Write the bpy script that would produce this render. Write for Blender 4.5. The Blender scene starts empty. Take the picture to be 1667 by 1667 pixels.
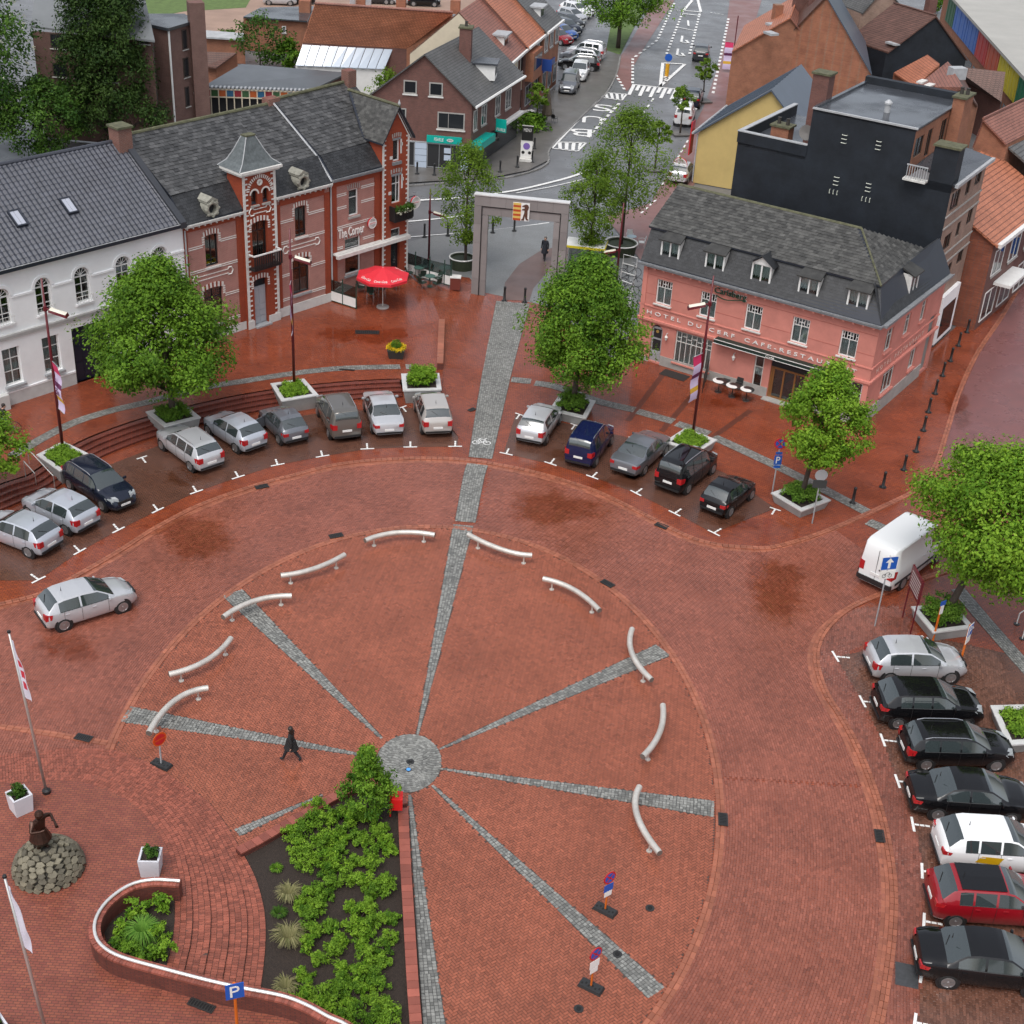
import bpy,bmesh,math,random
import numpy as np
from mathutils import Vector,Matrix,geometry
S=bpy.context.scene
COL=S.collection
R=math.radians
PI=math.pi
rng=np.random.default_rng(7)
random.seed(7)

# ---------------------------------------------------------------- camera
CF,CTH,CRO,CH=2300.0,.53666,.06,36.56
_fw=Vector((0,math.cos(CTH),-math.sin(CTH)))
_rt=Vector((1,0,0))
_up=_rt.cross(_fw)
_r=math.cos(CRO)*_rt+math.sin(CRO)*_up
_u=-math.sin(CRO)*_rt+math.cos(CRO)*_up
cam_d=bpy.data.cameras.new('camera')
cam=bpy.data.objects.new('camera',cam_d)
COL.objects.link(cam)
cam.matrix_world=Matrix(((_r.x,_u.x,-_fw.x,0),(_r.y,_u.y,-_fw.y,0),(_r.z,_u.z,-_fw.z,CH),(0,0,0,1)))
cam_d.sensor_width=36
cam_d.lens=CF/1667*36
cam_d.clip_end=3000
cam_d.clip_start=.5
S.camera=cam
S.render.resolution_x=S.render.resolution_y=1024

# ---------------------------------------------------------------- overcast daylight
SUN_EL,SUN_AZ=62,200
W=bpy.data.worlds.new('World')
S.world=W
W.use_nodes=True
wn=W.node_tree
bg=wn.nodes['Background']
sky=wn.nodes.new('ShaderNodeTexSky')
sky.sky_type='NISHITA'
sky.sun_disc=False
sky.sun_elevation=R(SUN_EL)
sky.sun_rotation=R(SUN_AZ)
sky.air_density=1.0
sky.dust_density=4.0
sky.ozone_density=1.0
hs_=wn.nodes.new('ShaderNodeHueSaturation')
hs_.inputs['Saturation'].default_value=.38
wn.links.new(sky.outputs[0],hs_.inputs['Color'])
wn.links.new(hs_.outputs[0],bg.inputs['Color'])
bg.inputs['Strength'].default_value=.15
sl=bpy.data.lights.new('sun','SUN')
sl.energy=.7
sl.angle=R(30)
sl.color=(1,.98,.95)
so=bpy.data.objects.new('sun',sl)
COL.objects.link(so)
_sd=Vector((math.sin(R(SUN_AZ))*math.cos(R(SUN_EL)),math.cos(R(SUN_AZ))*math.cos(R(SUN_EL)),math.sin(R(SUN_EL))))
so.rotation_euler=_sd.to_track_quat('Z','Y').to_euler()
so.location=(0,40,60)
vs=S.view_settings
vs.view_transform='Standard'
vs.look='None'
vs.exposure=0.52
vs.gamma=1

# ---------------------------------------------------------------- measuring: photo pixel -> point at height z
def G(x,y,z=0.):
    d=_fw+(x-833.5)/CF*_r-(y-833.5)/CF*_u
    t=(z-CH)/d.z
    return Vector((d.x*t,d.y*t,z))
def GP(pts,z=0.):
    return[(lambda g:(g.x,g.y))(G(x,y,z))for x,y in pts]

# ---------------------------------------------------------------- materials
MATS={}
def nd(nt,t,**kw):
    n=nt.nodes.new(t)
    for k,v in kw.items():
        if k in n.inputs:n.inputs[k].default_value=v
        else:setattr(n,k,v)
    return n
def c4(c):return(c[0],c[1],c[2],1)
def mat(name,col,rough=.6,metal=0,spec=.5,coat=0,noise=0,nscale=3,bump=0,bscale=20,tint=0,rnoise=0,emit=0,coords='Object'):
    """Principled material; noise = colour mottling, tint = per-piece tone from the 'tint' attribute, rnoise = patchy gloss"""
    if name in MATS:return MATS[name]
    m=bpy.data.materials.new(name)
    m.use_nodes=True
    nt=m.node_tree
    b=nt.nodes['Principled BSDF']
    b.inputs['Roughness'].default_value=rough
    b.inputs['Metallic'].default_value=metal
    b.inputs['Specular IOR Level'].default_value=spec
    b.inputs['Coat Weight'].default_value=coat
    b.inputs['Coat Roughness'].default_value=.05
    b.inputs['Base Color'].default_value=c4(col)
    L=nt.links.new
    tc=nd(nt,'ShaderNodeTexCoord')if(noise or bump or rnoise)else None
    cur=None
    if noise:
        n1=nd(nt,'ShaderNodeTexNoise',Scale=nscale,Detail=6,Roughness=.65)
        L(tc.outputs[coords],n1.inputs['Vector'])
        mp=nd(nt,'ShaderNodeMapRange')
        mp.inputs[1].default_value=.25;mp.inputs[2].default_value=.75
        mp.inputs[3].default_value=1-noise;mp.inputs[4].default_value=1+noise
        L(n1.outputs[0],mp.inputs[0])
        cur=mp.outputs[0]
    if tint:
        at=nd(nt,'ShaderNodeAttribute',attribute_name='tint')
        mp=nd(nt,'ShaderNodeMapRange')
        mp.inputs[3].default_value=1-tint;mp.inputs[4].default_value=1+tint
        L(at.outputs['Fac'],mp.inputs[0])
        if cur:
            mu=nd(nt,'ShaderNodeMath',operation='MULTIPLY')
            L(cur,mu.inputs[0]);L(mp.outputs[0],mu.inputs[1]);cur=mu.outputs[0]
        else:cur=mp.outputs[0]
    if cur:
        vm=nd(nt,'ShaderNodeVectorMath',operation='SCALE')
        vm.inputs[0].default_value=col[:3]
        L(cur,vm.inputs['Scale'])
        L(vm.outputs[0],b.inputs['Base Color'])
    if rnoise:
        n2=nd(nt,'ShaderNodeTexNoise',Scale=.35,Detail=4,Roughness=.6)
        L(tc.outputs[coords],n2.inputs['Vector'])
        mp=nd(nt,'ShaderNodeMapRange')
        mp.inputs[1].default_value=.35;mp.inputs[2].default_value=.65
        mp.inputs[3].default_value=max(.03,rough-rnoise);mp.inputs[4].default_value=min(1,rough+rnoise)
        L(n2.outputs[0],mp.inputs[0]);L(mp.outputs[0],b.inputs['Roughness'])
    if bump:
        n3=nd(nt,'ShaderNodeTexNoise',Scale=bscale,Detail=4)
        L(tc.outputs[coords],n3.inputs['Vector'])
        bp=nd(nt,'ShaderNodeBump',Strength=bump,Distance=.02)
        L(n3.outputs[0],bp.inputs['Height']);L(bp.outputs[0],b.inputs['Normal'])
    if emit:
        b.inputs['Emission Color'].default_value=c4(col);b.inputs['Emission Strength'].default_value=emit
    MATS[name]=m
    return m
def brickmat(name,c1,c2,mortar,bw=.22,bh=.07,ms=.012,rough=.75,plane='wall',bump=.5,noise=.25,rnoise=0,spec=.4,ns=1.2):
    """running-bond brick: 'wall' uses (x+y, z), 'ground' uses (x, y)"""
    if name in MATS:return MATS[name]
    m=bpy.data.materials.new(name);m.use_nodes=True
    nt=m.node_tree;L=nt.links.new
    b=nt.nodes['Principled BSDF']
    tc=nd(nt,'ShaderNodeTexCoord')
    v=tc.outputs['Object']
    if plane=='wall':
        sx=nd(nt,'ShaderNodeSeparateXYZ');L(v,sx.inputs[0])
        ad=nd(nt,'ShaderNodeMath',operation='ADD');L(sx.outputs[0],ad.inputs[0]);L(sx.outputs[1],ad.inputs[1])
        cx=nd(nt,'ShaderNodeCombineXYZ');L(ad.outputs[0],cx.inputs[0]);L(sx.outputs[2],cx.inputs[1])
        v2=cx.outputs[0]
    else:v2=v
    br=nd(nt,'ShaderNodeTexBrick',Scale=1.0)
    br.inputs['Color1'].default_value=c4(c1);br.inputs['Color2'].default_value=c4(c2);br.inputs['Mortar'].default_value=c4(mortar)
    br.inputs['Mortar Size'].default_value=ms;br.inputs['Brick Width'].default_value=bw;br.inputs['Row Height'].default_value=bh
    br.inputs['Mortar Smooth'].default_value=.2
    L(v2,br.inputs['Vector'])
    n1=nd(nt,'ShaderNodeTexNoise',Scale=ns,Detail=7,Roughness=.7);L(v,n1.inputs['Vector'])
    mp=nd(nt,'ShaderNodeMapRange')
    mp.inputs[1].default_value=.25;mp.inputs[2].default_value=.75;mp.inputs[3].default_value=1-noise;mp.inputs[4].default_value=1+noise
    L(n1.outputs[0],mp.inputs[0])
    vm=nd(nt,'ShaderNodeVectorMath',operation='SCALE');L(br.outputs[0],vm.inputs[0]);L(mp.outputs[0],vm.inputs['Scale'])
    L(vm.outputs[0],b.inputs['Base Color'])
    b.inputs['Roughness'].default_value=rough
    b.inputs['Specular IOR Level'].default_value=spec
    if rnoise:
        n2=nd(nt,'ShaderNodeTexNoise',Scale=.3,Detail=5,Roughness=.6);L(v,n2.inputs['Vector'])
        m2=nd(nt,'ShaderNodeMapRange')
        m2.inputs[1].default_value=.35;m2.inputs[2].default_value=.65;m2.inputs[3].default_value=max(.05,rough-rnoise);m2.inputs[4].default_value=rough+rnoise
        L(n2.outputs[0],m2.inputs[0]);L(m2.outputs[0],b.inputs['Roughness'])
    iv=nd(nt,'ShaderNodeMath',operation='SUBTRACT');iv.inputs[0].default_value=1;L(br.outputs['Fac'],iv.inputs[1])
    bp=nd(nt,'ShaderNodeBump',Strength=bump,Distance=.01);L(iv.outputs[0],bp.inputs['Height']);L(bp.outputs[0],b.inputs['Normal'])
    MATS[name]=m
    return m
def glassmat(name,tint=(.75,.8,.8),fac=.35):
    if name in MATS:return MATS[name]
    m=bpy.data.materials.new(name);m.use_nodes=True
    nt=m.node_tree;L=nt.links.new
    out=nt.nodes['Material Output'];nt.nodes.remove(nt.nodes['Principled BSDF'])
    tr=nd(nt,'ShaderNodeBsdfTransparent');tr.inputs[0].default_value=c4(tint)
    gl=nd(nt,'ShaderNodeBsdfGlossy');gl.inputs['Roughness'].default_value=.03
    lw=nd(nt,'ShaderNodeLayerWeight',Blend=.35)
    mx=nd(nt,'ShaderNodeMath',operation='MULTIPLY_ADD');L(lw.outputs['Fresnel'],mx.inputs[0]);mx.inputs[1].default_value=.8;mx.inputs[2].default_value=.06
    ms=nd(nt,'ShaderNodeMixShader');L(mx.outputs[0],ms.inputs[0]);L(tr.outputs[0],ms.inputs[1]);L(gl.outputs[0],ms.inputs[2])
    L(ms.outputs[0],out.inputs[0])
    MATS[name]=m
    return m
def leafmat(name,c1,c2,trans=.17):
    if name in MATS:return MATS[name]
    m=bpy.data.materials.new(name);m.use_nodes=True
    nt=m.node_tree;L=nt.links.new
    b=nt.nodes['Principled BSDF'];out=nt.nodes['Material Output']
    at=nd(nt,'ShaderNodeAttribute',attribute_name='tint')
    mx=nd(nt,'ShaderNodeMix',data_type='RGBA')
    mx.inputs[6].default_value=c4(c1);mx.inputs[7].default_value=c4(c2)
    L(at.outputs['Fac'],mx.inputs[0])
    L(mx.outputs[2],b.inputs['Base Color'])
    b.inputs['Roughness'].default_value=.5
    b.inputs['Specular IOR Level'].default_value=.12
    tl=nd(nt,'ShaderNodeBsdfTranslucent')
    vm=nd(nt,'ShaderNodeVectorMath',operation='MULTIPLY');vm.inputs[1].default_value=(1.3,1.35,.5);L(mx.outputs[2],vm.inputs[0]);L(vm.outputs[0],tl.inputs[0])
    ms=nd(nt,'ShaderNodeMixShader');ms.inputs[0].default_value=trans
    L(b.outputs[0],ms.inputs[1]);L(tl.outputs[0],ms.inputs[2]);L(ms.outputs[0],out.inputs[0])
    MATS[name]=m
    return m

# ---------------------------------------------------------------- mesh building
class MB:
    def __init__(s,xf=None):
        s.v=[];s.f=[];s.t=[];s.m=[];s.xf=xf;s.tint=None;s.mi=0
    def add(s,vs,fs):
        o=len(s.v)
        if s.xf:vs=[s.xf(p)for p in vs]
        s.v.extend([tuple(p)for p in vs]);s.f.extend([tuple(i+o for i in f)for f in fs])
        s.t.extend([.5 if s.tint is None else s.tint]*len(fs));s.m.extend([s.mi]*len(fs))
        return s
    def box(s,x0,x1,y0,y1,z0,z1):
        return s.add([(x0,y0,z0),(x1,y0,z0),(x1,y1,z0),(x0,y1,z0),(x0,y0,z1),(x1,y0,z1),(x1,y1,z1),(x0,y1,z1)],
                     [(0,3,2,1),(4,5,6,7),(0,1,5,4),(1,2,6,5),(2,3,7,6),(3,0,4,7)])
    def obox(s,c,sx,sy,sz,rz=0):
        """box centred in x,y at c, standing on c.z"""
        ca,sa=math.cos(rz),math.sin(rz)
        p=[]
        for z in(0,sz):
            for a,b in((-1,-1),(1,-1),(1,1),(-1,1)):
                x,y=a*sx/2,b*sy/2
                p.append((c[0]+x*ca-y*sa,c[1]+x*sa+y*ca,c[2]+z))
        return s.add(p,[(0,3,2,1),(4,5,6,7),(0,1,5,4),(1,2,6,5),(2,3,7,6),(3,0,4,7)])
    def quad(s,*p):return s.add(p,[tuple(range(len(p)))])
    def prism(s,poly,z0,z1,top=True,bot=True):
        n=len(poly)
        a=sum(poly[i][0]*poly[(i+1)%n][1]-poly[(i+1)%n][0]*poly[i][1]for i in range(n))
        if a<0:poly=poly[::-1]
        zz0=z0 if hasattr(z0,'__len__')else[z0]*n
        zz1=z1 if hasattr(z1,'__len__')else[z1]*n
        vs=[(p[0],p[1],z)for p,z in zip(poly,zz0)]+[(p[0],p[1],z)for p,z in zip(poly,zz1)]
        fs=[(i,(i+1)%n,(i+1)%n+n,i+n)for i in range(n)]
        if n<=4:
            if top:fs.append(tuple(range(n,2*n)))
            if bot:fs.append(tuple(range(n-1,-1,-1)))
        else:
            tr=geometry.tessellate_polygon([[Vector((p[0],p[1],0))for p in poly]])
            for t in tr:
                a_,b_,c_=[poly[i]for i in t]
                if(b_[0]-a_[0])*(c_[1]-a_[1])-(c_[0]-a_[0])*(b_[1]-a_[1])<0:t=t[::-1]
                if top:fs.append(tuple(i+n for i in t))
                if bot:fs.append(tuple(t[::-1]))
        return s.add(vs,fs)
    def tube(s,path,r,n=8,caps=True,closed=False):
        P=[Vector(p)for p in path];m=len(P)
        rr=r if hasattr(r,'__len__')else[r]*m
        vs=[];prev=None
        for i in range(m):
            if closed:t=P[(i+1)%m]-P[i-1]
            else:t=P[min(i+1,m-1)]-P[max(i-1,0)]
            t.normalize()
            if prev is None:
                a=Vector((0,0,1))if abs(t.z)<.9 else Vector((1,0,0))
                nrm=a.cross(t).normalized()
            else:
                nrm=(prev-t*prev.dot(t)).normalized()
            prev=nrm;bn=t.cross(nrm)
            for k in range(n):
                q=2*PI*k/n
                vs.append(tuple(P[i]+(nrm*math.cos(q)+bn*math.sin(q))*rr[i]))
        fs=[]
        for i in range(m if closed else m-1):
            j=(i+1)%m
            for k in range(n):fs.append((i*n+k,i*n+(k+1)%n,j*n+(k+1)%n,j*n+k))
        if caps and not closed:
            fs.append(tuple(range(n-1,-1,-1)));fs.append(tuple((m-1)*n+k for k in range(n)))
        return s.add(vs,fs)
    def lathe(s,prof,n=16,c=(0,0,0),sx=1,sy=1):
        vs=[];m=len(prof)
        for r_,z in prof:
            for k in range(n):
                q=2*PI*k/n
                vs.append((c[0]+r_*sx*math.cos(q),c[1]+r_*sy*math.sin(q),c[2]+z))
        fs=[(i*n+k,i*n+(k+1)%n,(i+1)*n+(k+1)%n,(i+1)*n+k)for i in range(m-1)for k in range(n)]
        fs.append(tuple(range(n-1,-1,-1)));fs.append(tuple((m-1)*n+k for k in range(n)))
        return s.add(vs,fs)
    def build(s,name,m,parent=None,smooth=False,kind=None):
        return mk(name,s.v,s.f,m,parent,smooth,kind,s.t if any(t!=.5 for t in s.t)else None,s.m)
def mk(name,v,f,m,parent=None,smooth=False,kind=None,tint=None,mi=None):
    me=bpy.data.meshes.new(name)
    me.from_pydata([tuple(p)for p in v],[],f)
    me.update()
    ms=m if isinstance(m,(list,tuple))else[m]
    for q in ms:me.materials.append(q)
    if len(ms)>1 and mi is not None:me.polygons.foreach_set('material_index',np.array(mi,dtype=np.int32))
    if tint is not None:
        at=me.attributes.new('tint','FLOAT','FACE')
        at.data.foreach_set('value',np.array(tint,dtype=np.float32))
    if smooth:me.polygons.foreach_set('use_smooth',np.ones(len(me.polygons),dtype=bool))
    return link(name,me,parent,kind)
def link(name,me,parent=None,kind=None):
    o=bpy.data.objects.new(name,me);COL.objects.link(o)
    if parent is not None:o.parent=parent
    if kind:o['kind']=kind
    return o
def mknp(name,V,Q,m,parent=None,kind=None,tint=None,smooth=False):
    """fast mesh of quads from numpy arrays"""
    me=bpy.data.meshes.new(name)
    nv,nf,k=len(V),len(Q),Q.shape[1]
    me.vertices.add(nv);me.vertices.foreach_set('co',V.astype(np.float32).ravel())
    me.loops.add(nf*k);me.loops.foreach_set('vertex_index',Q.astype(np.int32).ravel())
    me.polygons.add(nf);me.polygons.foreach_set('loop_start',np.arange(0,nf*k,k,dtype=np.int32))
    me.update(calc_edges=True)
    me.materials.append(m)
    if tint is not None:
        at=me.attributes.new('tint','FLOAT','FACE');at.data.foreach_set('value',tint.astype(np.float32))
    me.polygons.foreach_set('use_smooth',np.full(nf,smooth,dtype=bool))
    return link(name,me,parent,kind)
def tag(o,label=None,cat=None,group=None,kind=None):
    if label:o['label']=label
    if cat:o['category']=cat
    if group:o['group']=group
    if kind:o['kind']=kind
    return o
def thing(name,label,cat,loc=(0,0,0),rz=0,group=None):
    o=bpy.data.objects.new(name,None);COL.objects.link(o)
    o.location=loc;o.rotation_euler=(0,0,rz);o.empty_display_size=.3
    return tag(o,label,cat,group)
def kids(o):return[c for c in COL.objects if c.parent==o]
def copy_tree(o,parent=None,reg=None):
    c=o.copy();COL.objects.link(c);c.parent=parent
    for ch in o.children:copy_tree(ch,c)
    return c
def smooth_by_angle(o,deg=35):
    me=o.data
    me.polygons.foreach_set('use_smooth',np.ones(len(me.polygons),dtype=bool))
    me.set_sharp_from_angle(angle=R(deg))if hasattr(me,'set_sharp_from_angle')else None
    return o
_TXT={}
def text_mesh(body,depth=.01,shear=0):
    key=(body,depth,shear)
    if key in _TXT:return _TXT[key]
    cu=bpy.data.curves.new('txt','FONT');cu.body=body;cu.extrude=depth/2;cu.shear=shear;cu.resolution_u=3
    o=bpy.data.objects.new('txt',cu);COL.objects.link(o)
    dg=bpy.context.evaluated_depsgraph_get()
    me=bpy.data.meshes.new_from_object(o.evaluated_get(dg))
    v=[tuple(q.co)for q in me.vertices];f=[tuple(p.vertices)for p in me.polygons]
    bpy.data.objects.remove(o);bpy.data.curves.remove(cu);bpy.data.meshes.remove(me)
    _TXT[key]=(v,f)
    return v,f
def lettering(body,x0,x1,z0,z1,fn,m,parent,name='lettering',depth=.02,shear=0):
    """flat letters fitted to x0..x1, z0..z1; fn(x, d, z) places them, d is the distance out of the surface"""
    v,f=text_mesh(body,depth,shear)
    a=np.array(v);mn=a.min(0);mx=a.max(0)
    sx=(x1-x0)/(mx[0]-mn[0]);sz=(z1-z0)/(mx[1]-mn[1])
    vv=[fn(x0+(p[0]-mn[0])*sx,p[2]-mn[2],z0+(p[1]-mn[1])*sz)for p in v]
    return mk(name,vv,f,m,parent)
# ================================================================ setting: ground, paving, kerbs, steps
RED1,RED2=(.27,.075,.045),(.20,.055,.04)
M_pave=brickmat('wet_red_paving',RED1,RED2,(.09,.035,.025),.21,.105,.012,rough=.36,plane='ground',bump=.35,noise=.3,rnoise=.2,spec=.5,ns=.5)
M_terr=brickmat('wet_terrace_paving',(.29,.066,.026),(.21,.048,.023),(.085,.026,.017),.21,.105,.012,rough=.2,plane='ground',bump=.3,noise=.3,rnoise=.14,spec=.5,ns=.5)
M_park=brickmat('dark_parking_paving',(.135,.058,.036),(.105,.047,.032),(.045,.025,.02),.21,.105,.012,rough=.26,plane='ground',bump=.25,noise=.25,rnoise=.14,spec=.5,ns=.6)
M_street=brickmat('pink_street_paving',(.22,.085,.08),(.185,.075,.072),(.1,.045,.04),.21,.105,.012,rough=.3,plane='ground',bump=.3,noise=.2,rnoise=.12,spec=.5)
M_brick=mat('plaza_brick',(.275,.084,.047),.34,tint=.26,noise=.2,nscale=.4,rnoise=.12,bump=.15,bscale=60)
M_rbrick=mat('road_brick',(.235,.08,.053),.21,tint=.26,noise=.24,nscale=.3,rnoise=.16,bump=.15,bscale=60)
M_abrick=mat('apron_brick',(.19,.066,.045),.34,tint=.35,noise=.25,nscale=.4,rnoise=.16)
M_kerb=mat('orange_kerb_brick',(.29,.1,.058),.36,tint=.2,noise=.25,nscale=.6,rnoise=.12)
M_sett=mat('grey_granite_sett',(.2,.2,.185),.42,tint=.38,noise=.2,nscale=.7,rnoise=.1)
M_joint=mat('dark_joint',(.075,.04,.03),.55,noise=.3,nscale=1)
M_gjoint=mat('grey_joint',(.07,.07,.066),.55,noise=.3,nscale=1)
M_asph=mat('wet_asphalt',(.135,.137,.142),.36,noise=.18,nscale=.25,rnoise=.12,bump=.2,bscale=25)
M_grey_pave=mat('grey_pavement',(.115,.108,.1),.42,noise=.22,nscale=.5,rnoise=.12,bump=.2,bscale=12)
M_pink_lane=mat('pink_cycle_lane',(.2,.1,.09),.4,noise=.15,nscale=.6,rnoise=.1)
M_mark=mat('white_road_paint',(.72,.72,.7),.5,noise=.12,nscale=5)
M_iron=mat('cast_iron',(.022,.022,.022),.45,noise=.3,nscale=9)
M_soil=mat('bark_mulch_soil',(.026,.017,.012),.85,noise=.5,nscale=14,bump=1,bscale=26)
M_grass=mat('grass',(.09,.14,.035),.8,noise=.35,nscale=1.2,bump=.6,bscale=18)
M_dirt=mat('dirt_lot',(.3,.2,.15),.7,noise=.25,nscale=.25)
def sheet(name,poly,z,m,kind='structure'):
    """a flat sheet; z may be one height or one per corner"""
    zz=z if hasattr(z,'__len__')else[z]*len(poly)
    tr=geometry.tessellate_polygon([[Vector((p[0],p[1],0))for p in poly]])
    fs=[]
    for t in tr:
        a,b,c=[poly[i]for i in t]
        if(b[0]-a[0])*(c[1]-a[1])-(c[0]-a[0])*(b[1]-a[1])<0:t=t[::-1]
        fs.append(tuple(t))
    return mk(name,[(p[0],p[1],q)for p,q in zip(poly,zz)],fs,m,None,False,kind)
def inpoly(X,Y,poly):
    c=np.zeros(X.shape,bool);n=len(poly)
    for i in range(n):
        x1,y1=poly[i];x2,y2=poly[i-1]
        if y1==y2:continue
        k=((y1>Y)!=(y2>Y))&(X<(x2-x1)*(Y-y1)/(y2-y1)+x1)
        c^=k
    return c
def resample(pts,step):
    P=np.array([(p[0],p[1])for p in pts],float)
    # Catmull-Rom smoothing, then even spacing
    Q=[]
    n=len(P)
    for i in range(n-1):
        p0,p1,p2,p3=P[max(i-1,0)],P[i],P[i+1],P[min(i+2,n-1)]
        for t in np.linspace(0,1,12,endpoint=False):
            Q.append(.5*((2*p1)+(-p0+p2)*t+(2*p0-5*p1+4*p2-p3)*t*t+(-p0+3*p1-3*p2+p3)*t**3))
    Q.append(P[-1]);Q=np.array(Q)
    d=np.r_[0,np.cumsum(np.linalg.norm(np.diff(Q,axis=0),axis=1))]
    k=max(2,int(round(d[-1]/step))+1)
    s=np.linspace(0,d[-1],k)
    return np.c_[np.interp(s,d,Q[:,0]),np.interp(s,d,Q[:,1])]
def blocks(name,C,A,Lx,Ly,z0,h,m,kind='stuff',parent=None,tilt=.0015,tint=None):
    """many paving pieces in one mesh: centres C (n,2), angles A, sizes Lx, Ly"""
    n=len(C)
    if n==0:return None
    Lx=np.broadcast_to(Lx,n);Ly=np.broadcast_to(Ly,n)
    sx=np.array([-1,1,1,-1])*.5;sy=np.array([-1,-1,1,1])*.5
    ca,sa=np.cos(A)[:,None],np.sin(A)[:,None]
    V=np.zeros((n,8,3))
    for k,sh in((0,1.0),(4,.93)):
        x=Lx[:,None]*sx*sh;y=Ly[:,None]*sy*sh
        V[:,k:k+4,0]=C[:,:1]+x*ca-y*sa;V[:,k:k+4,1]=C[:,1:2]+x*sa+y*ca
    zz=np.broadcast_to(z0,n)
    V[:,:4,2]=zz[:,None]
    V[:,4:,2]=zz[:,None]+h+rng.normal(0,tilt,(n,4))+rng.normal(0,tilt,(n,1))
    base=(np.arange(n)*8)[:,None,None]
    F=np.array([[4,5,6,7],[0,1,5,4],[1,2,6,5],[2,3,7,6],[3,0,4,7]])[None]
    Q=(base+F).reshape(-1,4)
    t=rng.random(n)if tint is None else tint
    return mknp(name,V.reshape(-1,3),Q,m,parent,kind,np.repeat(t,5))
def setts_along(name,pts,w,z,m=M_sett,sz=.125,joint=M_gjoint,w2=None,zf=None):
    """a band of granite setts following a polyline; w..w2 = width at start and end"""
    P=resample(pts,sz);n=len(P)
    T=np.gradient(P,axis=0);T/=np.linalg.norm(T,axis=1)[:,None]
    N=np.c_[-T[:,1],T[:,0]]
    ww=np.linspace(w,w if w2 is None else w2,n)
    C=[];A=[];LY=[]
    for i in range(n):
        k=max(1,int(round(ww[i]/sz)))
        for j in range(k):
            o=((j+.5)/k-.5)*ww[i]
            C.append(P[i]+N[i]*o+T[i]*((j%2)*.5*sz*0+rng.normal(0,.006)));A.append(math.atan2(T[i,1],T[i,0])+rng.normal(0,.05));LY.append(ww[i]/k)
    C=np.array(C);A=np.array(A);LY=np.array(LY)
    zs=z if zf is None else np.array([zf(c)for c in C])
    s=blocks(name,C,A,sz*.9*rng.uniform(.88,1.05,len(C)),LY*.9*rng.uniform(.9,1.04,len(C)),zs,.012,m,'structure',tilt=.003)
    L_=[tuple(p+q*a/2)for p,q,a in zip(P,N,ww+.03)];R_=[tuple(p-q*a/2)for p,q,a in zip(P,N,ww+.03)]
    mb=MB()
    for i in range(n-1):
        zq=[z if zf is None else zf(q)for q in(L_[i],R_[i],R_[i+1],L_[i+1])]
        mb.quad(*[(q[0],q[1],b+.003)for q,b in zip((L_[i],R_[i],R_[i+1],L_[i+1]),zq)])
    mb.build('sett_bed',joint,s)
    return s
def kerb(name,pts,w,z0,h,m=M_kerb,piece=.3,closed=False):
    P=resample(pts,piece)
    mid=(P[:-1]+P[1:])/2;D=P[1:]-P[:-1];ln=np.linalg.norm(D,axis=1)
    A=np.arctan2(D[:,1],D[:,0])
    k=max(1,int(round(w/.15)))
    Cs=[];As=[];Ls=[]
    N=np.c_[-D[:,1],D[:,0]]/ln[:,None]
    for j in range(k):
        Cs.append(mid+N*(((j+.5)/k-.5)*w));As.append(A);Ls.append(ln*.985)
    return blocks(name,np.concatenate(Cs),np.concatenate(As),np.concatenate(Ls),w/k*.96,z0,h,m,'structure',tilt=.0015)
# base ground out to the horizon
sheet('ground',[(-700,-60),(700,-60),(700,900),(-700,900)],-.06,M_asph)
# brick paved square
sheet('square_paving',[(-60,18),(60,18),(62,92),(36,100),(27,86),(20,76),(8,83),(5,92),(-6,91),(-30,96),(-60,70)],-.004,M_terr)
EC,EA,EB=np.array([-3.18,42.33]),11.62,17.11
def ell(t,o=0.):return(EC[0]+(EA+o)*math.cos(t),EC[1]+(EB+o)*math.sin(t))
TERR=.5
POD=.4
# --- outer kerb of the ring road (photo points)
K_L=[(-60,1000),(0,985),(71,966),(141,929),(202,893),(252,861),(328,822),(420,790),(476,775),(556,756),(665,747),(753,749),(820,759),(876,771),(921,784),(976,803),(1052,840),(1115,872),(1165,887),(1220,892),(1256,892),(1312,877),(1368,856),(1438,825),(1494,797),(1511,776),(1525,754),(1542,701),(1560,643),(1589,579),(1630,517),(1659,468),(1700,400)]
K_R=[(1640,905),(1560,925),(1500,943),(1438,966),(1382,991),(1346,1023),(1330,1056),(1331,1090),(1345,1130),(1366,1163),(1387,1200),(1410,1252),(1433,1320),(1448,1390),(1455,1457),(1452,1530),(1443,1603),(1431,1667),(1405,1760)]
kl=GP(K_L);kr=GP(K_R)
bed_px=[(561,1281),(585,1273),(622,1270),(645,1287),(664,1312),(664,1320),(690,1667),(700,1760),(420,1700),(425,1609),(431,1560),(433,1516),(429,1475),(415,1428),(393,1387),(375,1380)]
bed=GP(bed_px[:8],.26)+GP(bed_px[8:-1])+GP(bed_px[-1:],.26)
# podium (statue terrace): inner edge and foot of the steps
POD_IN=[(-80,1300),(0,1277),(73,1270),(131,1272),(175,1286),(219,1309),(248,1342),(271,1377),(281,1413),(284,1450),(284,1495),(279,1539),(270,1571),(262,1620)]
POD_OUT=[(-80,1250),(0,1232),(93,1222),(175,1222),(234,1240),(292,1275),(336,1305),(365,1340),(393,1387),(415,1428),(429,1475),(433,1516),(431,1560),(425,1609),(418,1660)]
pin=resample(GP(POD_IN,POD),.5);
pout=resample(GP(POD_OUT),.5)
_n=90
pin=np.array([pin[int(round(i*(len(pin)-1)/_n))]for i in range(_n+1)]);pout=np.array([pout[int(round(i*(len(pout)-1)/_n))]for i in range(_n+1)])
pod_poly=[tuple(p)for p in pout]+[(-6,24),(-30,24),(-30,44)]
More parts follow.
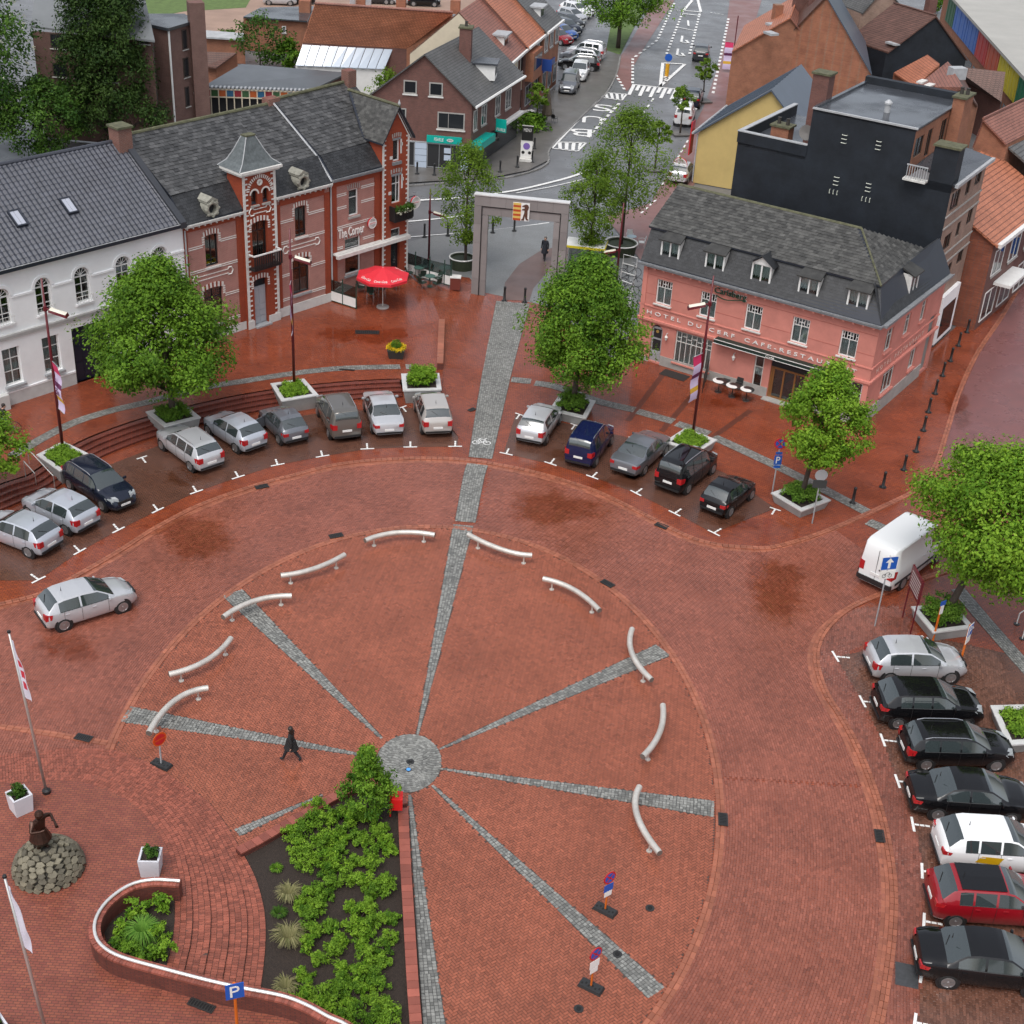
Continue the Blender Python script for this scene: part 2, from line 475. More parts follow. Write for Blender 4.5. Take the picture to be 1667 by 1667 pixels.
# --- road polygon, plaza polygon
road_poly=kl+GP([(1760,560),(1760,860)])+kr+GP([(1300,1800),(900,1850),(0,1850),(-60,1185)])
ringK=[ell(t)for t in np.linspace(0,2*PI,181)]
lk=GP([(-60,1175),(0,1183),(90,1196),(175,1210)])
# spokes: (narrow end px, wide end px, width at narrow, width at wide)
SP=[((680,1195),(754,856),.1,1.0),((620,1201),(379,966),.12,1.0),((594,1230),(206,1163),.12,1.0),((523,1295),(388,1355),.05,.42),
      ((718,1219),(1078,1059),.1,.95),((719,1252),(1160,1317),.1,.9),((705,1280),(1067,1615),.12,.75),((667,1296),(709,1690),.12,.72)]
spolys=[]
for a,b,w1,w2 in SP:
    p,q=np.array(G(*a)[:2]),np.array(G(*b)[:2]);d=(q-p)/np.linalg.norm(q-p);nn=np.array((-d[1],d[0]))
    spolys.append([tuple(p+nn*w1/2),tuple(p-nn*w1/2),tuple(q-nn*w2/2),tuple(q+nn*w2/2)])
    setts_along('granite_spoke',[p,p*.5+q*.5,q],w1,.009,w2=w2,sz=.13)
dc=np.array(G(665,1242)[:2])
disc=[(dc[0]+1.27*math.cos(t),dc[1]+1.7*math.sin(t))for t in np.linspace(0,2*PI,49)[:-1]]
sheet('granite_disc',disc,.013,M_gjoint)
_c=[];_a=[]
for k in range(1,15):
    f_=k/14.5;per=2*PI*math.sqrt((1.27**2+1.7**2)/2)*f_;n_=max(3,int(per/.125))
    for i in range(n_):
        t=2*PI*i/n_+k*.7;_c.append((dc[0]+1.27*f_*math.cos(t),dc[1]+1.7*f_*math.sin(t)));_a.append(math.atan2(1.7*math.cos(t),-1.27*math.sin(t)))
blocks('granite_disc_setts',np.array(_c),np.array(_a),.112,.1,.013,.013,M_sett,'structure',tilt=.003)
# herringbone bricks inside the oval
bwid=.102
ii,jj=np.meshgrid(np.arange(-190,190),np.arange(-190,190),indexing='ij')
dd=(ii-jj)%4
hc=np.r_[np.c_[(ii[dd==0]+1)*bwid,(jj[dd==0]+.5)*bwid],np.c_[(ii[dd==3]+.5)*bwid,(jj[dd==3]+1)*bwid]]
ha=np.r_[np.zeros((dd==0).sum()),np.full((dd==3).sum(),PI/2)]
rot=R(38)
hx=EC[0]+hc[:,0]*math.cos(rot)-hc[:,1]*math.sin(rot);hy=EC[1]+hc[:,0]*math.sin(rot)+hc[:,1]*math.cos(rot)
ok=((hx-EC[0])/(EA-.02))**2+((hy-EC[1])/(EB-.02))**2<1
ok&=~inpoly(hx,hy,bed)&~inpoly(hx,hy,pod_poly)&~inpoly(hx,hy,disc)
for p in spolys:ok&=~inpoly(hx,hy,p)
lp=GP([(-60,1176),(0,1184),(170,1211),(200,1180),(-60,1100)])
ok&=(hy>27)
sheet('plaza_bedding',[ell(t,-.03)for t in np.linspace(0,2*PI,121)[:-1]],.0,M_joint)
tn=np.clip(rng.normal(.5,.2,len(hx)),0,1);tn[rng.random(len(hx))<.004]=0
blocks('plaza_herringbone_bricks',np.c_[hx,hy][ok],(ha+rot)[ok],.19,.089,.0,.012,M_brick,'stuff',tint=tn[ok])
# ring road bricks in courses along the oval
cs=[];an=[]
for k in range(0,125):
    o=.36+k*.106
    per=PI*(3*((EA+o)+(EB+o))-math.sqrt((3*(EA+o)+(EB+o))*((EA+o)+3*(EB+o))))
    # even arc spacing
    tt=np.linspace(0,2*PI,2000);x=EC[0]+(EA+o)*np.cos(tt);y=EC[1]+(EB+o)*np.sin(tt)
    d=np.r_[0,np.cumsum(np.hypot(np.diff(x),np.diff(y)))]
    s=np.arange((k%2)*.105,d[-1]-.15,.212)
    px,py=np.interp(s,d,x),np.interp(s,d,y)
    ta=np.interp(s,d,np.unwrap(np.arctan2((EB+o)*np.cos(tt),-(EA+o)*np.sin(tt))))
    cs.append(np.c_[px,py]);an.append(ta)
cs=np.concatenate(cs);an=np.concatenate(an)
ok=inpoly(cs[:,0],cs[:,1],road_poly)&~inpoly(cs[:,0],cs[:,1],pod_poly)&(cs[:,1]>26.5)&(np.hypot(cs[:,0],cs[:,1])<88)&(np.abs(cs[:,0])<30)
path_x=GP([(738,856),(775,856),(803,745),(762,745)])
ok&=~inpoly(cs[:,0],cs[:,1],path_x)
blocks('ring_road_bricks',cs[ok],an[ok],.198,.093,-.003,.012,M_rbrick,'stuff',tint=np.clip(rng.normal(.5,.22,ok.sum()),0,1))
sheet('road_bedding',[tuple(q)for q in kl[:-3]]+GP([(1660,560),(1660,900)])+kr,-.001,M_joint)if False else None
# kerbs
kerb('oval_kerb',[ell(t,.17)for t in np.linspace(R(-97),R(196),120)],.34,.0,.022)
kerb('ring_road_kerb',kl,.3,.0,.06)
kerb('ring_road_gutter',[(p[0]+(EC[0]-p[0])*.0125,p[1]+(EC[1]-p[1])*.0125)for p in kl[:26]],.3,.0,.014)
kerb('parking_island_kerb',kr,.3,.0,.06)
kerb('parking_island_gutter',[(p[0]+(EC[0]-p[0])*.016,p[1]+(EC[1]-p[1])*.016)for p in kr[4:]],.3,.0,.014)
kerb('road_end_kerb',lk,.3,.0,.03)
# granite cycle path to the gate
def gpath(l,r,z,name):
    l=[np.array(G(*p,z)[:2])for p in l];r=[np.array(G(*p,z)[:2])for p in r]
    w=[np.linalg.norm(a-b)for a,b in zip(l,r)]
    setts_along(name,[(a+b)/2 for a,b in zip(l,r)],w[0],z+.014,w2=w[-1],sz=.125)
gpath([(741,849),(753,780),(760,757)],[(774,849),(788,780),(794,757)],0,'granite_crossing')
gpath([(763,745),(789,602),(808,493)],[(801,745),(831,602),(862,493)],0,'granite_cycle_path')
# bicycle symbol on the path
def disc_ring(mb,c,r,w,z,n=20):
    for i in range(n):
        a,b=2*PI*i/n,2*PI*(i+1)/n
        mb.quad((c[0]+r*math.cos(a),c[1]+r*math.sin(a),z),(c[0]+(r+w)*math.cos(a),c[1]+(r+w)*math.sin(a),z),(c[0]+(r+w)*math.cos(b),c[1]+(r+w)*math.sin(b),z),(c[0]+r*math.cos(b),c[1]+r*math.sin(b),z))
def stripe(mb,a,b,w,z):
    a=Vector(a[:2]);b=Vector(b[:2]);d=(b-a).normalized();n=Vector((-d.y,d.x))*w/2
    mb.quad((a.x+n.x,a.y+n.y,z),(a.x-n.x,a.y-n.y,z),(b.x-n.x,b.y-n.y,z),(b.x+n.x,b.y+n.y,z))
g0=G(784,720)
bk=MB()
for sx in(-.3,.3):disc_ring(bk,(g0.x+sx,g0.y-.1),.17,.05,.034)
P_=lambda x,y:(g0.x+x,g0.y+y)
for a,b in((P_(-.3,-.1),P_(-.12,.32)),(P_(-.12,.32),P_(.2,.28)),(P_(-.12,.26),P_(.02,-.1)),(P_(.02,-.1),P_(.2,.28)),(P_(.16,.4),P_(.3,-.1)),(P_(.16,.4),P_(.3,.42)),(P_(-.2,.38),P_(-.05,.38)),(P_(-.3,-.1),P_(.02,-.1))):stripe(bk,a,b,.05,.034)
bk.build('bicycle_marking',M_mark,None,kind='structure')
# granite band before the hotel
for seg in([(834,618),(863,621)],[(872,624),(906,630),(976,654),(1032,667)],[(1039,670),(1095,686)],[(1103,690),(1153,706)],[(1163,712),(1220,738),(1308,780),(1410,833)],[(1415,850),(1450,866),(1480,885)],[(1560,960),(1620,1030),(1700,1120)]):
    setts_along('granite_band',GP(seg),.72,.006,sz=.13)
for a_,b_ in(((1085,602),(1022,685)),((1135,634),(1077,702)),((1222,668),(1160,712)),((740,500),(700,600))):
    if a_[0]<800:continue
    mb=MB();stripe(mb,G(*a_),G(*b_),.34,.003);mb.build('drain_strip',mat('dark_brick_strip',(.1,.032,.02),.3,noise=.25,nscale=3),None,kind='structure')
# dark brick parking bays
sheet('parking_bays',GP([(0,945),(62,945),(130,898),(193,863),(257,831),(320,801),(388,777),(452,757),(525,743),(598,731),(668,728),(745,727),(749,664),(655,664),(525,672),(400,690),(262,724),(155,766),(83,816),(0,852)]),.004,M_park)
sheet('parking_bays',GP([(820,738),(840,673),(935,692),(1030,714),(1090,735),(1180,770),(1262,828),(1160,868),(1100,835),(1035,803),(965,776),(895,755)]),.004,M_park)
rp=GP([(1361,1070),(1404,1142),(1437,1205),(1462,1272),(1490,1342),(1503,1418),(1507,1500),(1502,1590),(1490,1700),(1900,1700),(1900,1120),(1510,1036)])
sheet('parking_bays',rp,.004,M_park)
# bricks of the parking island, in rows
ap=kr[4:]+GP([(1490,1760),(1502,1590),(1507,1500),(1503,1418),(1490,1342),(1462,1272),(1437,1205),(1404,1142),(1361,1070),(1410,1050),(1500,1030),(1460,985)])
xx,yy=np.meshgrid(np.arange(5,22,.105),np.arange(25,60,.21))
yy=yy+(np.arange(xx.shape[1])%2)*.105
X=xx.ravel()+.05*(yy.ravel()-40)*0;Y=yy.ravel()
ra=R(-12)
Xr=12+(X-12)*math.cos(ra)-(Y-42)*math.sin(ra);Yr=42+(X-12)*math.sin(ra)+(Y-42)*math.cos(ra)
ok=inpoly(Xr,Yr,ap)
blocks('island_bricks',np.c_[Xr,Yr][ok],np.full(ok.sum(),ra+PI/2),.2,.098,-.002,.009,M_abrick,'stuff',tint=np.clip(rng.normal(.5,.22,ok.sum()),0,1))
ok2=inpoly(Xr,Yr,rp)&(Xr<22)
blocks('bay_bricks',np.c_[Xr,Yr][ok2],np.full(ok2.sum(),ra+PI/2),.2,.098,.002,.008,mat('bay_brick',(.125,.056,.037),.28,tint=.3,noise=.25,nscale=.5,rnoise=.14),'stuff')
# T and L marks between the bays: (px, bar direction px, stem target px or None)
def pmark(c,bar,stem,z=.017,bl=.75,sl_=.5):
    c=G(*c);b=(G(*bar)-c).normalized();mb=MB()
    stripe(mb,c-b*bl/2,c+b*bl/2,.1,z)
    if stem:
        s=(G(*stem)-c).normalized();s=(s-b*s.dot(b)*.3).normalized()
        for k in range(3):stripe(mb,c+s*(.06+k*.2),c+s*(.06+k*.2+.17),.1,z)
    o=mb.build('parking_mark',M_mark,None,kind='structure')
TL=[(130,898),(193,863),(257,831),(320,801),(388,777),(452,757),(525,743),(598,731),(668,728),(741,727)]
for i,t in enumerate(TL):pmark(t,TL[i+1]if i<len(TL)-1 else TL[i-1],(t[0]-12+i*1.6,t[1]-18))
pmark((63,944),(75,938),(55,938))
for t in[(231,745),(348,697),(481,676),(655,663),(745,664),(98,806),(24,846)]:pmark(t,(t[0]+12,t[1]-4),(t[0]+4,t[1]+8),bl=.6)
TR=[(824,739),(896,755),(964,777),(1035,803),(1098,836),(1162,868)]
for i,t in enumerate(TR):pmark(t,TR[i+1]if i<len(TR)-1 else TR[i-1],(t[0]+6+i*4,t[1]-16))
for t in[(846,675),(936,692),(1031,714),(1262,829),(1090,736)]:pmark(t,(t[0]+12,t[1]+4),(t[0]-4,t[1]+8),bl=.6)
TQ=[(1360,1069),(1404,1142),(1437,1205),(1461,1272),(1486,1342),(1501,1418),(1504,1500),(1500,1586),(1489,1665)]
for i,t in enumerate(TQ):pmark(t,TQ[i+1]if i<len(TQ)-1 else TQ[i-1],(t[0]+20,t[1]+3),bl=.8,sl_=.6)
for t in[(1505,1040),(1528,1058)]:pmark(t,(t[0]-8,t[1]-8),None,bl=.5)
# --- raised terrace with steps on the left
ST=[(-60,850),(0,832),(38,816),(83,800),(152,752),(205,728),(260,709),(330,690),(400,674),(460,664),(521,656),(590,650),(655,647)]
st=resample(GP(ST),.6)
dirs=st-EC;dirs/=np.linalg.norm(dirs,axis=1)[:,None]
tg=np.gradient(st,axis=0);tg/=np.linalg.norm(tg,axis=1)[:,None]
nrm=np.c_[-tg[:,1],tg[:,0]];nrm*=np.sign((nrm*dirs).sum(1))[:,None]
TRD=.36
steps=thing('terrace_steps',None,None);tag(steps,kind='structure')
M_step=brickmat('step_brick',(.22,.055,.035),(.16,.042,.03),(.06,.025,.02),.105,.21,.012,rough=.35,plane='ground',bump=.4,rnoise=.12)
for k in range(4):
    z1=TERR*(k+1)/4
    a=st+nrm*TRD*k;b=st+nrm*(TRD*(k+1)+.06)
    mb=MB()
    for i in range(len(st)-1):
        mb.quad((*a[i],z1),(*a[i+1],z1),(*b[i+1],z1),(*b[i],z1))
        mb.quad((*a[i],z1-TERR/4-.02),(*a[i+1],z1-TERR/4-.02),(*a[i+1],z1-.05),(*a[i],z1-.05))
        # rounded nosing
        mb.quad((*a[i],z1-.05),(*a[i+1],z1-.05),(*(a[i+1]-nrm[i+1]*.03),z1-.045),(*(a[i]-nrm[i]*.03),z1-.045))
        mb.quad((*(a[i]-nrm[i]*.03),z1-.045),(*(a[i+1]-nrm[i+1]*.03),z1-.045),(*(a[i+1]-nrm[i+1]*.03),z1-.004),(*(a[i]-nrm[i]*.03),z1-.004))
        mb.quad((*(a[i]-nrm[i]*.03),z1-.004),(*(a[i+1]-nrm[i+1]*.03),z1-.004),(*(a[i+1]),z1+.0),(*(a[i]),z1+.0))
    mb.build('step',M_step,steps)
top=st+nrm*(TRD*3+.3)
edge=[tuple(p)for p in top]
sheet('raised_terrace',edge+GP([(718,640),(722,600),(720,528),(700,480),(660,440)],TERR)+[(-10,96),(-34,72),(-36,62)],TERR,M_terr)
# ramp from the terrace down to the cycle path and gate
ra_=[(700,652),(722,600),(720,528),(700,480),(664,440)];rb_=[(755,722),(789,602),(800,540),(806,500),(764,452)]
mb=MB()
for i in range(4):
    p,q,s_,t_=G(*ra_[i],TERR),G(*ra_[i+1],TERR),G(*rb_[i+1],.004),G(*rb_[i],.004)
    if i==0:p=G(*ra_[0],.15)
    mb.quad(p,t_,s_,q)
mb.build('ramp',M_terr,None,kind='structure')
setts_along('granite_band',GP([(20,742),(35,733),(111,692),(176,670),(239,655),(328,632),(400,620),(470,609),(551,600),(650,597)],TERR),.62,TERR+.004,sz=.13)
setts_along('granite_band',GP([(662,597),(668,597)],TERR),.62,TERR+.004,sz=.13)
# --- podium round the statue with its fan of steps
sheet('statue_podium',[tuple(p)for p in pin]+GP([(300,1606),(400,1632),(470,1650),(560,1690),(590,1720)],POD)+[(-4,24),(-30,24),(-30,46)],POD,brickmat('podium_paving',(.27,.085,.05),(.21,.06,.042),(.1,.04,.03),.21,.105,.012,rough=.34,plane='ground',bump=.35,noise=.25,rnoise=.12))
fan=thing('podium_steps',None,None);tag(fan,kind='structure')
NS=5
M_fanb=mat('step_brick_piece',(.25,.074,.046),.38,tint=.3,noise=.2,nscale=.8)
cC=[];cA=[];cX=[];cY=[];cZ=[]
for k in range(NS):
    z1=POD*(NS-k)/NS-POD/NS*.0
    fa_,fb_=k/NS,(k+1)/NS
    a=pin+(pout-pin)*fa_;b=pin+(pout-pin)*fb_
    mb=MB()
    zt=z1-.012
    for i in range(_n):
        mb.quad((*a[i],zt),(*a[i+1],zt),(*b[i+1],zt),(*b[i],zt))
        mb.quad((*b[i],zt),(*b[i+1],zt),(*b[i+1],zt-POD/NS-.02),(*b[i],zt-POD/NS-.02))
    mb.build('tread',M_joint,fan)
    # bricks on edge, radial, three rows to the tread
    for r_ in range(3):
        ff=fa_+(fb_-fa_)*(r_+.5)/3
        line=pin+(pout-pin)*ff
        d=np.r_[0,np.cumsum(np.linalg.norm(np.diff(line,axis=0),axis=1))]
        wid=np.linalg.norm(pout-pin,axis=1)/NS/3
        bl=.1
        s=np.arange(.05,d[-1],bl+.008)
        px,py=np.interp(s,d,line[:,0]),np.interp(s,d,line[:,1])
        nx=np.interp(s,d,(pout-pin)[:,0]);ny=np.interp(s,d,(pout-pin)[:,1])
        cC.append(np.c_[px,py]);cA.append(np.arctan2(ny,nx));cX.append(np.interp(s,d,wid)*.95);cY.append(np.full(len(s),bl));cZ.append(np.full(len(s),zt))
blocks('tread_bricks',np.concatenate(cC),np.concatenate(cA),np.concatenate(cX),np.concatenate(cY),np.concatenate(cZ),.012,M_fanb,'stuff',fan,tilt=.003)
# --- planting bed, with brick side walls
sheet('planting_bed',[(p[0],p[1])for p in bed],.035,M_soil)
bw_=thing('bed_wall','low brick wall with brick capping round the triangular planting bed','wall')
M_cap=mat('cap_brick',(.27,.08,.055),.36,tint=.3,noise=.2,nscale=1)
M_wallb=brickmat('garden_wall_brick',(.17,.05,.035),(.12,.036,.028),(.07,.035,.03),.21,.07,.01,rough=.5)
for path,nm in((GP([(388,1384),(428,1363),(468,1339),(515,1312),(552,1291),(585,1278),(620,1277),(645,1292),(656,1308)],.3),'a'),(GP([(656,1314),(660,1400),(666,1500),(672,1600),(679,1690)],.3),'b')):
    P=resample(path,.32)
    mb=MB()
    for i in range(len(P)-1):
        d=(P[i+1]-P[i]);n=np.array((-d[1],d[0]))/np.linalg.norm(d)*.17
        mb.prism([tuple(P[i]+n),tuple(P[i]-n),tuple(P[i+1]-n),tuple(P[i+1]+n)],-.02,.22)
    mb.build('wall_body',M_wallb,bw_)
    for i in range(len(P)-1):
        c=(P[i]+P[i+1])/2;d=P[i+1]-P[i];ang=math.atan2(d[1],d[0]);L_=np.linalg.norm(d)
        mb=MB();mb.tint=random.random()
        mb.obox((c[0],c[1],.222),L_*.965,.38,.06,ang)
        mb.build('capping_brick',M_cap,bw_)
# --- curved retaining wall with steel rail
RAIL=[(293,1434),(248,1432),(210,1441),(175,1466),(156,1495),(155,1522),(169,1542),(199,1558),(263,1576),(336,1595),(394,1608),(460,1621),(500,1636),(535,1655),(562,1667),(600,1695)]
wt=POD+.72
rl=resample(GP(RAIL,wt+.06),.22)
cw=thing('curved_wall','curved dark brick wall topped by a steel rail round a small planting bed','wall')
def wallstrip(P,w,z0,z1,nm,m,par):
    T=np.gradient(P,axis=0);T/=np.linalg.norm(T,axis=1)[:,None];N=np.c_[-T[:,1],T[:,0]]*w/2
    mb=MB();n=len(P)
    for i in range(n-1):
        a,b,c,d=P[i]+N[i],P[i+1]+N[i+1],P[i+1]-N[i+1],P[i]-N[i]
        mb.quad((*a,z0),(*b,z0),(*b,z1),(*a,z1));mb.quad((*d,z1),(*c,z1),(*c,z0),(*d,z0));mb.quad((*a,z1),(*b,z1),(*c,z1),(*d,z1))
    for i in(0,n-1):mb.quad((*(P[i]+N[i]),z0),(*(P[i]-N[i]),z0),(*(P[i]-N[i]),z1),(*(P[i]+N[i]),z1))
    return mb.build(nm,m,par)
wallstrip(rl,.34,.0,wt-.09,'wall_body',M_wallb,cw)
for i in range(len(rl)-1):
    for h_ in(0,1):
        a_=rl[i]+(rl[i+1]-rl[i])*(h_*.5);b_=rl[i]+(rl[i+1]-rl[i])*(h_*.5+.5);c=(a_+b_)/2;d=b_-a_
        mb=MB();mb.tint=random.random()
        mb.obox((c[0],c[1],wt-.088),np.linalg.norm(d)*.94,.38,.085,math.atan2(d[1],d[0]))
        mb.build('capping_brick',M_cap,cw)
M_steel=mat('brushed_steel',(.62,.61,.58),.34,metal=.75,noise=.12,nscale=2.2,bump=.05,bscale=30)
mb=MB();mb.tube([(*p,wt+.06)for p in rl],.055,10)
smooth_by_angle(mb.build('rail',mat('rail_white_steel',(.75,.74,.72),.3,metal=.5),cw))
mb=MB()
for i in range(2,len(rl),6):mb.tube([(*rl[i],wt-.01),(*rl[i],wt+.03)],.025,6)
mb.build('rail_bracket',M_steel,cw)
sb=GP([(284,1445),(240,1440),(205,1450),(178,1475),(165,1505),(175,1535),(210,1553),(270,1572),(280,1535),(284,1495)],POD+.1)
sheet('small_planting_bed',sb,POD+.02,M_soil)
# --- puddles: a thin film of water with ragged edges
M_pud=bpy.data.materials.new('water_film');M_pud.use_nodes=True
_nt=M_pud.node_tree;_o=_nt.nodes['Material Output'];_nt.nodes.remove(_nt.nodes['Principled BSDF']);_l=_nt.links.new
_t=nd(_nt,'ShaderNodeBsdfTransparent');_t.inputs[0].default_value=(.97,.91,.85,1)
_g=nd(_nt,'ShaderNodeBsdfGlossy');_g.inputs['Roughness'].default_value=.025
_fr=nd(_nt,'ShaderNodeFresnel');_fr.inputs[0].default_value=1.36
_nz=nd(_nt,'ShaderNodeTexNoise',Scale=6,Detail=2);_bp=nd(_nt,'ShaderNodeBump',Strength=.06,Distance=.01);_tc=nd(_nt,'ShaderNodeTexCoord');_l(_tc.outputs['Object'],_nz.inputs['Vector'])
_l(_nz.outputs[0],_bp.inputs['Height']);_l(_bp.outputs[0],_g.inputs['Normal'])
_mx=nd(_nt,'ShaderNodeMixShader');_l(_fr.outputs[0],_mx.inputs[0]);_l(_t.outputs[0],_mx.inputs[1]);_l(_g.outputs[0],_mx.inputs[2])
_at=nd(_nt,'ShaderNodeAttribute',attribute_name='depth');_n2=nd(_nt,'ShaderNodeTexNoise',Scale=1.6,Detail=6,Roughness=.65);_l(_tc.outputs['Object'],_n2.inputs['Vector'])
_ad=nd(_nt,'ShaderNodeMath',operation='ADD');_l(_at.outputs['Fac'],_ad.inputs[0]);_l(_n2.outputs[0],_ad.inputs[1])
_mr=nd(_nt,'ShaderNodeMapRange',interpolation_type='SMOOTHSTEP');_mr.inputs[1].default_value=.72;_mr.inputs[2].default_value=1.12;_l(_ad.outputs[0],_mr.inputs[0])
_cl=nd(_nt,'ShaderNodeBsdfTransparent');_m2=nd(_nt,'ShaderNodeMixShader');_l(_mr.outputs[0],_m2.inputs[0]);_l(_cl.outputs[0],_m2.inputs[1]);_l(_mx.outputs[0],_m2.inputs[2]);_l(_m2.outputs[0],_o.inputs[0])
PUD=[((315,872),105,58),((900,828),100,48),((1262,955),85,72),((110,1055),85,34),((1480,1015),60,30),((300,775),60,22),((1200,850),60,18),((930,740),60,16),((1010,785),70,18),((600,545),110,26),((1180,650),90,22),((560,705),120,18),((1560,660),30,60)]
for c,rx,ry in PUD:
    zz=TERR+.003 if c==(600,545)else(.016 if c[1]>750 or c[0]>1100 else .008)
    ph=[random.uniform(0,6.28)for _ in range(6)];vv=[];dep=[];N_=48;rings=6
    for q in range(rings+1):
        for i in range(N_):
            t=2*PI*i/N_;r_=1+sum(.33/(k+1)**.9*math.sin((k+2)*t+ph[k])for k in range(6))*.5
            g=G(c[0]+rx*r_*q/rings*math.cos(t),c[1]+ry*r_*q/rings*math.sin(t),zz);vv.append((g.x,g.y,zz));dep.append(1-q/rings)
    o=mk('puddle',vv,[(q*N_+i,q*N_+(i+1)%N_,(q+1)*N_+(i+1)%N_,(q+1)*N_+i)for q in range(rings)for i in range(N_)],M_pud,None,True,'structure')
    at=o.data.attributes.new('depth','FLOAT','POINT');at.data.foreach_set('value',np.array(dep,np.float32))
# --- drains and covers
def grate(px,ang,lx=.68,ly=.36,z=.045,slots=7):
    g=G(*px,z)
    t=thing('drain_grate',None,None,g,ang);tag(t,kind='structure')
    mb=MB();mb.box(-lx/2,lx/2,-ly/2,ly/2,.0,.012);mb.build('recess',mat('black_void',(.006,.006,.006),.8),t)
    mb=MB();w=.05
    mb.box(-lx/2,lx/2,-ly/2,-ly/2+w,.0,.024);mb.box(-lx/2,lx/2,ly/2-w,ly/2,.0,.024);mb.box(-lx/2,-lx/2+w,-ly/2+w,ly/2-w,.0,.024);mb.box(lx/2-w,lx/2,-ly/2+w,ly/2-w,0,.024)
    mb.build('frame',M_iron,t)
    for k in range(slots):
        x=-lx/2+w+(lx-2*w)*(k+.5)/slots
        mb=MB();mb.box(x-.018,x+.018,-ly/2+w,ly/2-w,.0,.022);mb.build('bar',M_iron,t)
for px,a in(((426,792),.5),((547,872),.45),((989,950),-.75),((1077,856),-.6),((1177,1334),1.5),((1432,1361),1.5),((136,1201),-.25)):grate(px,a)
grate((598,541),.1,1.5,.55,TERR+.004,12);grate((328,1637),-.35,.9,.3,POD+.004,8);grate((565,602),0,.9,.14,TERR+.02,8)
grate((768,667),.9,.5,.3,.02,5)
for px in((1058,1479),(1005,1554),(942,1643),(668,1241)):
    g=G(*px);t=thing('manhole_cover',None,None,(g.x,g.y,.013));tag(t,kind='structure')
    mb=MB();mb.lathe([(.16,0),(.16,.02),(.1,.02),(.1,.012),(.0,.012)],18);mb.build('ring',M_iron,t)
    mb=MB();mb.lathe([(.075,0),(.075,.024),(0,.024)],14);mb.build('plug',mat('black_void',(.006,.006,.006),.8),t)
g=G(1476,1588);mb=MB();mb.obox((g.x,g.y,.004),.75,1.0,.016,-.2);mb.build('cover_plate',mat('steel_cover_plate',(.05,.052,.055),.4,noise=.3,nscale=6),None,kind='structure')
# small blue ground light on the disc
g=G(665,1254);t=thing('ground_light',None,None,(g.x,g.y,.026));tag(t,kind='structure')
mb=MB();mb.lathe([(.14,0),(.14,.018),(.09,.018),(0,.018)],4);mb.build('frame',mat('navy_plate',(.01,.02,.05),.4),t)
mb=MB();mb.lathe([(.085,0),(.085,.03),(.0,.034)],16);mb.build('lens',mat('blue_lens',(.1,.35,.75),.2),t)

# ================================================================ far street
sheet('gate_forecourt',GP([(640,400),(700,385),(800,374),(894,363),(985,352),(1030,420),(1040,480),(1010,600),(900,500),(760,470),(660,455)]),.002,mat('wet_grey_setts',(.17,.175,.175),.4,noise=.3,nscale=9,rnoise=.12,bump=.5,bscale=14))
pl=GP([(818,488),(822,460),(845,430),(880,408),(930,396),(1000,392),(1000,420),(935,428),(888,446),(868,470),(862,490)])
sheet('cycle_path',pl,.007,mat('brown_cycle_path',(.13,.085,.075),.42,noise=.2,nscale=.8,rnoise=.1))
sheet('shop_pavement',GP([(640,300),(700,296),(800,290),(860,278),(892,262),(897,238),(950,185),(985,152),(1003,120),(1010,90),(985,82),(900,150),(880,200),(790,245),(640,270)]),.05,M_grey_pave)
kerb('street_kerb',GP([(640,305),(700,300),(800,293),(860,281),(892,265),(897,240),(950,187),(985,154),(1003,122),(1010,92)]),.18,-.05,.12,mat('grey_kerb_stone',(.2,.195,.185),.5,tint=.2),piece=.9)
sheet('parking_lane',GP([(905,235),(1000,145),(1010,90),(975,60),(935,30),(900,60),(905,150)]),-.03,M_asph)
sheet('verge',GP([(985,90),(1010,88),(1050,10),(1045,0),(1075,-40),(1010,-40)]),.0,M_grass)
sheet('cycle_lane',GP([(1001,125),(1009,92),(1022,75),(1065,0),(1098,0),(1050,75),(1030,110),(1028,140),(1020,148)]),-.03,M_pink_lane)
sheet('right_pavement',GP([(1060,330),(1085,285),(1120,225),(1145,175),(1165,120),(1180,60),(1188,0),(1240,0),(1215,80),(1190,150),(1130,300),(1090,345),(1045,425),(985,352)]),-.02,M_pink_lane)
sheet('right_street',GP([(1530,760),(1545,705),(1563,645),(1592,580),(1633,518),(1662,468),(1720,380),(1900,380),(1900,800),(1700,800)]),.006,M_street)
sheet('dirt_lot',GP([(230,60),(240,0),(200,-60),(900,-60),(760,20),(500,20),(400,60)]),-.04,M_dirt)
sheet('lawn',GP([(180,30),(200,-40),(430,-40),(400,12),(300,18),(240,30)]),-.03,M_grass)
mk_=MB()
def dash(a,b,n,w,duty=.5,z=-.008):
    a,b=G(*a),G(*b)
    for k in range(n):
        stripe(mk_,a+(b-a)*(k/n),a+(b-a)*((k+duty)/n),w,z)
dash((1098,5),(1070,65),14,.3);dash((1070,65),(1030,95),6,.3);dash((1030,95),(1030,138),8,.3)
dash((1003,122),(1018,148),5,.3);dash((1186,30),(1160,155),22,.3);dash((1120,228),(1075,305),9,.16);dash((1068,325),(1040,350),4,.16)
dash((1112,18),(1084,90),16,.3);dash((1140,18),(1122,90),16,.3)
dash((1064,160),(1025,215),5,.2);dash((1008,168),(955,226),9,.3,.6)
stripe(mk_,G(1029,137),G(1122,147),.25,-.008)
for i in range(11):
    a=G(1032+i*8.6,138+i*.95);b=G(1032+i*8.6-(4.5 if i%2 else 8),138+i*.95+(8 if i%2 else 16));stripe(mk_,a,b,.35,-.008)
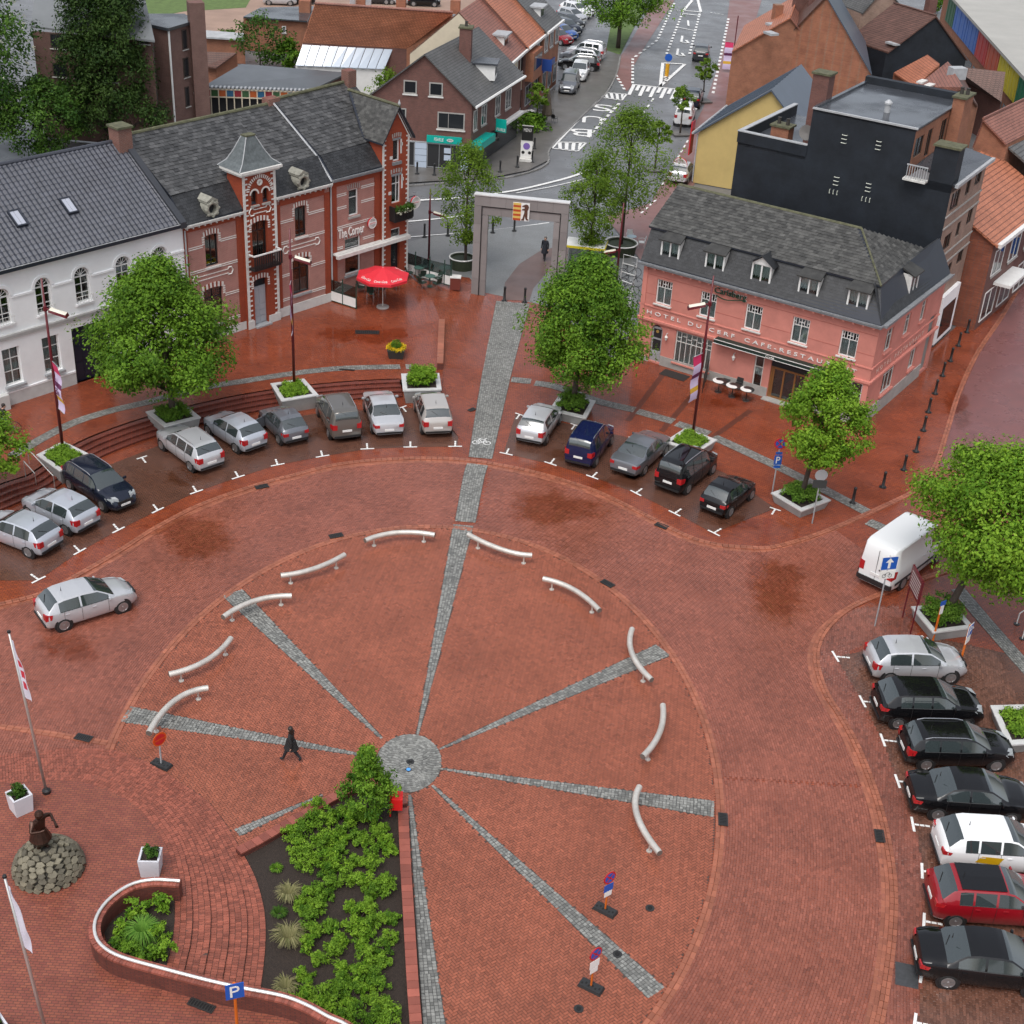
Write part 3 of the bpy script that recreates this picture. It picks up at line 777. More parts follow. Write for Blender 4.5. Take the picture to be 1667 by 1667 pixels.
# hatched ends of the bus bay and the outline
def hatch(p,n):
    a,b,c,d=[G(*q)for q in p]
    for k in range(n):
        t0,t1=k/n,(k+.55)/n
        mk_.quad(*[(q.x,q.y,-.006)for q in(a+(b-a)*t0,a+(b-a)*t1,d+(c-d)*min(1,t1+.25),d+(c-d)*min(1,t0+.25))])
    for q,r_ in((a,b),(b,c),(c,d),(d,a)):stripe(mk_,q,r_,.2,-.006)
hatch([(983,150),(1020,153),(1012,163),(978,158)],4);hatch([(908,231),(954,232),(940,246),(899,241)],4)
stripe(mk_,G(983,150),G(905,234),.25,-.008)
# curved white lines at the corner
def curve_line(pts,w):
    P=resample(GP(pts),1.0)
    for i in range(len(P)-1):stripe(mk_,P[i],P[i+1],w,-.008)
curve_line([(972,268),(940,284),(890,298),(830,311),(740,322),(670,326)],.3)
curve_line([(955,290),(900,303),(840,314)],.12)
curve_line([(640,362),(700,357),(760,350)],.2);stripe(mk_,G(806,351),G(824,348),.4,-.008);stripe(mk_,G(876,351),G(893,354),.7,-.008)
curve_line([(660,386),(800,374),(894,362)],.12)
# traffic island outline, arrows
for q,r_ in(((1079,102),(1075,140)),((1075,140),(1115,104)),((1115,104),(1079,102)),((1127,0),(1113,17)),((1113,17),(1141,19)),((1141,19),(1136,0)),((1112,22),(1141,25))):stripe(mk_,G(*q),G(*r_),.35,-.006)
for i in range(3):stripe(mk_,G(1080+i*2,126+i*4),G(1090-i*3,122+i*5),.3,-.006)
for x,y in((1108,62),(1101,83)):
    stripe(mk_,G(x+3,y-4),G(x+1,y+6),.28,-.006);stripe(mk_,G(x+1,y+6),G(x+12,y+8),.28,-.006);stripe(mk_,G(x+9,y+3),G(x+13,y+8),.3,-.006)
stripe(mk_,G(1120,33),G(1121,42),.25,-.006);stripe(mk_,G(1103,44),G(1133,50),.2,-.006)
for k in range(4):stripe(mk_,G(1096+k*5,16+k*.5),G(1099+k*5,16.3+k*.5),.2,-.006);stripe(mk_,G(1156+k*6,20+k),G(1160+k*6,20.5+k),.2,-.006)
mk_.build('road_markings',M_mark,None,kind='structure')
# BUS lettering painted on the road, read from up the street
def ground_text(body,c,up,width,hgt,z):
    c=G(*c);uq=(G(*up)-c).normalized();rq=Vector((uq.y,-uq.x,0))
    return lettering(body,-width/2,width/2,-hgt/2,hgt/2,lambda x,d,zz:tuple(c+rq*x+uq*zz+Vector((0,0,z+d*.2))),M_mark,None,'bus_lettering')
for ch,c in(('S',(980,175)),('U',(965,194)),('B',(946,215))):
    o=ground_text(ch,c,(c[0]-5,c[1]+60),2.0,2.4,-.03);o['kind']='structure'
# ================================================================ buildings
class Fc:
    """a wall face in a building's local frame: start point, direction along, direction into the wall"""
    def __init__(s,p,d=(1,0),n=None):
        s.p=p;s.d=d;s.n=n or(-d[1],d[0])
    def __call__(s,q):return(s.p[0]+s.d[0]*q[0]+s.n[0]*q[1],s.p[1]+s.d[1]*q[0]+s.n[1]*q[1],q[2])
FRONT=Fc((0,0))
def wall(mb,fc,a0,a1,z0,z1,ops=(),rev=.2):
    """sheet of wall with real openings (a0,a1,z0,z1[,arch]) and their reveals"""
    mb.xf=fc
    xs=sorted({a0,a1,*[o[0]for o in ops],*[o[1]for o in ops]});zs=sorted({z0,z1,*[o[2]for o in ops],*[o[3]for o in ops]})
    xs=[x for x in xs if a0-1e-6<=x<=a1+1e-6];zs=[z for z in zs if z0-1e-6<=z<=z1+1e-6]
    for i in range(len(xs)-1):
        for j in range(len(zs)-1):
            cx,cz=(xs[i]+xs[i+1])/2,(zs[j]+zs[j+1])/2
            if any(o[0]<cx<o[1]and o[2]<cz<o[3]for o in ops):continue
            mb.quad((xs[i],0,zs[j]),(xs[i+1],0,zs[j]),(xs[i+1],0,zs[j+1]),(xs[i],0,zs[j+1]))
    for o in ops:
        a,b,c,d=o[:4]
        mb.quad((a,0,c),(a,0,d),(a,rev,d),(a,rev,c));mb.quad((b,0,d),(b,0,c),(b,rev,c),(b,rev,d))
        mb.quad((a,0,c),(a,rev,c),(b,rev,c),(b,0,c));mb.quad((a,0,d),(b,0,d),(b,rev,d),(a,rev,d))
        if len(o)>4 and o[4]:
            h=o[4];w=(b-a)/2;m_=(a+b)/2;N=8
            for sgn in(-1,1):
                pts=[(m_+sgn*w*math.cos(t),d-h+h*math.sin(t))for t in np.linspace(0,PI/2,N)]
                cor=(m_+sgn*w,d)
                for i in range(N-1):
                    mb.quad((cor[0],-.001,cor[1]),(pts[i][0],-.001,pts[i][1]),(pts[i+1][0],-.001,pts[i+1][1]))
                    mb.quad((pts[i][0],0,pts[i][1]),(pts[i+1][0],0,pts[i+1][1]),(pts[i+1][0],rev,pts[i+1][1]),(pts[i][0],rev,pts[i][1]))
    mb.xf=None
M_glass=glassmat('window_glass')
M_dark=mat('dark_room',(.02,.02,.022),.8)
M_dglass=mat('dark_reflecting_glass',(.018,.021,.024),.06,spec=.6)
M_white=mat('white_paint',(.72,.72,.7),.45,noise=.08,nscale=2)
M_wplas=mat('white_plaster',(.83,.835,.84),.7,noise=.07,nscale=.8)
M_offw=mat('weathered_white',(.6,.59,.56),.6,noise=.2,nscale=3)
M_grey=mat('grey_paint',(.3,.31,.32),.5,noise=.1,nscale=3)
M_stone=mat('grey_stone',(.33,.32,.3),.65,noise=.22,nscale=2)
M_curt=mat('net_curtain',(.78,.78,.77),.8,noise=.15,nscale=6)
M_black=mat('black_metal',(.015,.015,.016),.4)
M_navy=mat('navy_gutter',(.02,.024,.035),.4)
M_zinc=mat('zinc',(.36,.37,.38),.45,noise=.2,nscale=2)
M_lead=mat('lead_flashing',(.2,.21,.22),.5,noise=.25,nscale=3)
def window(T,fc,a0,a1,z0,z1,dep=.14,fr=.07,m=None,cols=(),rows=(),glass=None,back=True,sill=None,sm=None,curtain=None,bars=.04,name='window',sillp=.12):
    m=m or M_white;glass=glass or M_glass
    mb=MB(fc);t=.05
    mb.box(a0,a0+fr,dep-t,dep,z0,z1);mb.box(a1-fr,a1,dep-t,dep,z0,z1);mb.box(a0+fr,a1-fr,dep-t,dep,z0,z0+fr);mb.box(a0+fr,a1-fr,dep-t,dep,z1-fr,z1)
    xs=[a0+fr]+[a0+(a1-a0)*c for c in cols]+[a1-fr];zs=[z0+fr]+[z0+(z1-z0)*c for c in rows]+[z1-fr]
    for x in xs[1:-1]:mb.box(x-bars/2,x+bars/2,dep-t*.9,dep-.001,z0+fr,z1-fr)
    for z in zs[1:-1]:mb.box(a0+fr,a1-fr,dep-t*.8,dep-.002,z-bars/2,z+bars/2)
    w=mb.build(name,m,T)
    for i in range(len(xs)-1):
        for j in range(len(zs)-1):
            g=MB(fc);g.box(xs[i]-.01,xs[i+1]+.01,dep-.012,dep-.004,zs[j]-.01,zs[j+1]+.01);g.build('pane',glass,w)
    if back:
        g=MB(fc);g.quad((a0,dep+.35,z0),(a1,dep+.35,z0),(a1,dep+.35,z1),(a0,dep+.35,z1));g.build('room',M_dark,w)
    if curtain:
        c0,c1=curtain;n=max(6,int((a1-a0)/.09));g=MB(fc)
        for k in range(n):
            x0,x1=a0+fr+(a1-a0-2*fr)*k/n,a0+fr+(a1-a0-2*fr)*(k+1)/n
            y0,y1=dep+.06+.04*(k%2),dep+.06+.04*((k+1)%2)
            g.quad((x0,y0,c0),(x1,y1,c0),(x1,y1,c1),(x0,y0,c1))
        g.build('curtain',M_curt,w)
    if sill is not None:
        g=MB(fc);g.box(a0-.08,a1+.08,-sillp,dep-.06,z0-sill,z0-.005);g.build('sill',sm or M_stone,w)
    return w
def slab(name,T,pts,th,m,kind=None):
    """roof plane with thickness, from 3-4 local points"""
    n=len(pts);mb=MB()
    mb.add([tuple(p)for p in pts]+[(p[0],p[1],p[2]-th)for p in pts],[tuple(range(n)),tuple(range(2*n-1,n-1,-1))]+[(i,i+n,(i+1)%n+n,(i+1)%n)for i in range(n)])
    return mb.build(name,m,T,kind=kind)
def tiles(name,T,O,U,V,L0,L1,vlen,tw,th,m,thick=.03,pan=False,ragged=.0,parent=None):
    """overlapping roof tiles on a plane: O origin, U along eave, V up the slope; L0(v)..L1(v) = extent along U"""
    O,U,V=[np.array(q,float)for q in(O,U,V)];U/=np.linalg.norm(U);V/=np.linalg.norm(V)
    N=np.cross(U,V);N=N if N[2]>0 else-N
    vs=[];fs=[];tt=[]
    rows=int(vlen/th+.5)
    seg=4 if pan else 1
    for r_ in range(rows):
        v0,v1=r_*th,min((r_+1.25)*th,vlen+.02)
        vm=min((r_+.5)*th,vlen);l,h=L0(vm),L1(vm)
        off=(0 if pan else(r_%2)*tw/2)
        u=l-off
        while u<h-.02:
            a,b=max(u,l),min(u+tw*.97,h)
            u+=tw
            if b-a<.03:continue
            o=len(vs);tk=thick*(1+random.uniform(-ragged,ragged));sk=random.uniform(-1,1)*ragged*.02
            for k in range(seg+1):
                x=a+(b-a)*k/seg;bu=.032*math.sin(2*PI*k/seg)if pan else 0
                for(v,lift)in((v0,-.005),(v0+sk,tk+bu),(v1,tk*.12+bu*.9)):
                    vs.append(tuple(O+U*x+V*v+N*lift))
            for k in range(seg):
                q=o+k*3
                fs.append((q,q+3,q+4,q+1));fs.append((q+1,q+4,q+5,q+2))
            t=random.random();tt+=[t]*(2*seg)
            fs.append((o,o+1,o+2));fs.append((o+seg*3,o+seg*3+2,o+seg*3+1));tt+=[t,t]
    return mk(name,vs,fs,m,parent or T,False,'stuff',tt)
def frame_at(a,b,z):
    A,B=G(*a,z),G(*b,z);d=B-A
    return A,math.atan2(d.y,d.x),d.length
def band(mb,fc,a0,a1,z0,z1,p=.03):mb.xf=fc;mb.box(a0,a1,-p,.02,z0,z1);mb.xf=None
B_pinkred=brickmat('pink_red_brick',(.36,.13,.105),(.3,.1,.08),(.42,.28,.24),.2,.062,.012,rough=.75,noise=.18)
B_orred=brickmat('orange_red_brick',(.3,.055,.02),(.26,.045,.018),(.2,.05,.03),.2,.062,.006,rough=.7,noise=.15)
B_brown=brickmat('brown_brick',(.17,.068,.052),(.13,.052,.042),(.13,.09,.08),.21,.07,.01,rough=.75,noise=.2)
B_brown2=brickmat('dull_brown_brick',(.17,.085,.07),(.14,.07,.058),(.18,.13,.11),.21,.07,.01,rough=.8,noise=.2)
B_orange=brickmat('orange_brick',(.33,.12,.06),(.27,.09,.05),(.25,.15,.1),.21,.07,.012,rough=.75,noise=.28)
B_tan=brickmat('tan_brick',(.3,.19,.14),(.24,.14,.105),(.3,.24,.2),.21,.07,.012,rough=.75,noise=.25)
T_navy=mat('new_navy_tiles',(.06,.064,.08),.28,tint=.16,spec=.5)
T_slate=mat('old_slates',(.056,.056,.056),.42,tint=.45,noise=.5,nscale=1.6,bump=.3,bscale=12)
T_slate2=mat('dark_slates',(.023,.024,.026),.5,tint=.35,noise=.25,nscale=1.2)
T_slate3=mat('lichen_slates',(.058,.057,.053),.6,tint=.4,noise=.55,nscale=2.2,bump=.3,bscale=14)
T_moss=mat('moss_ridge',(.09,.09,.05),.8,noise=.5,nscale=4)
def rooftile(name,c,bw=.28,bh=.16):return brickmat(name,c,tuple(q*.85 for q in c),tuple(q*.4 for q in c),bw,bh,.018,rough=.5,bump=.8,noise=.3,ns=.8)
T_orange=rooftile('orange_roof_tiles',(.46,.17,.095));T_red=rooftile('weathered_red_roof_tiles',(.3,.125,.09));T_brownr=rooftile('brown_roof_tiles',(.13,.065,.05))
T_grey=rooftile('grey_roof_slates',(.12,.12,.118));T_blue=mat('blue_grey_metal_roof',(.075,.095,.125),.35,noise=.12,nscale=.7)
T_bit=mat('wet_bitumen_roof',(.05,.055,.064),.22,noise=.3,nscale=.5,rnoise=.15)
# frame shared by the three left-hand houses
FA,FR,FL=frame_at((124.7,624.4),(534.8,491),TERR)
# ---------------------------------------------------------------- white house
wh=thing('white_house','long white plastered house with arched upper windows and a new navy tiled roof','house',FA,FR)
ops=[(c-.47,c+.47,4.66,6.7,.47)for c in(-3.78,-1.33,1.07,3.7,6.17)]
low=[(-4.2,-3.15,1.12,3.28),(-1.8,-.74,1.15,3.28),(.05,2.4,0,3.33)]
mb=MB();wall(mb,FRONT,-12,7.84,0,7.75,ops+low,.22)
mb.xf=None;mb.quad((7.84,0,0),(7.84,10,0),(7.84,10,7.75),(7.84,0,7.75));mb.quad((-12,0,0),(-12,10,0),(-12,10,7.75),(-12,0,7.75));mb.quad((-12,10,0),(7.84,10,0),(7.84,10,7.75),(-12,10,7.75))
mb.build('wall',M_wplas,wh)
for o in ops:
    mb=MB();m_=(o[0]+o[1])/2;N=14;z_=o[3]-.47
    for i in range(N):
        t,t2=PI*i/N,PI*(i+1)/N
        P_=lambda r_,t_,y_:(m_+r_*math.cos(t_),y_,z_+r_*math.sin(t_))
        mb.quad(P_(.5,t,-.06),P_(.66,t,-.06),P_(.66,t2,-.06),P_(.5,t2,-.06));mb.quad(P_(.66,t,-.06),P_(.66,t,0),P_(.66,t2,0),P_(.66,t2,-.06));mb.quad(P_(.5,t,-.06),P_(.5,t2,-.06),P_(.5,t2,0),P_(.5,t,0))
    mb.build('window_arch_moulding',M_wplas,wh)
e_=-12
for o in ops+[(7.94,0)]:mb=MB();mb.box(e_,o[0]-.12,-.07,.02,6.05,6.17);mb.build('string_course',M_wplas,wh);e_=o[1]+.12
mb=MB();mb.box(-12,7.82,-.1,.02,3.82,4.0);mb.box(-12,7.82,-.16,.02,4.0,4.12);mb.build('band_course',mat('grey_white_stone',(.5,.5,.49),.6,noise=.1),wh)
for q in((-12,.0),(2.45,7.8)):mb=MB();mb.box(*q,-.06,.02,0,.72);mb.build('plinth',mat('pale_plinth',(.52,.52,.51),.65,noise=.15,nscale=2),wh)
for q in((-12,.0),(2.45,7.8)):mb=MB();mb.box(*q,-.08,.02,.72,.82);mb.build('plinth_moulding',M_wplas,wh)
for o in ops:
    window(wh,FRONT,o[0],o[1],4.66,6.2,rows=(.36,.69),cols=(.5,),dep=.2,fr=.08,sill=.1,sm=M_wplas)
    m_=(o[0]+o[1])/2;mb=MB()
    for a_ in(30,60,90,120,150):mb.tube([(m_,.17,6.22),(m_+.44*math.cos(R(a_)),.17,6.22+.44*math.sin(R(a_)))],.02,4)
    mb.tube([(m_+.43*math.cos(t),.17,6.22+.43*math.sin(t))for t in np.linspace(0,PI,13)],.035,4)
    w=mb.build('fanlight',M_white,wh)
    mb=MB();mb.add([(m_,.19,6.2)]+[(m_+.44*math.cos(t),.19,6.2+.44*math.sin(t))for t in np.linspace(0,PI,13)],[(0,i,i+1)for i in range(1,13)]);mb.build('pane',M_glass,w)
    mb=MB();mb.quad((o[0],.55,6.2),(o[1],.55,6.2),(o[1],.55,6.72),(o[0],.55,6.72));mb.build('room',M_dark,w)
    mb=MB()
    for z_ in(4.72,5.12):mb.tube([(o[0]-.05,-.16,z_),(o[1]+.05,-.16,z_)],.015,4)
    for k in range(7):x=o[0]-.03+k*(1.0/6.0);mb.tube([(x,-.16,4.72),(x,-.16,5.12)],.009,4)
    for x in(o[0]-.05,o[1]+.05):mb.tube([(x,-.16,5.1),(x,.02,5.1)],.012,4)
    mb.build('window_railing',M_offw,wh)
for o in low[:2]:window(wh,FRONT,*o,rows=(.36,.7),cols=(.5,),dep=.2,fr=.08,sill=.14,sm=M_grey,curtain=(1.15,3.2),sillp=.2)
gt=MB();gt.box(.05,2.4,.16,.2,0,3.33);g=gt.build('carriage_gate',mat('navy_gate',(.012,.015,.028),.35),wh)
for k in range(4):
    for(z_,h_)in((.25,.9),(1.25,.9),(2.25,.75)):
        mb=MB();x=.15+k*.57;mb.box(x,x+.46,.13,.165,z_,z_+h_);mb.build('gate_panel',mat('navy_gate',(0,0,0)),g)
mb=MB();mb.box(-12,7.9,-.4,.05,7.62,7.82);mb.build('gutter',M_navy,wh)
mb=MB();mb.box(-12,7.9,-.42,-.36,7.822,7.85);mb.build('gutter_edge',M_zinc,wh)
slab('roof',wh,[(-12,-.3,7.83),(7.7,-.3,7.83),(7.7,5.1,11.42),(-12,5.1,11.42)],.12,M_navy)
slab('roof_back',wh,[(-12,5.1,11.42),(7.7,5.1,11.42),(7.7,10.3,7.8),(-12,10.3,7.8)],.12,M_navy)
sl_=math.hypot(5.4,3.59)
tiles('roof_tiles',wh,(0,-.3,7.84),(1,0,0),(0,5.4,3.59),lambda v:-12,lambda v:7.45,sl_,.3,.345,T_navy,.035,pan=True)
mb=MB()
for k in range(44):x=-12+k*.45;mb.tube([(x,5.1,11.44),(x+.45,5.1,11.45)],.12,8)
mb.build('ridge_tiles',T_navy,wh)
mb=MB();mb.add([(7.45,-.45,7.95),(7.85,-.45,7.95),(7.85,5.2,11.68),(7.45,5.2,11.68),(7.45,-.45,7.6),(7.85,-.45,7.6),(7.85,5.2,11.3),(7.45,5.2,11.3)],[(0,1,2,3),(0,4,5,1),(1,5,6,2),(0,3,7,4)]);mb.build('verge_flashing',mat('dark_verge',(.035,.038,.045),.45),wh)
for u_,v_ in((-1.2,2.25),(1.95,2.3)):
    V_=Vector((0,5.4,3.59)).normalized();N_=Vector((0,-V_.z,V_.y));O_=Vector((u_,-.3,7.84))
    def sk(p,O_=O_,V_=V_,N_=N_):return tuple(O_+Vector((p[0],0,0))+V_*p[1]+N_*p[2])
    mb=MB(sk);
    for b_ in((-.33,.33,v_,v_+.08),(-.33,.33,v_+1.02,v_+1.1),(-.33,-.25,v_+.08,v_+1.02),(.25,.33,v_+.08,v_+1.02)):mb.box(b_[0],b_[1],b_[2],b_[3],.02,.17)
    w=mb.build('skylight',M_navy,wh)
    mb=MB(sk);mb.box(-.25,-.012,v_+.08,v_+1.02,.1,.13);mb.build('pane',mat('skylight_glass',(.4,.42,.48),.08,spec=.8),w);mb=MB(sk);mb.box(.012,.25,v_+.08,v_+1.02,.1,.13);mb.build('pane',MATS['skylight_glass'],w)
mb=MB();mb.box(-5.2,-4.35,-.45,-.05,0,.86);cb=mb.build('utility_cabinet',mat('pale_cabinet',(.55,.55,.53),.5),None);cb.matrix_world=wh.matrix_basis.copy();tag(cb,'pale low utility cabinet against the white house at the left edge','cabinet')
# ---------------------------------------------------------------- red brick house with turret
def polybands(T,runs,m,name,p=.025):
    for a0,a1,z in runs:
        for q in(z,z+.12):mb=MB();mb.box(a0,a1,-p,.01,q,q+.05);mb.build(name,m,T)
def lintel(T,a0,a1,z,m1,m2,rise=.14,n=11,hgt=.3,y=0.,legs=True):
    """segmental arch of alternating white and red bricks, each its own piece"""
    for k in range(n):
        f0,f1=k/n,(k+1)/n;zz=[z+rise*(1-(2*f-1)**2)for f in(f0,f1)]
        x0,x1=a0-.08+(a1-a0+.16)*f0,a0-.08+(a1-a0+.16)*f1;p=.03 if k%2==0 else .012
        fan_=.06*(f0-.5),.06*(f1-.5)
        mb=MB();mb.add([(x0,y-p,zz[0]),(x1-.01,y-p,zz[1]),(x1-.01+fan_[1],y-p,zz[1]+hgt),(x0+fan_[0],y-p,zz[0]+hgt),(x0,y+.02,zz[0]),(x1-.01,y+.02,zz[1]),(x1-.01+fan_[1],y+.02,zz[1]+hgt),(x0+fan_[0],y+.02,zz[0]+hgt)],[(0,1,2,3),(0,4,5,1),(1,5,6,2),(2,6,7,3),(3,7,4,0)])
        mb.build('arch_brick',m1 if k%2==0 else m2,T)
    if legs:
        for s_,x in((-1,a0-.2),(1,a1+.04)):
            for k in range(4):
                mb=MB();mb.box(x,x+.16,y-.03,y+.02,z-.02-k*.14,z+.06-k*.14);mb.build('quoin_brick',m1,T)
def quoins(T,a,z0,z1,m,w=.22,y=0.,side=1,step=.16):
    mb=MB();k=0;z=z0
    mb.box(min(a,a+side*w*.5),max(a,a+side*w*.5),y-.03,y+.02,z0,z1)
    while z<z1-.02:
        if k%2==0:mb.box(min(a+side*w*.5,a+side*w),max(a+side*w*.5,a+side*w),y-.03,y+.02,z,min(z+step*.55,z1))
        z+=step;k+=1
    return mb.build('quoin_strip',m,T)
def ornament(T,a0,a1,z,m,y=0.):
    mb=MB();t=.05
    mb.box(a0+.35,a1-.35,y-.03,y+.01,z+.1,z+.1+t);mb.box(a0+.35,a1-.35,y-.03,y+.01,z-.1-t,z-.1)
    for s_,x in((1,a0),(-1,a1)):
        pts=[(x+s_*.35,z+.125),(x+s_*.35,z+.22),(x+s_*.12,z+.22),(x,z),(x+s_*.12,z-.22),(x+s_*.35,z-.22),(x+s_*.35,z-.125)]
        mb.tube([(q[0],y-.01,q[1])for q in pts],.045,4)
    return mb.build('white_brick_ornament',m,T)
def oeil(T,u_,z_,y_):
    """stone bull's-eye dormer"""
    def fl(p):return(u_+p[0],y_-p[2],z_+p[1])
    mb=MB(fl);mb.lathe([(.27,-.3),(.27,.3),(.36,.36),(.44,.33),(.46,.2),(.46,-.5)],20)
    for k in range(8):
        a=2*PI*k/8;mb.lathe([(.0,.2),(.09,.22),(.1,.34),(0,.38)],6,(.42*math.cos(a),.42*math.sin(a),0))
    mb.xf=None
    mb.box(u_-.4,u_+.4,y_-.28,y_+.7,z_+.34,z_+.48);mb.add([(u_-.42,y_-.3,z_+.48),(u_+.42,y_-.3,z_+.48),(u_,y_-.3,z_+.72),(u_-.42,y_+.8,z_+.48),(u_+.42,y_+.8,z_+.48),(u_,y_+.8,z_+.72)],[(0,1,2),(0,2,5,3),(1,4,5,2)])
    mb.box(u_-.4,u_+.4,y_-.2,y_+.6,z_-.5,z_-.36)
    o=mb.build('oculus_dormer',mat('lichen_stone',(.25,.245,.205),.75,noise=.35,nscale=5),T)
    mb=MB(fl);mb.lathe([(.27,-.1),(.27,.02),(0,.02)],18);mb.build('opening',M_dark,o)
rh=thing('turret_house','red brick house with white brick bands and a narrow zinc-capped turret bay','house',FA,FR)
ch=thing('corner_cafe','red brick corner cafe with a gabled tower, balcony flowers and roof of old slates','house',FA,FR)
BW=mat('white_glazed_brick',(.66,.64,.6),.5,noise=.1,nscale=4)
BRF=mat('red_arch_brick',(.25,.05,.025),.6,noise=.2,nscale=4)
uw=[(9.33,10.27,4.66,6.62,.08),(16.13,17.04,4.95,6.9,.08)]
lw=[(9.03,10.4,.95,3.3,.1),(15.84,17.19,1.2,3.55,.1)]
mb=MB();wall(mb,FRONT,14.5,18.95,0,7.75,[uw[1],lw[1]],.2);mb.build('wall',B_pinkred,rh);mb=MB();wall(mb,FRONT,7.85,12.1,0,7.4,[uw[0],lw[0]],.2)
mb.quad((7.85,0,7.4),(12.1,0,7.4),(12.1,0,7.7),(7.85,0,7.6));mb.build('wall',B_pinkred,rh)
mb=MB()
for a0,a1 in((7.86,8.1),(11.62,12.05),(14.55,14.95),(18.5,18.93)):mb.box(a0,a1,-.06,.01,.55,7.35)
mb.box(8.1,11.62,-.06,.01,7.1,7.4);mb.box(14.95,18.5,-.06,.01,7.25,7.6);mb.build('pilasters',B_orred,rh)
for q in((7.86,12.02,.5),(14.56,18.93,.6)):mb=MB();mb.box(q[0],q[1],-.08,.01,0,q[2]);mb.build('plinth',mat('white_plinth',(.55,.55,.53),.6,noise=.15,nscale=2),rh)
polybands(rh,[(8.1,9.15,5.95),(10.45,11.62,6.02),(8.1,11.62,4.47),(8.1,8.9,2.52),(10.6,11.62,2.55),(10.75,11.62,.9),(14.95,16.0,6.1),(17.2,18.5,6.2),(14.95,15.9,4.75),(17.2,18.5,4.75),(17.35,18.5,2.75),(14.95,15.7,2.6),(14.95,15.7,1.0),(17.35,18.5,1.0)],BW,'white_brick_band')
for o in uw:lintel(rh,o[0],o[1],o[3]-.08,BW,BRF);window(rh,FRONT,*o[:4],m=M_black,cols=(.5,),rows=(.2,),dep=.18,sill=.12,sm=M_offw)
for o in lw:lintel(rh,o[0],o[1],o[3]-.1,BW,BRF);window(rh,FRONT,*o[:4],m=M_black,cols=(.5,),rows=(.72,),dep=.18,sill=.14,sm=M_grey,curtain=(o[2],o[2]+.9)if o[0]>12 else None)
ornament(rh,8.3,11.25,4.08,BW);ornament(rh,15.1,18.1,4.35,BW)
# turret bay
TU0,TU1,TY=12.05,14.52,-.25
mb=MB();tf=Fc((0,TY))
wall(mb,tf,TU0,TU1,0,9.9,[(12.58,13.6,0,3.12,.12),(12.6,13.78,4.4,6.75,.12),(12.66,13.12,7.82,8.7,.23),(13.5,13.96,7.82,8.7,.23)],.3)
mb.quad((TU0,TY,0),(TU0,1.2,0),(TU0,1.2,9.9),(TU0,TY,9.9));mb.quad((TU1,TY,0),(TU1,1.2,0),(TU1,1.2,9.9),(TU1,TY,9.9));mb.build('turret_wall',B_orred,rh)
for q in((TU0-.02,12.5),(13.65,TU1+.02)):mb=MB();mb.box(*q,TY-.06,TY+.01,0,.5);mb.build('turret_plinth',MATS['white_plinth'],rh)
quoins(rh,TU0,.5,9.8,M_offw,.36,TY,1);quoins(rh,TU1,.5,9.8,M_offw,.36,TY,-1)
lintel(rh,12.58,13.6,3.02,BW,BRF,y=TY);lintel(rh,12.6,13.78,6.65,BW,BRF,y=TY)
dr=MB(tf);dr.box(12.58,13.6,.22,.27,.05,2.55);d_=dr.build('door',mat('grey_door',(.33,.35,.38),.45,noise=.05),rh)
for(x0,x1)in((12.63,13.06),(13.11,13.55)):
    for(z0,z1)in((.15,.55),(.6,.95),(1.0,1.3),(1.38,2.45)):mb=MB(tf);mb.box(x0,x1,.195,.225,z0,z1);mb.build('door_panel',MATS['grey_door'],d_)
mb=MB(tf);mb.box(12.6,13.6,.24,.26,2.56,3.12);mb.build('door_transom',M_dglass,rh);mb=MB(tf);mb.box(12.5,13.68,-.28,.2,0,.1);mb.build('doorstep',M_grey,rh)
window(rh,tf,12.62,13.76,4.4,6.72,m=M_black,cols=(.5,),rows=(.75,),dep=.25)
for x in(12.66,13.5):
    window(rh,tf,x,x+.46,7.82,8.68,m=M_black,dep=.25,fr=.04,sill=.1,sm=M_stone);mb=MB()
    for i in range(10):
        t,t2=PI*i/10,PI*(i+1)/10;c_=(x+.23,TY-.03,8.47);mb.quad((c_[0]+.25*math.cos(t),c_[1],c_[2]+.25*math.sin(t)),(c_[0]+.36*math.cos(t),c_[1],c_[2]+.36*math.sin(t)),(c_[0]+.36*math.cos(t2),c_[1],c_[2]+.36*math.sin(t2)),(c_[0]+.25*math.cos(t2),c_[1],c_[2]+.25*math.sin(t2)))
    mb.build('white_arch',BW,rh)
for k in range(19):
    t,t2=PI*k/19,PI*(k+.55)/19;c_=(13.3,TY-.035,8.62);mb=MB();mb.quad(*[(c_[0]+r_*math.cos(q),c_[1],c_[2]+r_*math.sin(q))for r_,q in((.78,t),(1.0,t),(1.0,t2),(.78,t2))]);mb.build('arch_brick',BW,rh)
mb=MB(lambda p:(13.3+p[0],TY-.02-p[2],9.15+p[1]));mb.lathe([(.1,0),(.1,.05),(.2,.05),(.2,0)],14);mb.build('roundel',BW,rh)
ornament(rh,12.45,14.1,7.42,BW,TY)
mb=MB();mb.box(12.3,14.35,TY-.5,TY,3.85,3.98);b_=mb.build('balcony',M_black,rh)
mb=MB();mb.box(12.25,14.4,TY-.55,TY-.47,4.8,4.88);mb.box(12.25,12.32,TY-.5,TY,4.8,4.88);mb.box(14.33,14.4,TY-.5,TY,4.8,4.88);mb.build('handrail',M_white,b_)
for k in range(13):mb=MB();x=12.3+k*.17;mb.box(x,x+.11,TY-.53,TY-.49,3.95,4.82);mb.build('baluster',M_black,b_)
mb=MB();mb.box(TU0-.3,TU1+.3,TY-.35,1.5,9.86,10.02);mb.box(TU0-.2,TU1+.2,TY-.2,1.4,9.72,9.86);mb.build('turret_cornice',M_offw,rh)
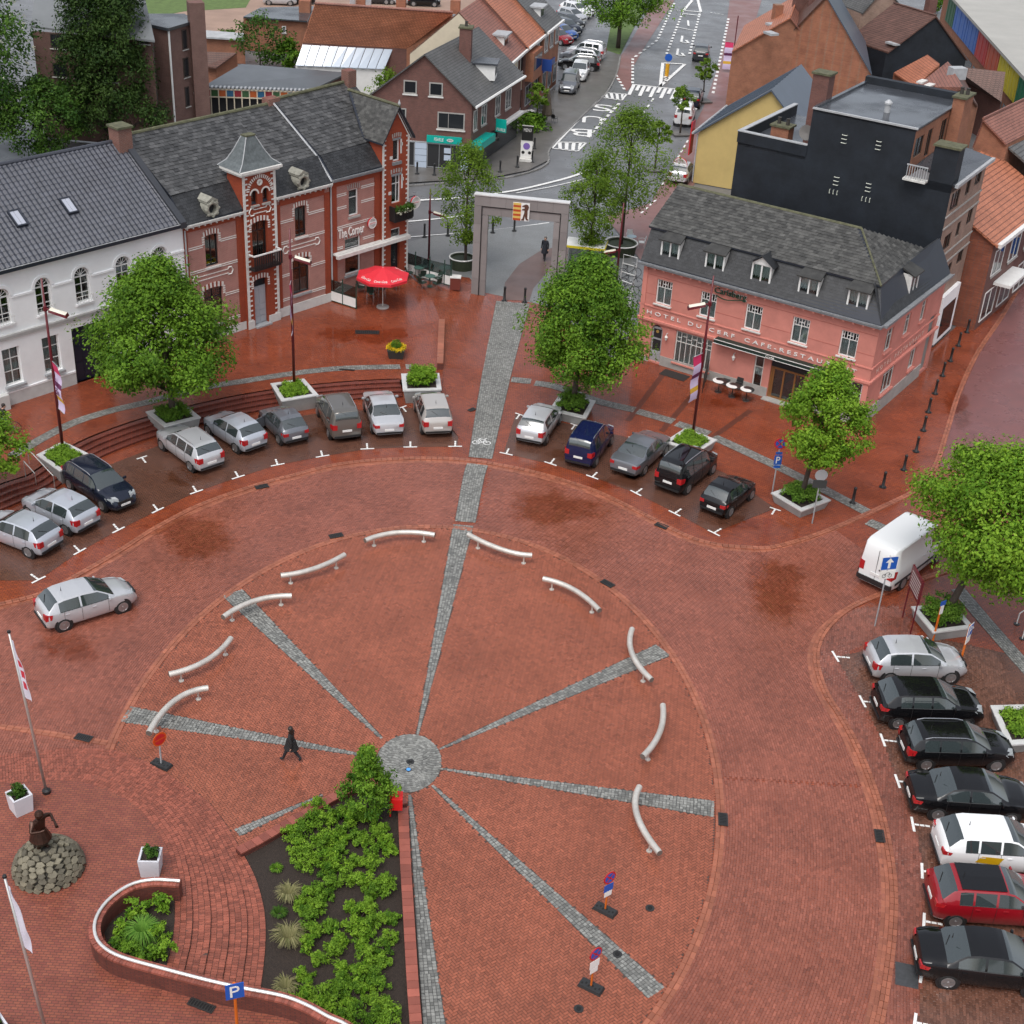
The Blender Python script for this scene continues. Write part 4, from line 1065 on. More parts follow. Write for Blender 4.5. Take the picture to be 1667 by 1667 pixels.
mb=MB();prof=[(1.55,10.02),(1.1,10.35),(.78,10.85),(.5,11.4),(.32,11.75)];cx,cy=(TU0+TU1)/2,.6;vs_=[]
for h,z in prof:vs_+=[(cx-h,cy-h*.68,z),(cx+h,cy-h*.68,z),(cx+h,cy+h*.68,z),(cx-h,cy+h*.68,z)]
mb.add(vs_,[(i*4+k,i*4+(k+1)%4,i*4+4+(k+1)%4,i*4+4+k)for i in range(4)for k in range(4)]+[(16,17,18,19)]);tr_=mb.build('turret_roof',mat('streaked_zinc',(.095,.108,.11),.4,noise=.45,nscale=5),rh)
mb=MB()
for k in range(4):mb.tube([vs_[i*4+k]for i in range(5)],.035,5)
mb.build('hip_rolls',M_zinc,tr_);mb=MB();mb.box(cx-.36,cx+.36,cy-.26,cy+.26,11.75,11.83);mb.build('roof_cap',T_moss,tr_)
for u0,u1,ze in((7.9,12.0,7.45),(14.6,18.95,7.78)):
    mb=MB();mb.box(u0-.05,u1,-.32,.02,ze,ze+.12);mb.box(u0-.05,u1,-.36,-.3,ze+.1,ze+.18);g=mb.build('gutter',M_offw,rh)
    mb=MB();x=u0+.1
    while x<u1:mb.box(x,x+.07,-.22,0,ze-.14,ze);x+=.42
    mb.build('eave_brackets',M_offw,rh)
MT=(1.15,9.1)
slab('roof_lower',rh,[(7.9,-.2,7.6),(19.0,-.2,7.95),(19.0,MT[0],MT[1]+.1),(7.9,MT[0],MT[1])],.1,M_navy)
slab('roof_upper',rh,[(7.9,MT[0],MT[1]+.02),(19.0,MT[0],MT[1]+.12),(19.0,5.5,11.65),(7.9,5.5,11.5)],.1,M_navy)
slab('roof_back',rh,[(7.9,5.5,11.5),(19.0,5.5,11.65),(19.0,10.5,7.6),(7.9,10.5,7.6)],.1,M_navy)
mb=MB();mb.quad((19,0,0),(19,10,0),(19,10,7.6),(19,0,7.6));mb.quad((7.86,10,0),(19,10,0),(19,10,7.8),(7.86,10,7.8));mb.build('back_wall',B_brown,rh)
tiles('slates_lower',rh,(7.9,-.2,7.62),(1,0,.03),(0,1.35,1.5),lambda v:.05,lambda v:4.35,1.95,.26,.2,T_slate2,.018);tiles('slates_lower',rh,(14.4,-.2,7.82),(1,0,.03),(0,1.35,1.42),lambda v:-.1,lambda v:4.6,1.93,.26,.2,T_slate2,.018)
tiles('slates_upper',rh,(7.9,MT[0]-.12,MT[1]-.02),(1,0,.012),(0,4.45,2.45),lambda v:.0,lambda v:11.05,5.08,.34,.26,T_slate,.03,ragged=.5)
mb=MB();mb.tube([(7.9,5.5,11.53),(19,5.5,11.68)],.13,8);mb.build('ridge',T_moss,rh)
mb=MB();mb.tube([(19.0,-.2,8.02),(19.0,MT[0],9.28),(19.0,5.5,11.8)],.07,5);mb.build('party_wall_flashing',M_zinc,rh)
oeil(rh,9.9,8.2,.1);oeil(rh,16.75,8.45,.1)
mb=MB();mb.box(6.9,7.8,4.3,5.3,10.2,12.35);c_=mb.build('chimney',brickmat('striped_chimney_brick',(.2,.065,.045),(.15,.05,.04),(.22,.17,.14),.21,.07,.012),rh);mb=MB();mb.box(6.82,7.88,4.22,5.38,12.3,12.42);mb.build('chimney_cap',T_moss,c_)
mb=MB();mb.box(18.6,19.5,5.3,6.0,11.0,12.0);mb.build('chimney',MATS['striped_chimney_brick'],rh)
mb=MB();mb.tube([(19.0,-.1,7.7),(19.0,-.1,.1)],.05,6);mb.build('downpipe',M_zinc,rh)
mb=MB();mb.tube([(7.9,-.14,7.3),(7.9,-.14,.1)],.05,6);mb.build('downpipe',M_zinc,rh)
# ---------------------------------------------------------------- corner cafe
T0,T1,TY=23.25,25.6,-.22
uwc=(20.55,21.38,5.35,7.12,.06);lwc=(20.2,21.55,1.42,3.92,.06)
mb=MB();wall(mb,FRONT,19.02,T0,0,8.0,[uwc,lwc],.2);mb.build('wall',B_pinkred,ch)
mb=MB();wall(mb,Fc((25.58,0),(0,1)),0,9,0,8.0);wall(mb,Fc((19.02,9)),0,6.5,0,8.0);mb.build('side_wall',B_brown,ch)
mb=MB()
for a0,a1 in((19.06,19.5),(22.75,23.2)):mb.box(a0,a1,-.06,.01,.6,7.9)
mb.box(19.5,22.75,-.06,.01,7.55,7.9);mb.build('pilasters',B_orred,ch)
polybands(ch,[(19.5,20.35,6.85),(21.6,22.75,7.0),(19.5,20.35,6.0),(21.6,22.75,6.05),(19.5,22.75,4.72),(19.5,20.0,3.35),(21.75,22.75,3.55),(19.5,20.0,.95),(21.7,22.75,1.3)],BW,'white_brick_band')
for o in(uwc,lwc):lintel(ch,o[0],o[1],o[3]-.02,M_stone,BRF,rise=.08,n=13,legs=False)
window(ch,FRONT,*uwc[:4],rows=(.68,),dep=.15,fr=.09,sill=.14,sm=M_stone,curtain=(5.5,7.0));window(ch,FRONT,*lwc[:4],rows=(.72,),dep=.15,fr=.08,sill=.14,sm=M_grey,curtain=(2.6,3.9))
tf=Fc((0,TY));mb=MB()
wall(mb,tf,T0,T1,0,9.95,[(24.05,24.85,0,3.8),(24.08,24.9,5.5,7.4),(24.17,24.79,8.3,9.74)],.25)
mb.quad((T0,TY,9.95),(T1,TY,9.95),(24.45,TY,11.75));mb.quad((T0,TY,0),(T0,1.5,0),(T0,1.5,9.95),(T0,TY,9.95));mb.quad((T1,TY,0),(T1,1.5,0),(T1,1.5,9.95),(T1,TY,9.95));mb.build('tower_wall',B_orred,ch)
quoins(ch,T0,.5,9.9,M_offw,.3,TY,1);quoins(ch,T1,.5,9.9,M_offw,.26,TY,-1)
for(x0,x1,z)in((24.08,24.9,7.42),(24.17,24.79,9.76)):
    mb=MB(tf);mb.box(x0-.05,x1+.05,-.03,.01,z-.06,z+.08);mb.build('window_lintel',M_lead,ch);lintel(ch,x0,x1,z+.1,M_stone,BRF,rise=.06,n=9,hgt=.26,y=TY,legs=False)
    mb=MB(tf);mb.box(x0-.28,x0-.05,-.03,.01,z-1.25,z-1.05);mb.box(x1+.05,x1+.22,-.03,.01,z-.5,z-.3);mb.box(x1+.02,x1+.14,-.03,.01,z-1.0,z-.06);mb.build('window_stones',M_offw,ch)
window(ch,tf,24.08,24.9,5.5,7.4,rows=(.68,),cols=(.62,),dep=.18,fr=.08,curtain=(5.7,7.3));window(ch,tf,24.17,24.79,8.3,9.74,dep=.18,fr=.09,sill=.2,sm=M_lead,curtain=(8.4,9.6))
mb=MB(tf);mb.box(24.05,24.85,.2,.24,0,2.6);mb.build('door',M_dglass,ch);window(ch,tf,24.0,24.92,2.75,3.8,dep=.1,fr=.08)
mb=MB();mb.box(23.9,25.5,TY-.55,TY,4.4,4.52);b_=mb.build('balcony',M_black,ch)
for k in range(12):mb=MB();x=23.92+k*.14;mb.box(x,x+.1,TY-.58,TY-.54,4.5,5.35);mb.build('baluster',M_black,b_)
mb=MB();mb.box(23.88,25.52,TY-.6,TY-.52,5.35,5.42);mb.box(23.88,23.95,TY-.55,TY,4.5,5.42);mb.box(25.45,25.52,TY-.55,TY,4.5,5.42);mb.build('balcony_rail',M_black,b_)
for s_ in(-1,1):
    mb=MB();x_=24.45+s_*1.4;mb.add([(x_,TY-.1,9.72),(24.45,TY-.1,11.9),(24.45,TY-.1,11.72),(x_-s_*.06,TY-.1,9.56),(x_,TY+.02,9.72),(24.45,TY+.02,11.9)],[(0,1,2,3),(0,4,5,1)]);mb.build('bargeboard',M_lead,ch)
    mb=MB();mb.add([(x_-s_*.16,TY-.06,9.66),(24.45,TY-.06,11.62),(24.45,TY-.06,11.5),(x_-s_*.26,TY-.06,9.66)],[(0,1,2,3)]);mb.build('white_gable_trim',BW,ch)
    slab('tower_roof',ch,[(24.45+s_*1.42,TY-.3,9.72),(24.45,TY-.3,11.92),(24.45,4.4,11.92),(24.45+s_*1.42,1.4,9.72)],.1,M_navy)
sv=math.hypot(1.42,2.2)
tiles('tower_slates',ch,(23.03,TY-.3,9.74),(0,1,0),(1.42,0,2.2),lambda v:0,lambda v:1.75+v/sv*2.9,sv,.24,.17,T_slate3,.018)
tiles('tower_slates',ch,(25.87,TY-.3,9.74),(0,1,0),(-1.42,0,2.2),lambda v:0,lambda v:1.75+v/sv*2.9,sv,.24,.17,T_slate3,.018)
mb=MB();mb.tube([(24.45,TY-.3,11.95),(24.45,4.4,11.95)],.1,6);mb.build('ridge',T_moss,ch);mb=MB();mb.lathe([(.06,0),(.1,.15),(.04,.3),(0,.42)],6,(24.45,TY-.25,11.95));mb.build('finial',M_zinc,ch)
mb=MB();mb.box(19.0,T0,-.34,.02,7.96,8.12);mb.box(19.0,T0,-.38,-.32,8.06,8.16);mb.build('gutter',M_lead,ch)
slab('roof_lower',ch,[(19.05,-.2,8.12),(25.7,-.2,8.2),(25.7,1.15,9.6),(19.05,1.15,9.4)],.1,M_navy);slab('roof_upper',ch,[(19.05,1.15,9.42),(25.7,1.15,9.62),(25.7,5.5,12.1),(19.05,5.5,11.85)],.1,M_navy);slab('roof_back',ch,[(19.05,5.5,11.85),(25.7,5.5,12.1),(25.7,9.5,8),(19.05,9.5,8)],.1,M_navy)
tiles('slates_lower',ch,(19.05,-.2,8.14),(1,0,.02),(0,1.35,1.34),lambda v:0.1,lambda v:4.2,1.9,.26,.2,T_slate2,.018)
tiles('slates_upper',ch,(19.05,1.03,9.37),(1,0,.034),(0,4.45,2.48),lambda v:.05,lambda v:6.6,5.1,.34,.26,T_slate,.03,ragged=.5)
mb=MB();mb.tube([(19.05,5.5,11.9),(25.7,5.5,12.15)],.12,8);mb.build('ridge',T_moss,ch)
mb=MB();mb.box(25.0,25.7,5.0,5.7,11.6,12.9);mb.build('chimney',MATS['striped_chimney_brick'],ch)
# folded awning and lettering
mb=MB();mb.box(19.1,25.5,-.62,-.38,2.95,3.18);mb.box(19.1,25.5,-.4,-.05,3.12,3.22);a_=mb.build('awning',M_offw,ch)
M_let=mat('white_lettering',(.75,.74,.71),.5)
pl_=lambda y:(lambda x,d,z:(x,y-d,z))
lettering('The Corner',19.55,21.75,4.12,4.72,pl_(-.1),M_let,ch,depth=.06)
def bottle_sign(T,c,fn,r=.36):
    mb=MB(lambda p:fn(c[0]+p[0],p[2],c[1]+p[1]));mb.lathe([(r,0),(r,.1),(r*.9,.12),(0,.12)],20);o=mb.build('round_sign',mat('sign_red',(.5,.02,.03),.35),T)
    mb=MB(lambda p:fn(c[0]+p[0],p[2],c[1]+p[1]));mb.lathe([(r*.88,.122),(r*.88,.13),(r,.13),(r,.122)],20);mb.box(-r*.85,r*.85,-.09,.09,.122,.13);mb.build('sign_band',M_let,o)
    lettering('Jupiler',c[0]-r*.75,c[0]+r*.75,c[1]-.06,c[1]+.07,lambda x,d,z:fn(x,.132+d,z),mat('sign_red',(0,0,0)),o,'sign_lettering',.006)
bottle_sign(ch,(22.36,4.6),pl_(-.15))
mb=MB();mb.tube([(25.6,-.1,5.6),(26.3,-.1,5.6)],.03,5);mb.build('sign_bracket',M_black,ch)
bottle_sign(ch,(26.2,5.2),pl_(-.2),.42)
# ---------------------------------------------------------------- hotel
HA,HR,HL=frame_at((1034,581.6),(1400.5,694),0.)
ht=thing('pink_hotel','salmon pink corner hotel with slate mansard roof, dormers and white lettering','hotel',HA,HR)
M_pink=mat('salmon_plaster',(.53,.205,.165),.62,noise=.16,nscale=.9);M_pink2=mat('salmon_plaster_trim',(.6,.23,.185),.6,noise=.08,nscale=1)
HD=10.6;ze=6.25
e_=Vector((math.cos(HR),math.sin(HR),0));sd=Vector((.55,.835,0)).normalized()
sx_,sy_=sd.dot(e_),sd.dot(Vector((-e_.y,e_.x,0)))
SF=Fc((HL,0),(sx_,sy_),(-sy_,sx_))
uwh=[(.95+i*2.96,2.0+i*2.96,3.92,5.48)for i in range(5)]
lwh=[(.93,1.7,.1,2.55,.35),(2.6,5.05,.5,2.56),(7.9,8.5,.48,2.55),(8.95,11.3,.02,2.8),(12.6,14.6,.75,2.6)]
mb=MB();wall(mb,FRONT,0,HL,0,ze,uwh+lwh,.18)
usd=[(1.45,2.5,4.1,5.5),(4.3,5.2,4.2,5.52),(6.9,7.7,4.25,5.6)];lsd=[(2.3,4.1,1.1,2.85),(6.6,7.55,1.2,2.95),(9.1,10.1,.2,3.9)]
wall(mb,SF,0,HD,0,ze,usd+lsd,.18)
wall(mb,Fc((0,HD),(0,-1)),0,HD,0,ze);wall(mb,Fc((0,HD)),0,HL+.2,0,ze);mb.build('wall',M_pink,ht)
mb=MB()
for fc,L_,gaps in((FRONT,HL,lwh),(SF,HD,[lsd[2]])):
    mb.xf=fc
    for z0,z1,p in((2.72,2.86,.14),(2.62,2.72,.07),(3.6,3.68,.05),(5.62,5.65,-.0),(4.85,4.88,.0)):
        if p<=0:
            continue
        mb.box(-.1 if fc is FRONT else 0,L_+.1,-p,.01,z0,z1)
    mb.box(0,.28,-.05,.01,.6,6.0)if fc is FRONT else None
    mb.box(L_-.28,L_+.02,-.05,.01,.75,2.6)if fc is FRONT else None
mb.xf=None;mb.build('cornice_bands',M_pink2,ht)
mb=MB(FRONT)
for z in(4.4,5.62):
    xs=[0]+[q for o in uwh for q in o[:2]]+[HL]if z<5.48 else[0,HL]
    for i in range(0,len(xs),2):mb.box(xs[i],xs[i+1],-.012,.005,z,z+.035)
mb.build('render_grooves',mat('salmon_shadow_groove',(.4,.13,.1),.7),ht)
mb=MB(FRONT);e0=0
for o in(lwh[0],lwh[3]):mb.box(e0,o[0]-.02,-.04,.01,0,.3 if e0<1 else .62);e0=o[1]+.02
mb.box(e0,HL,-.04,.01,0,.75);mb.xf=SF;mb.box(0,9.0,-.06,.01,0,.85);mb.xf=None;mb.build('plinth',M_stone,ht)
for o in uwh:window(ht,FRONT,*o,cols=(.5,),rows=(.68,),dep=.14,fr=.07,curtain=(o[2],o[3]-.5),sill=.08,sm=M_offw)
for o in uwh:
    mb=MB(FRONT)
    for k in range(1,6):x=o[0]+(o[1]-o[0])*k/6;mb.box(x-.015,x+.015,.09,.13,5.0,5.42)
    for k in(0,2,3,5):x=o[0]+(o[1]-o[0])*(k+.0)/6;mb.box(x+.02,x+.17,.09,.13,5.18,5.21)
    mb.build('leaded_lights',M_white,ht)
for o in usd:window(ht,SF,*o,cols=(.5,),rows=(.68,),dep=.14,fr=.07,m=M_offw,sill=.06,sm=M_pink2)
for o in lsd[:2]:window(ht,SF,*o,cols=(.33,.66)if o[1]-o[0]>1.2 else(.5,),rows=(.68,),dep=.12,fr=.07,m=M_offw,sill=.12,sm=M_pink2)
mb=MB(SF);mb.box(9.1,10.1,.12,.16,.2,3.9);mb.build('side_door',mat('grey_green_door',(.2,.22,.21),.5),ht)
# ground floor openings
dr=MB(FRONT);dr.box(.93,1.7,.12,.16,.1,2.4);d_=dr.build('door',mat('grey_door2',(.34,.35,.36),.45),ht)
for z0,z1 in((.85,1.55),(1.68,2.25)):mb=MB(FRONT);mb.box(1.05,1.58,.1,.125,z0,z1);mb.build('door_pane',M_dglass,d_)
for k in range(3):mb=MB(FRONT);mb.box(1.02,1.61,.095,.125,.2+k*.2,.36+k*.2);mb.build('door_panel',MATS['grey_door2'],d_)
mb=MB(lambda p:(1.31+p[0],.09-p[2],2.1+p[1]));mb.lathe([(.1,0),(.1,.03),(0,.03)],14);mb.build('round_emblem',mat('brass',(.55,.4,.12),.35,metal=.6),d_)
window(ht,FRONT,*lwh[1],cols=(.143,.286,.43,.57,.714,.857),rows=(.66,),dep=.12,fr=.07,m=M_offw,curtain=(.5,2.5),sill=.1,sm=M_pink2)
mb=MB(FRONT)
for k in range(7):
    x=2.67+k*.34;mb.box(x+.03,x+.3,.065,.1,2.12+.12*(k%2),2.15+.12*(k%2))
mb.build('leaded_lights',M_offw,ht)
window(ht,FRONT,*lwh[2],rows=(.62,),dep=.12,fr=.07,m=M_offw,curtain=(1.2,1.75));window(ht,FRONT,*lwh[4],cols=(.33,.66),rows=(.62,),dep=.12,fr=.07,m=M_offw)
M_wood=mat('varnished_wood',(.22,.095,.03),.35,noise=.15,nscale=5)
window(ht,FRONT,8.95,11.3,.05,2.05,cols=(.08,.36,.66,.92),dep=.14,fr=.12,m=M_wood,bars=.1,name='entrance_doors');mb=MB(FRONT);mb.box(8.95,11.3,.1,.16,2.06,2.8);mb.build('entrance_transom',M_dark,ht)
mb=MB(FRONT);mb.box(8.8,11.45,-.45,.1,0,.06);mb.build('doorstep',M_stone,ht)
for x in(2.05,6.6): # wall lanterns
    mb=MB(FRONT);mb.box(x-.015,x+.015,-.2,0,2.2,2.24);mb.box(x-.02,x+.02,-.2,-.16,2.1,2.22);l_=mb.build('wall_lantern',M_offw,ht);mb=MB();mb.lathe([(.05,-.18),(.1,0),(.12,.03),(.05,.12),(0,.16)],6,(x,-.18,1.98));mb.build('lantern_glass',mat('milky_glass',(.7,.7,.66),.3),l_)
# awning box
mb=MB(FRONT);mb.box(5.35,12.5,-.55,-.0,2.74,2.95);mb.xf=None;a_=mb.build('awning_box',mat('dark_green_awning',(.01,.025,.02),.5),ht)
mb=MB(FRONT);mb.box(5.33,12.52,-.57,-.54,2.95,2.98);mb.box(5.33,12.52,-.58,-.56,2.72,2.75);mb.build('awning_trim',M_white,a_)
lettering('Café',8.75,9.3,2.8,2.93,pl_(-.62),M_let,ht,'awning_lettering')
# hotel lettering in two sets
lettering('H O T E L   D U   C E R F    C A F E - R E S T A U R A N T',.5,14.1,3.13,3.36,pl_(-.02),M_let,ht,depth=.03)
lettering('H O T E L   R E S T A U R A N T',.8,8.2,3.1,3.36,lambda x,d,z:SF((x,-.02-d,z)),mat('faded_lettering',(.62,.42,.36),.5),ht,depth=.02)
lettering('Carlsberg',4.8,6.85,5.55,6.02,pl_(-.1),mat('sign_green',(.015,.05,.03),.4),ht,'brewery_lettering',.08)
mb=MB();mb.tube([(4.95+1.9*t,-.14,5.5-.12*math.sin(t*PI*1.6))for t in np.linspace(0,1,14)],.035,5);mb.build('sign_swash',mat('sign_green',(0,0,0)),ht)
lettering('Carlsberg',4.78,6.87,5.53,6.04,pl_(-.06),M_white,ht,'brewery_lettering_edge',.02)
# roof: mansard and upper slope
def HP(a,d,z):return(a,d,z)
M0,M1z=.95,8.35
Bk=Vector(SF((HD,0,0)))
slab('mansard_front',ht,[(-.25,-.15,6.4),(HL+.1,-.2,6.4),(HL-.75,M0,M1z),(-.1,M0,M1z)],.1,M_navy)
p1,p2=SF((-.1,-.15,6.4)),SF((HD,-.15,6.4));p3=SF((HD,.95,M1z));slab('mansard_side',ht,[(HL+.1,-.2,6.4),p2,p3,(HL-.75,M0,M1z)],.1,M_navy)
RZ=9.9;r0,r1=(-.5,4.5,RZ),(11.4,4.5,RZ)
slab('roof_front',ht,[(-.35,M0-.25,M1z-.08),(HL-.6,M0-.25,M1z-.08),r1,r0],.08,M_navy)
slab('roof_hip',ht,[(HL-.6,M0-.25,M1z-.08),SF((8.3,1.0,M1z-.05)),r1],.08,M_navy)
slab('roof_back',ht,[r0,r1,SF((8.3,1.0,M1z-.05)),(-.35,9,M1z-.3)],.08,M_navy)
mb=MB();mb.quad((-.12,M0,6.3),(-.12,9,6.3),(-.12,9,8.3),(-.12,4.5,RZ-.1),(-.12,M0,8.3));mb.build('gable_wall',T_slate2,ht)
tm=math.hypot(1.12,1.95)
tiles('mansard_slates',ht,(-.25,-.16,6.42),(1,0,0),(.0,1.12,1.95),lambda v:.02,lambda v:HL+.3-v/tm*.8,tm,.24,.17,T_slate2,.02)
ss=math.hypot(Vector(SF((HD,.95,0))).x-Vector(SF((HD,-.15,0))).x,1.95)
V_=Vector((-sy_,sx_,0))*1.1+Vector((0,0,1.95));tiles('mansard_slates',ht,(HL+.1,-.2,6.42),(sx_,sy_,0),tuple(V_),lambda v:v*.3,lambda v:HD,V_.length,.24,.17,T_slate2,.02)
Vf=Vector((0,4.5-M0+.25,RZ-M1z+.08));tiles('roof_slates',ht,(-.35,M0-.25,M1z-.07),(1,0,0),tuple(Vf),lambda v:.0-v*.04,lambda v:14.65-v*.78,Vf.length,.32,.24,T_slate3,.026,ragged=.4)
q0=Vector((HL-.6,M0-.25,M1z-.07));q1=Vector(SF((8.3,1.0,M1z-.05)));Uv=(q1-q0);Lh=Uv.length;Uv.normalize();rv=Vector(r1)-q0;Vv=rv-Uv*rv.dot(Uv);k_=rv.dot(Uv)
tiles('roof_slates',ht,tuple(q0),tuple(Uv),tuple(Vv),lambda v:v/Vv.length*k_,lambda v:Lh-(Lh-k_)*v/Vv.length,Vv.length,.32,.24,T_slate3,.026,ragged=.4)
mb=MB();mb.tube([r0,r1],.1,6);mb.tube([tuple(q0),r1],.07,6);mb.build('ridge',T_moss,ht)
mb=MB(FRONT);mb.box(-.3,HL+.2,-.4,.02,6.22,6.36);mb.box(-.3,HL+.2,-.44,-.38,6.32,6.42);mb.xf=SF;mb.box(0,HD,-.4,.02,6.22,6.36);mb.box(.0,HD,-.44,-.38,6.32,6.42);mb.xf=None;mb.build('gutter',M_lead,ht)
mb=MB(FRONT);x=.2
while x<HL:mb.box(x,x+.12,-.34,0,6.1,6.22);x+=.6
mb.xf=None;mb.build('gutter_brackets',M_pink2,ht)
def dormer(T,fc,a,m_side,gab=False):
    w=1.24
    window(T,fc,a,a+w,6.5,8.0,dep=.18,fr=.1,cols=(.5,),m=M_white,bars=.09,name='dormer_window',curtain=(6.85,7.9))
    mb=MB(fc)
    for x in(a+.005,a+w-.005):mb.quad((x,.15,6.5),(x,.15,8.0),(x,1.3,8.0),(x,.25,6.5))
    mb.box(a-.05,a+w+.05,.08,.3,6.46,6.55);mb.build('dormer_cheek',M_offw,T)
    mb=MB(fc)
    if gab:
        mb.add([(a-.2,-.1,7.92),(a+w/2,-.1,8.5),(a+w+.2,-.1,7.92),(a-.2,1.6,7.92),(a+w/2,1.9,8.5),(a+w+.2,1.6,7.92)],[(0,1,4,3),(1,2,5,4)]);mb.build('dormer_roof',T_slate2,T)
        mb=MB(fc);mb.quad((a-.02,.1,7.95),(a+w+.02,.1,7.95),(a+w/2,.1,8.42));mb.build('dormer_gable',M_white,T)
    else:
        mb.add([(a-.12,-.08,7.98),(a+w+.12,-.08,7.98),(a+w+.02,1.2,8.45),(a+.1,1.2,8.45),(a-.12,-.08,7.9),(a+w+.12,-.08,7.9),(a+w+.02,1.2,8.3),(a+.1,1.2,8.3)],[(0,1,2,3),(0,4,5,1),(1,5,6,2),(3,7,4,0)]);mb.build('dormer_roof',T_slate3,T)
for i in range(5):dormer(ht,FRONT,.88+i*2.96,None,i==2)
dormer(ht,SF,4.3,None)
mb=MB();mb.tube([(0.02,-.02,6.2),(.02,-.02,.2)],.05,5);mb.build('downpipe',M_pink2,ht)
mb=MB(SF);mb.box(9.2,11.2,.4,5,6.3,6.5);mb.build('rear_flat_roof',T_bit,ht)
# ================================================================ buildings further off
class Bd:
    """a building laid out from photo points with a known height: plan positions follow from the height"""
    def __init__(s,name,label,cat,base):
        g=G(*base,0);s.o=Vector((g.x,g.y,0));s.T=thing(name,label,cat,s.o)
    def w(s,p):return G(p[0],p[1],p[2])-s.o
    def roof(s,pts,m,th=.15,name='roof'):
        return slab(name,s.T,[s.w(p)if len(p)==3 else Vector(p[:3])-s.o for p in pts],th,m)
    def roofw(s,pts,m,th=.15,name='roof'):return slab(name,s.T,[Vector(p)-s.o for p in pts],th,m)
    def wall(s,tops,m,zb=0,name='wall'):
        P=[s.w(p)if not isinstance(p,Vector)else p-s.o for p in tops]
        mb=MB();mb.quad(*([tuple(p)for p in P]+[(P[-1].x,P[-1].y,zb),(P[0].x,P[0].y,zb)]));return mb.build(name,m,s.T)
    def face(s,a,b):
        a=s.w(a)if not isinstance(a,Vector)else a-s.o;b=s.w(b)if not isinstance(b,Vector)else b-s.o
        d=Vector((b.x-a.x,b.y-a.y,0)).normalized();n=Vector((-d.y,d.x,0))
        f=Fc((a.x,a.y),(d.x,d.y));f.P=Vector((a.x,a.y,0))+s.o;f.D=d;f.N=n
        return f
    def uv(s,f,px,py):
        d=_fw+(px-833.5)/CF*_r-(py-833.5)/CF*_u;C=Vector((0,0,CH));t=(f.P-C).dot(f.N)/d.dot(f.N);Q=C+d*t
        return(Q-f.P).dot(f.D),Q.z
    def win(s,f,x0,y0,x1,y1,m=None,cols=(.5,),rows=(),sill=.08,proud=.05,fr=.08,**k):
        """window whose top-left and bottom-right are seen at (x0,y0), (x1,y1) on face f"""
        a0,z1=s.uv(f,x0,y0);a1,z0=s.uv(f,x1,y1)
        if z1<z0:z0,z1=z1,z0
        if a1<a0:a0,a1=a1,a0
        return window(s.T,f,a0,a1,z0,z1,dep=-.005,fr=fr,m=m or M_offw,cols=cols,rows=rows,glass=M_dglass,back=False,sill=sill,sillp=.14,**k)
    def box(s,c,sx,sy,sz,rz,m,name):
        mb=MB();g=s.w(c);mb.obox(g,sx,sy,sz,rz);return mb.build(name,m,s.T)
# ---------------------------------------------------------------- dark painted block behind the hotel
dk=thing('dark_painted_block','tall flat-roofed block with a black painted blind wall behind the pink hotel','building',(25.09,83.28,0),math.atan2(-.52,.853))
M_bw=brickmat('black_painted_brick',(.014,.018,.025),(.012,.016,.022),(.01,.013,.018),.21,.07,.008,rough=.6,noise=.55,bump=.3,ns=.7)
Rt=Fc((0,0),(0,1),(-1,0))
mb=MB();mb.quad((-14.1,0,0),(0,0,0),(0,0,11.5),(-2.8,0,11.5),(-2.8,0,14.3),(-9.4,0,14.3),(-9.4,0,11.95),(-14.1,0,11.95));mb.build('blind_wall',M_bw,dk)
mb=MB();mb.quad((-14.1,0,0),(-14.1,9,0),(-14.1,9,11.95),(-14.1,0,11.95));mb.quad((-9.4,0,11),(-9.4,9,11),(-9.4,9,14.3),(-9.4,0,14.3));mb.build('left_wall',B_brown,dk)
ops=[(.45,2.2,9.7,10.85),(3.3,4.2,10.0,11.05),(5.1,6.4,10.2,11.2),(.85,2.3,7.05,8.05),(3.2,4.0,7.35,8.3),(5.2,6.3,7.6,8.6),(.9,2.3,4.3,5.4),(3.2,4.0,4.7,5.6),(5.0,6.2,5.0,6.0)]
mb=MB();wall(mb,Rt,0,7.1,0,11.5,ops,.15);mb.build('street_wall',B_tan,dk)
for o in ops:window(dk,Rt,*o,m=mat('dark_brown_frame',(.05,.035,.03),.5),cols=(.5,)if o[1]-o[0]<1.2 else(.33,.66),dep=.1)
for z in(8.7,9.45,5.95,6.7):mb=MB(Rt);mb.box(-.02,7.12,-.06,.01,z,z+.1);mb.build('stone_string',M_stone,dk)
mb=MB(Rt);mb.box(2.8,6.4,-.25,.02,.2,3.5);sfn=mb.build('shop_front',M_wplas,dk);mb=MB(Rt);mb.box(3.3,5.9,-.27,-.2,.5,2.6);mb.build('shop_glass',M_dglass,sfn)
ops=[(.35,1.9,12.45,13.65),(2.6,3.5,12.0,13.72),(5.1,6.2,12.3,13.8)]
mb=MB();Mr=Fc((-2.8,0),(0,1),(-1,0));wall(mb,Mr,0,9,11.4,14.3,ops,.15);mb.build('upper_wall',B_orange,dk)
for o in ops:window(dk,Mr,*o,m=mat('dark_brown_frame',(0,0,0)),cols=(.5,),dep=.1,curtain=(o[2],o[3]))
mb=MB();mb.box(-9.4,-2.8,0,9,14.15,14.3);mb.build('main_roof',T_bit,dk)
for b_ in((-9.42,-2.7,-.08,.1,14.3,14.4),(-2.95,-2.7,.1,9,14.3,14.4),(-9.42,-9.2,.1,9,14.3,14.45)):mb=MB();mb.box(*b_);mb.build('roof_edge',M_zinc if b_[3]<1 else T_bit,dk)
mb=MB();mb.box(-9.4,-2.9,8.7,9.2,14.3,14.75);mb.build('rear_parapet',M_bw,dk)
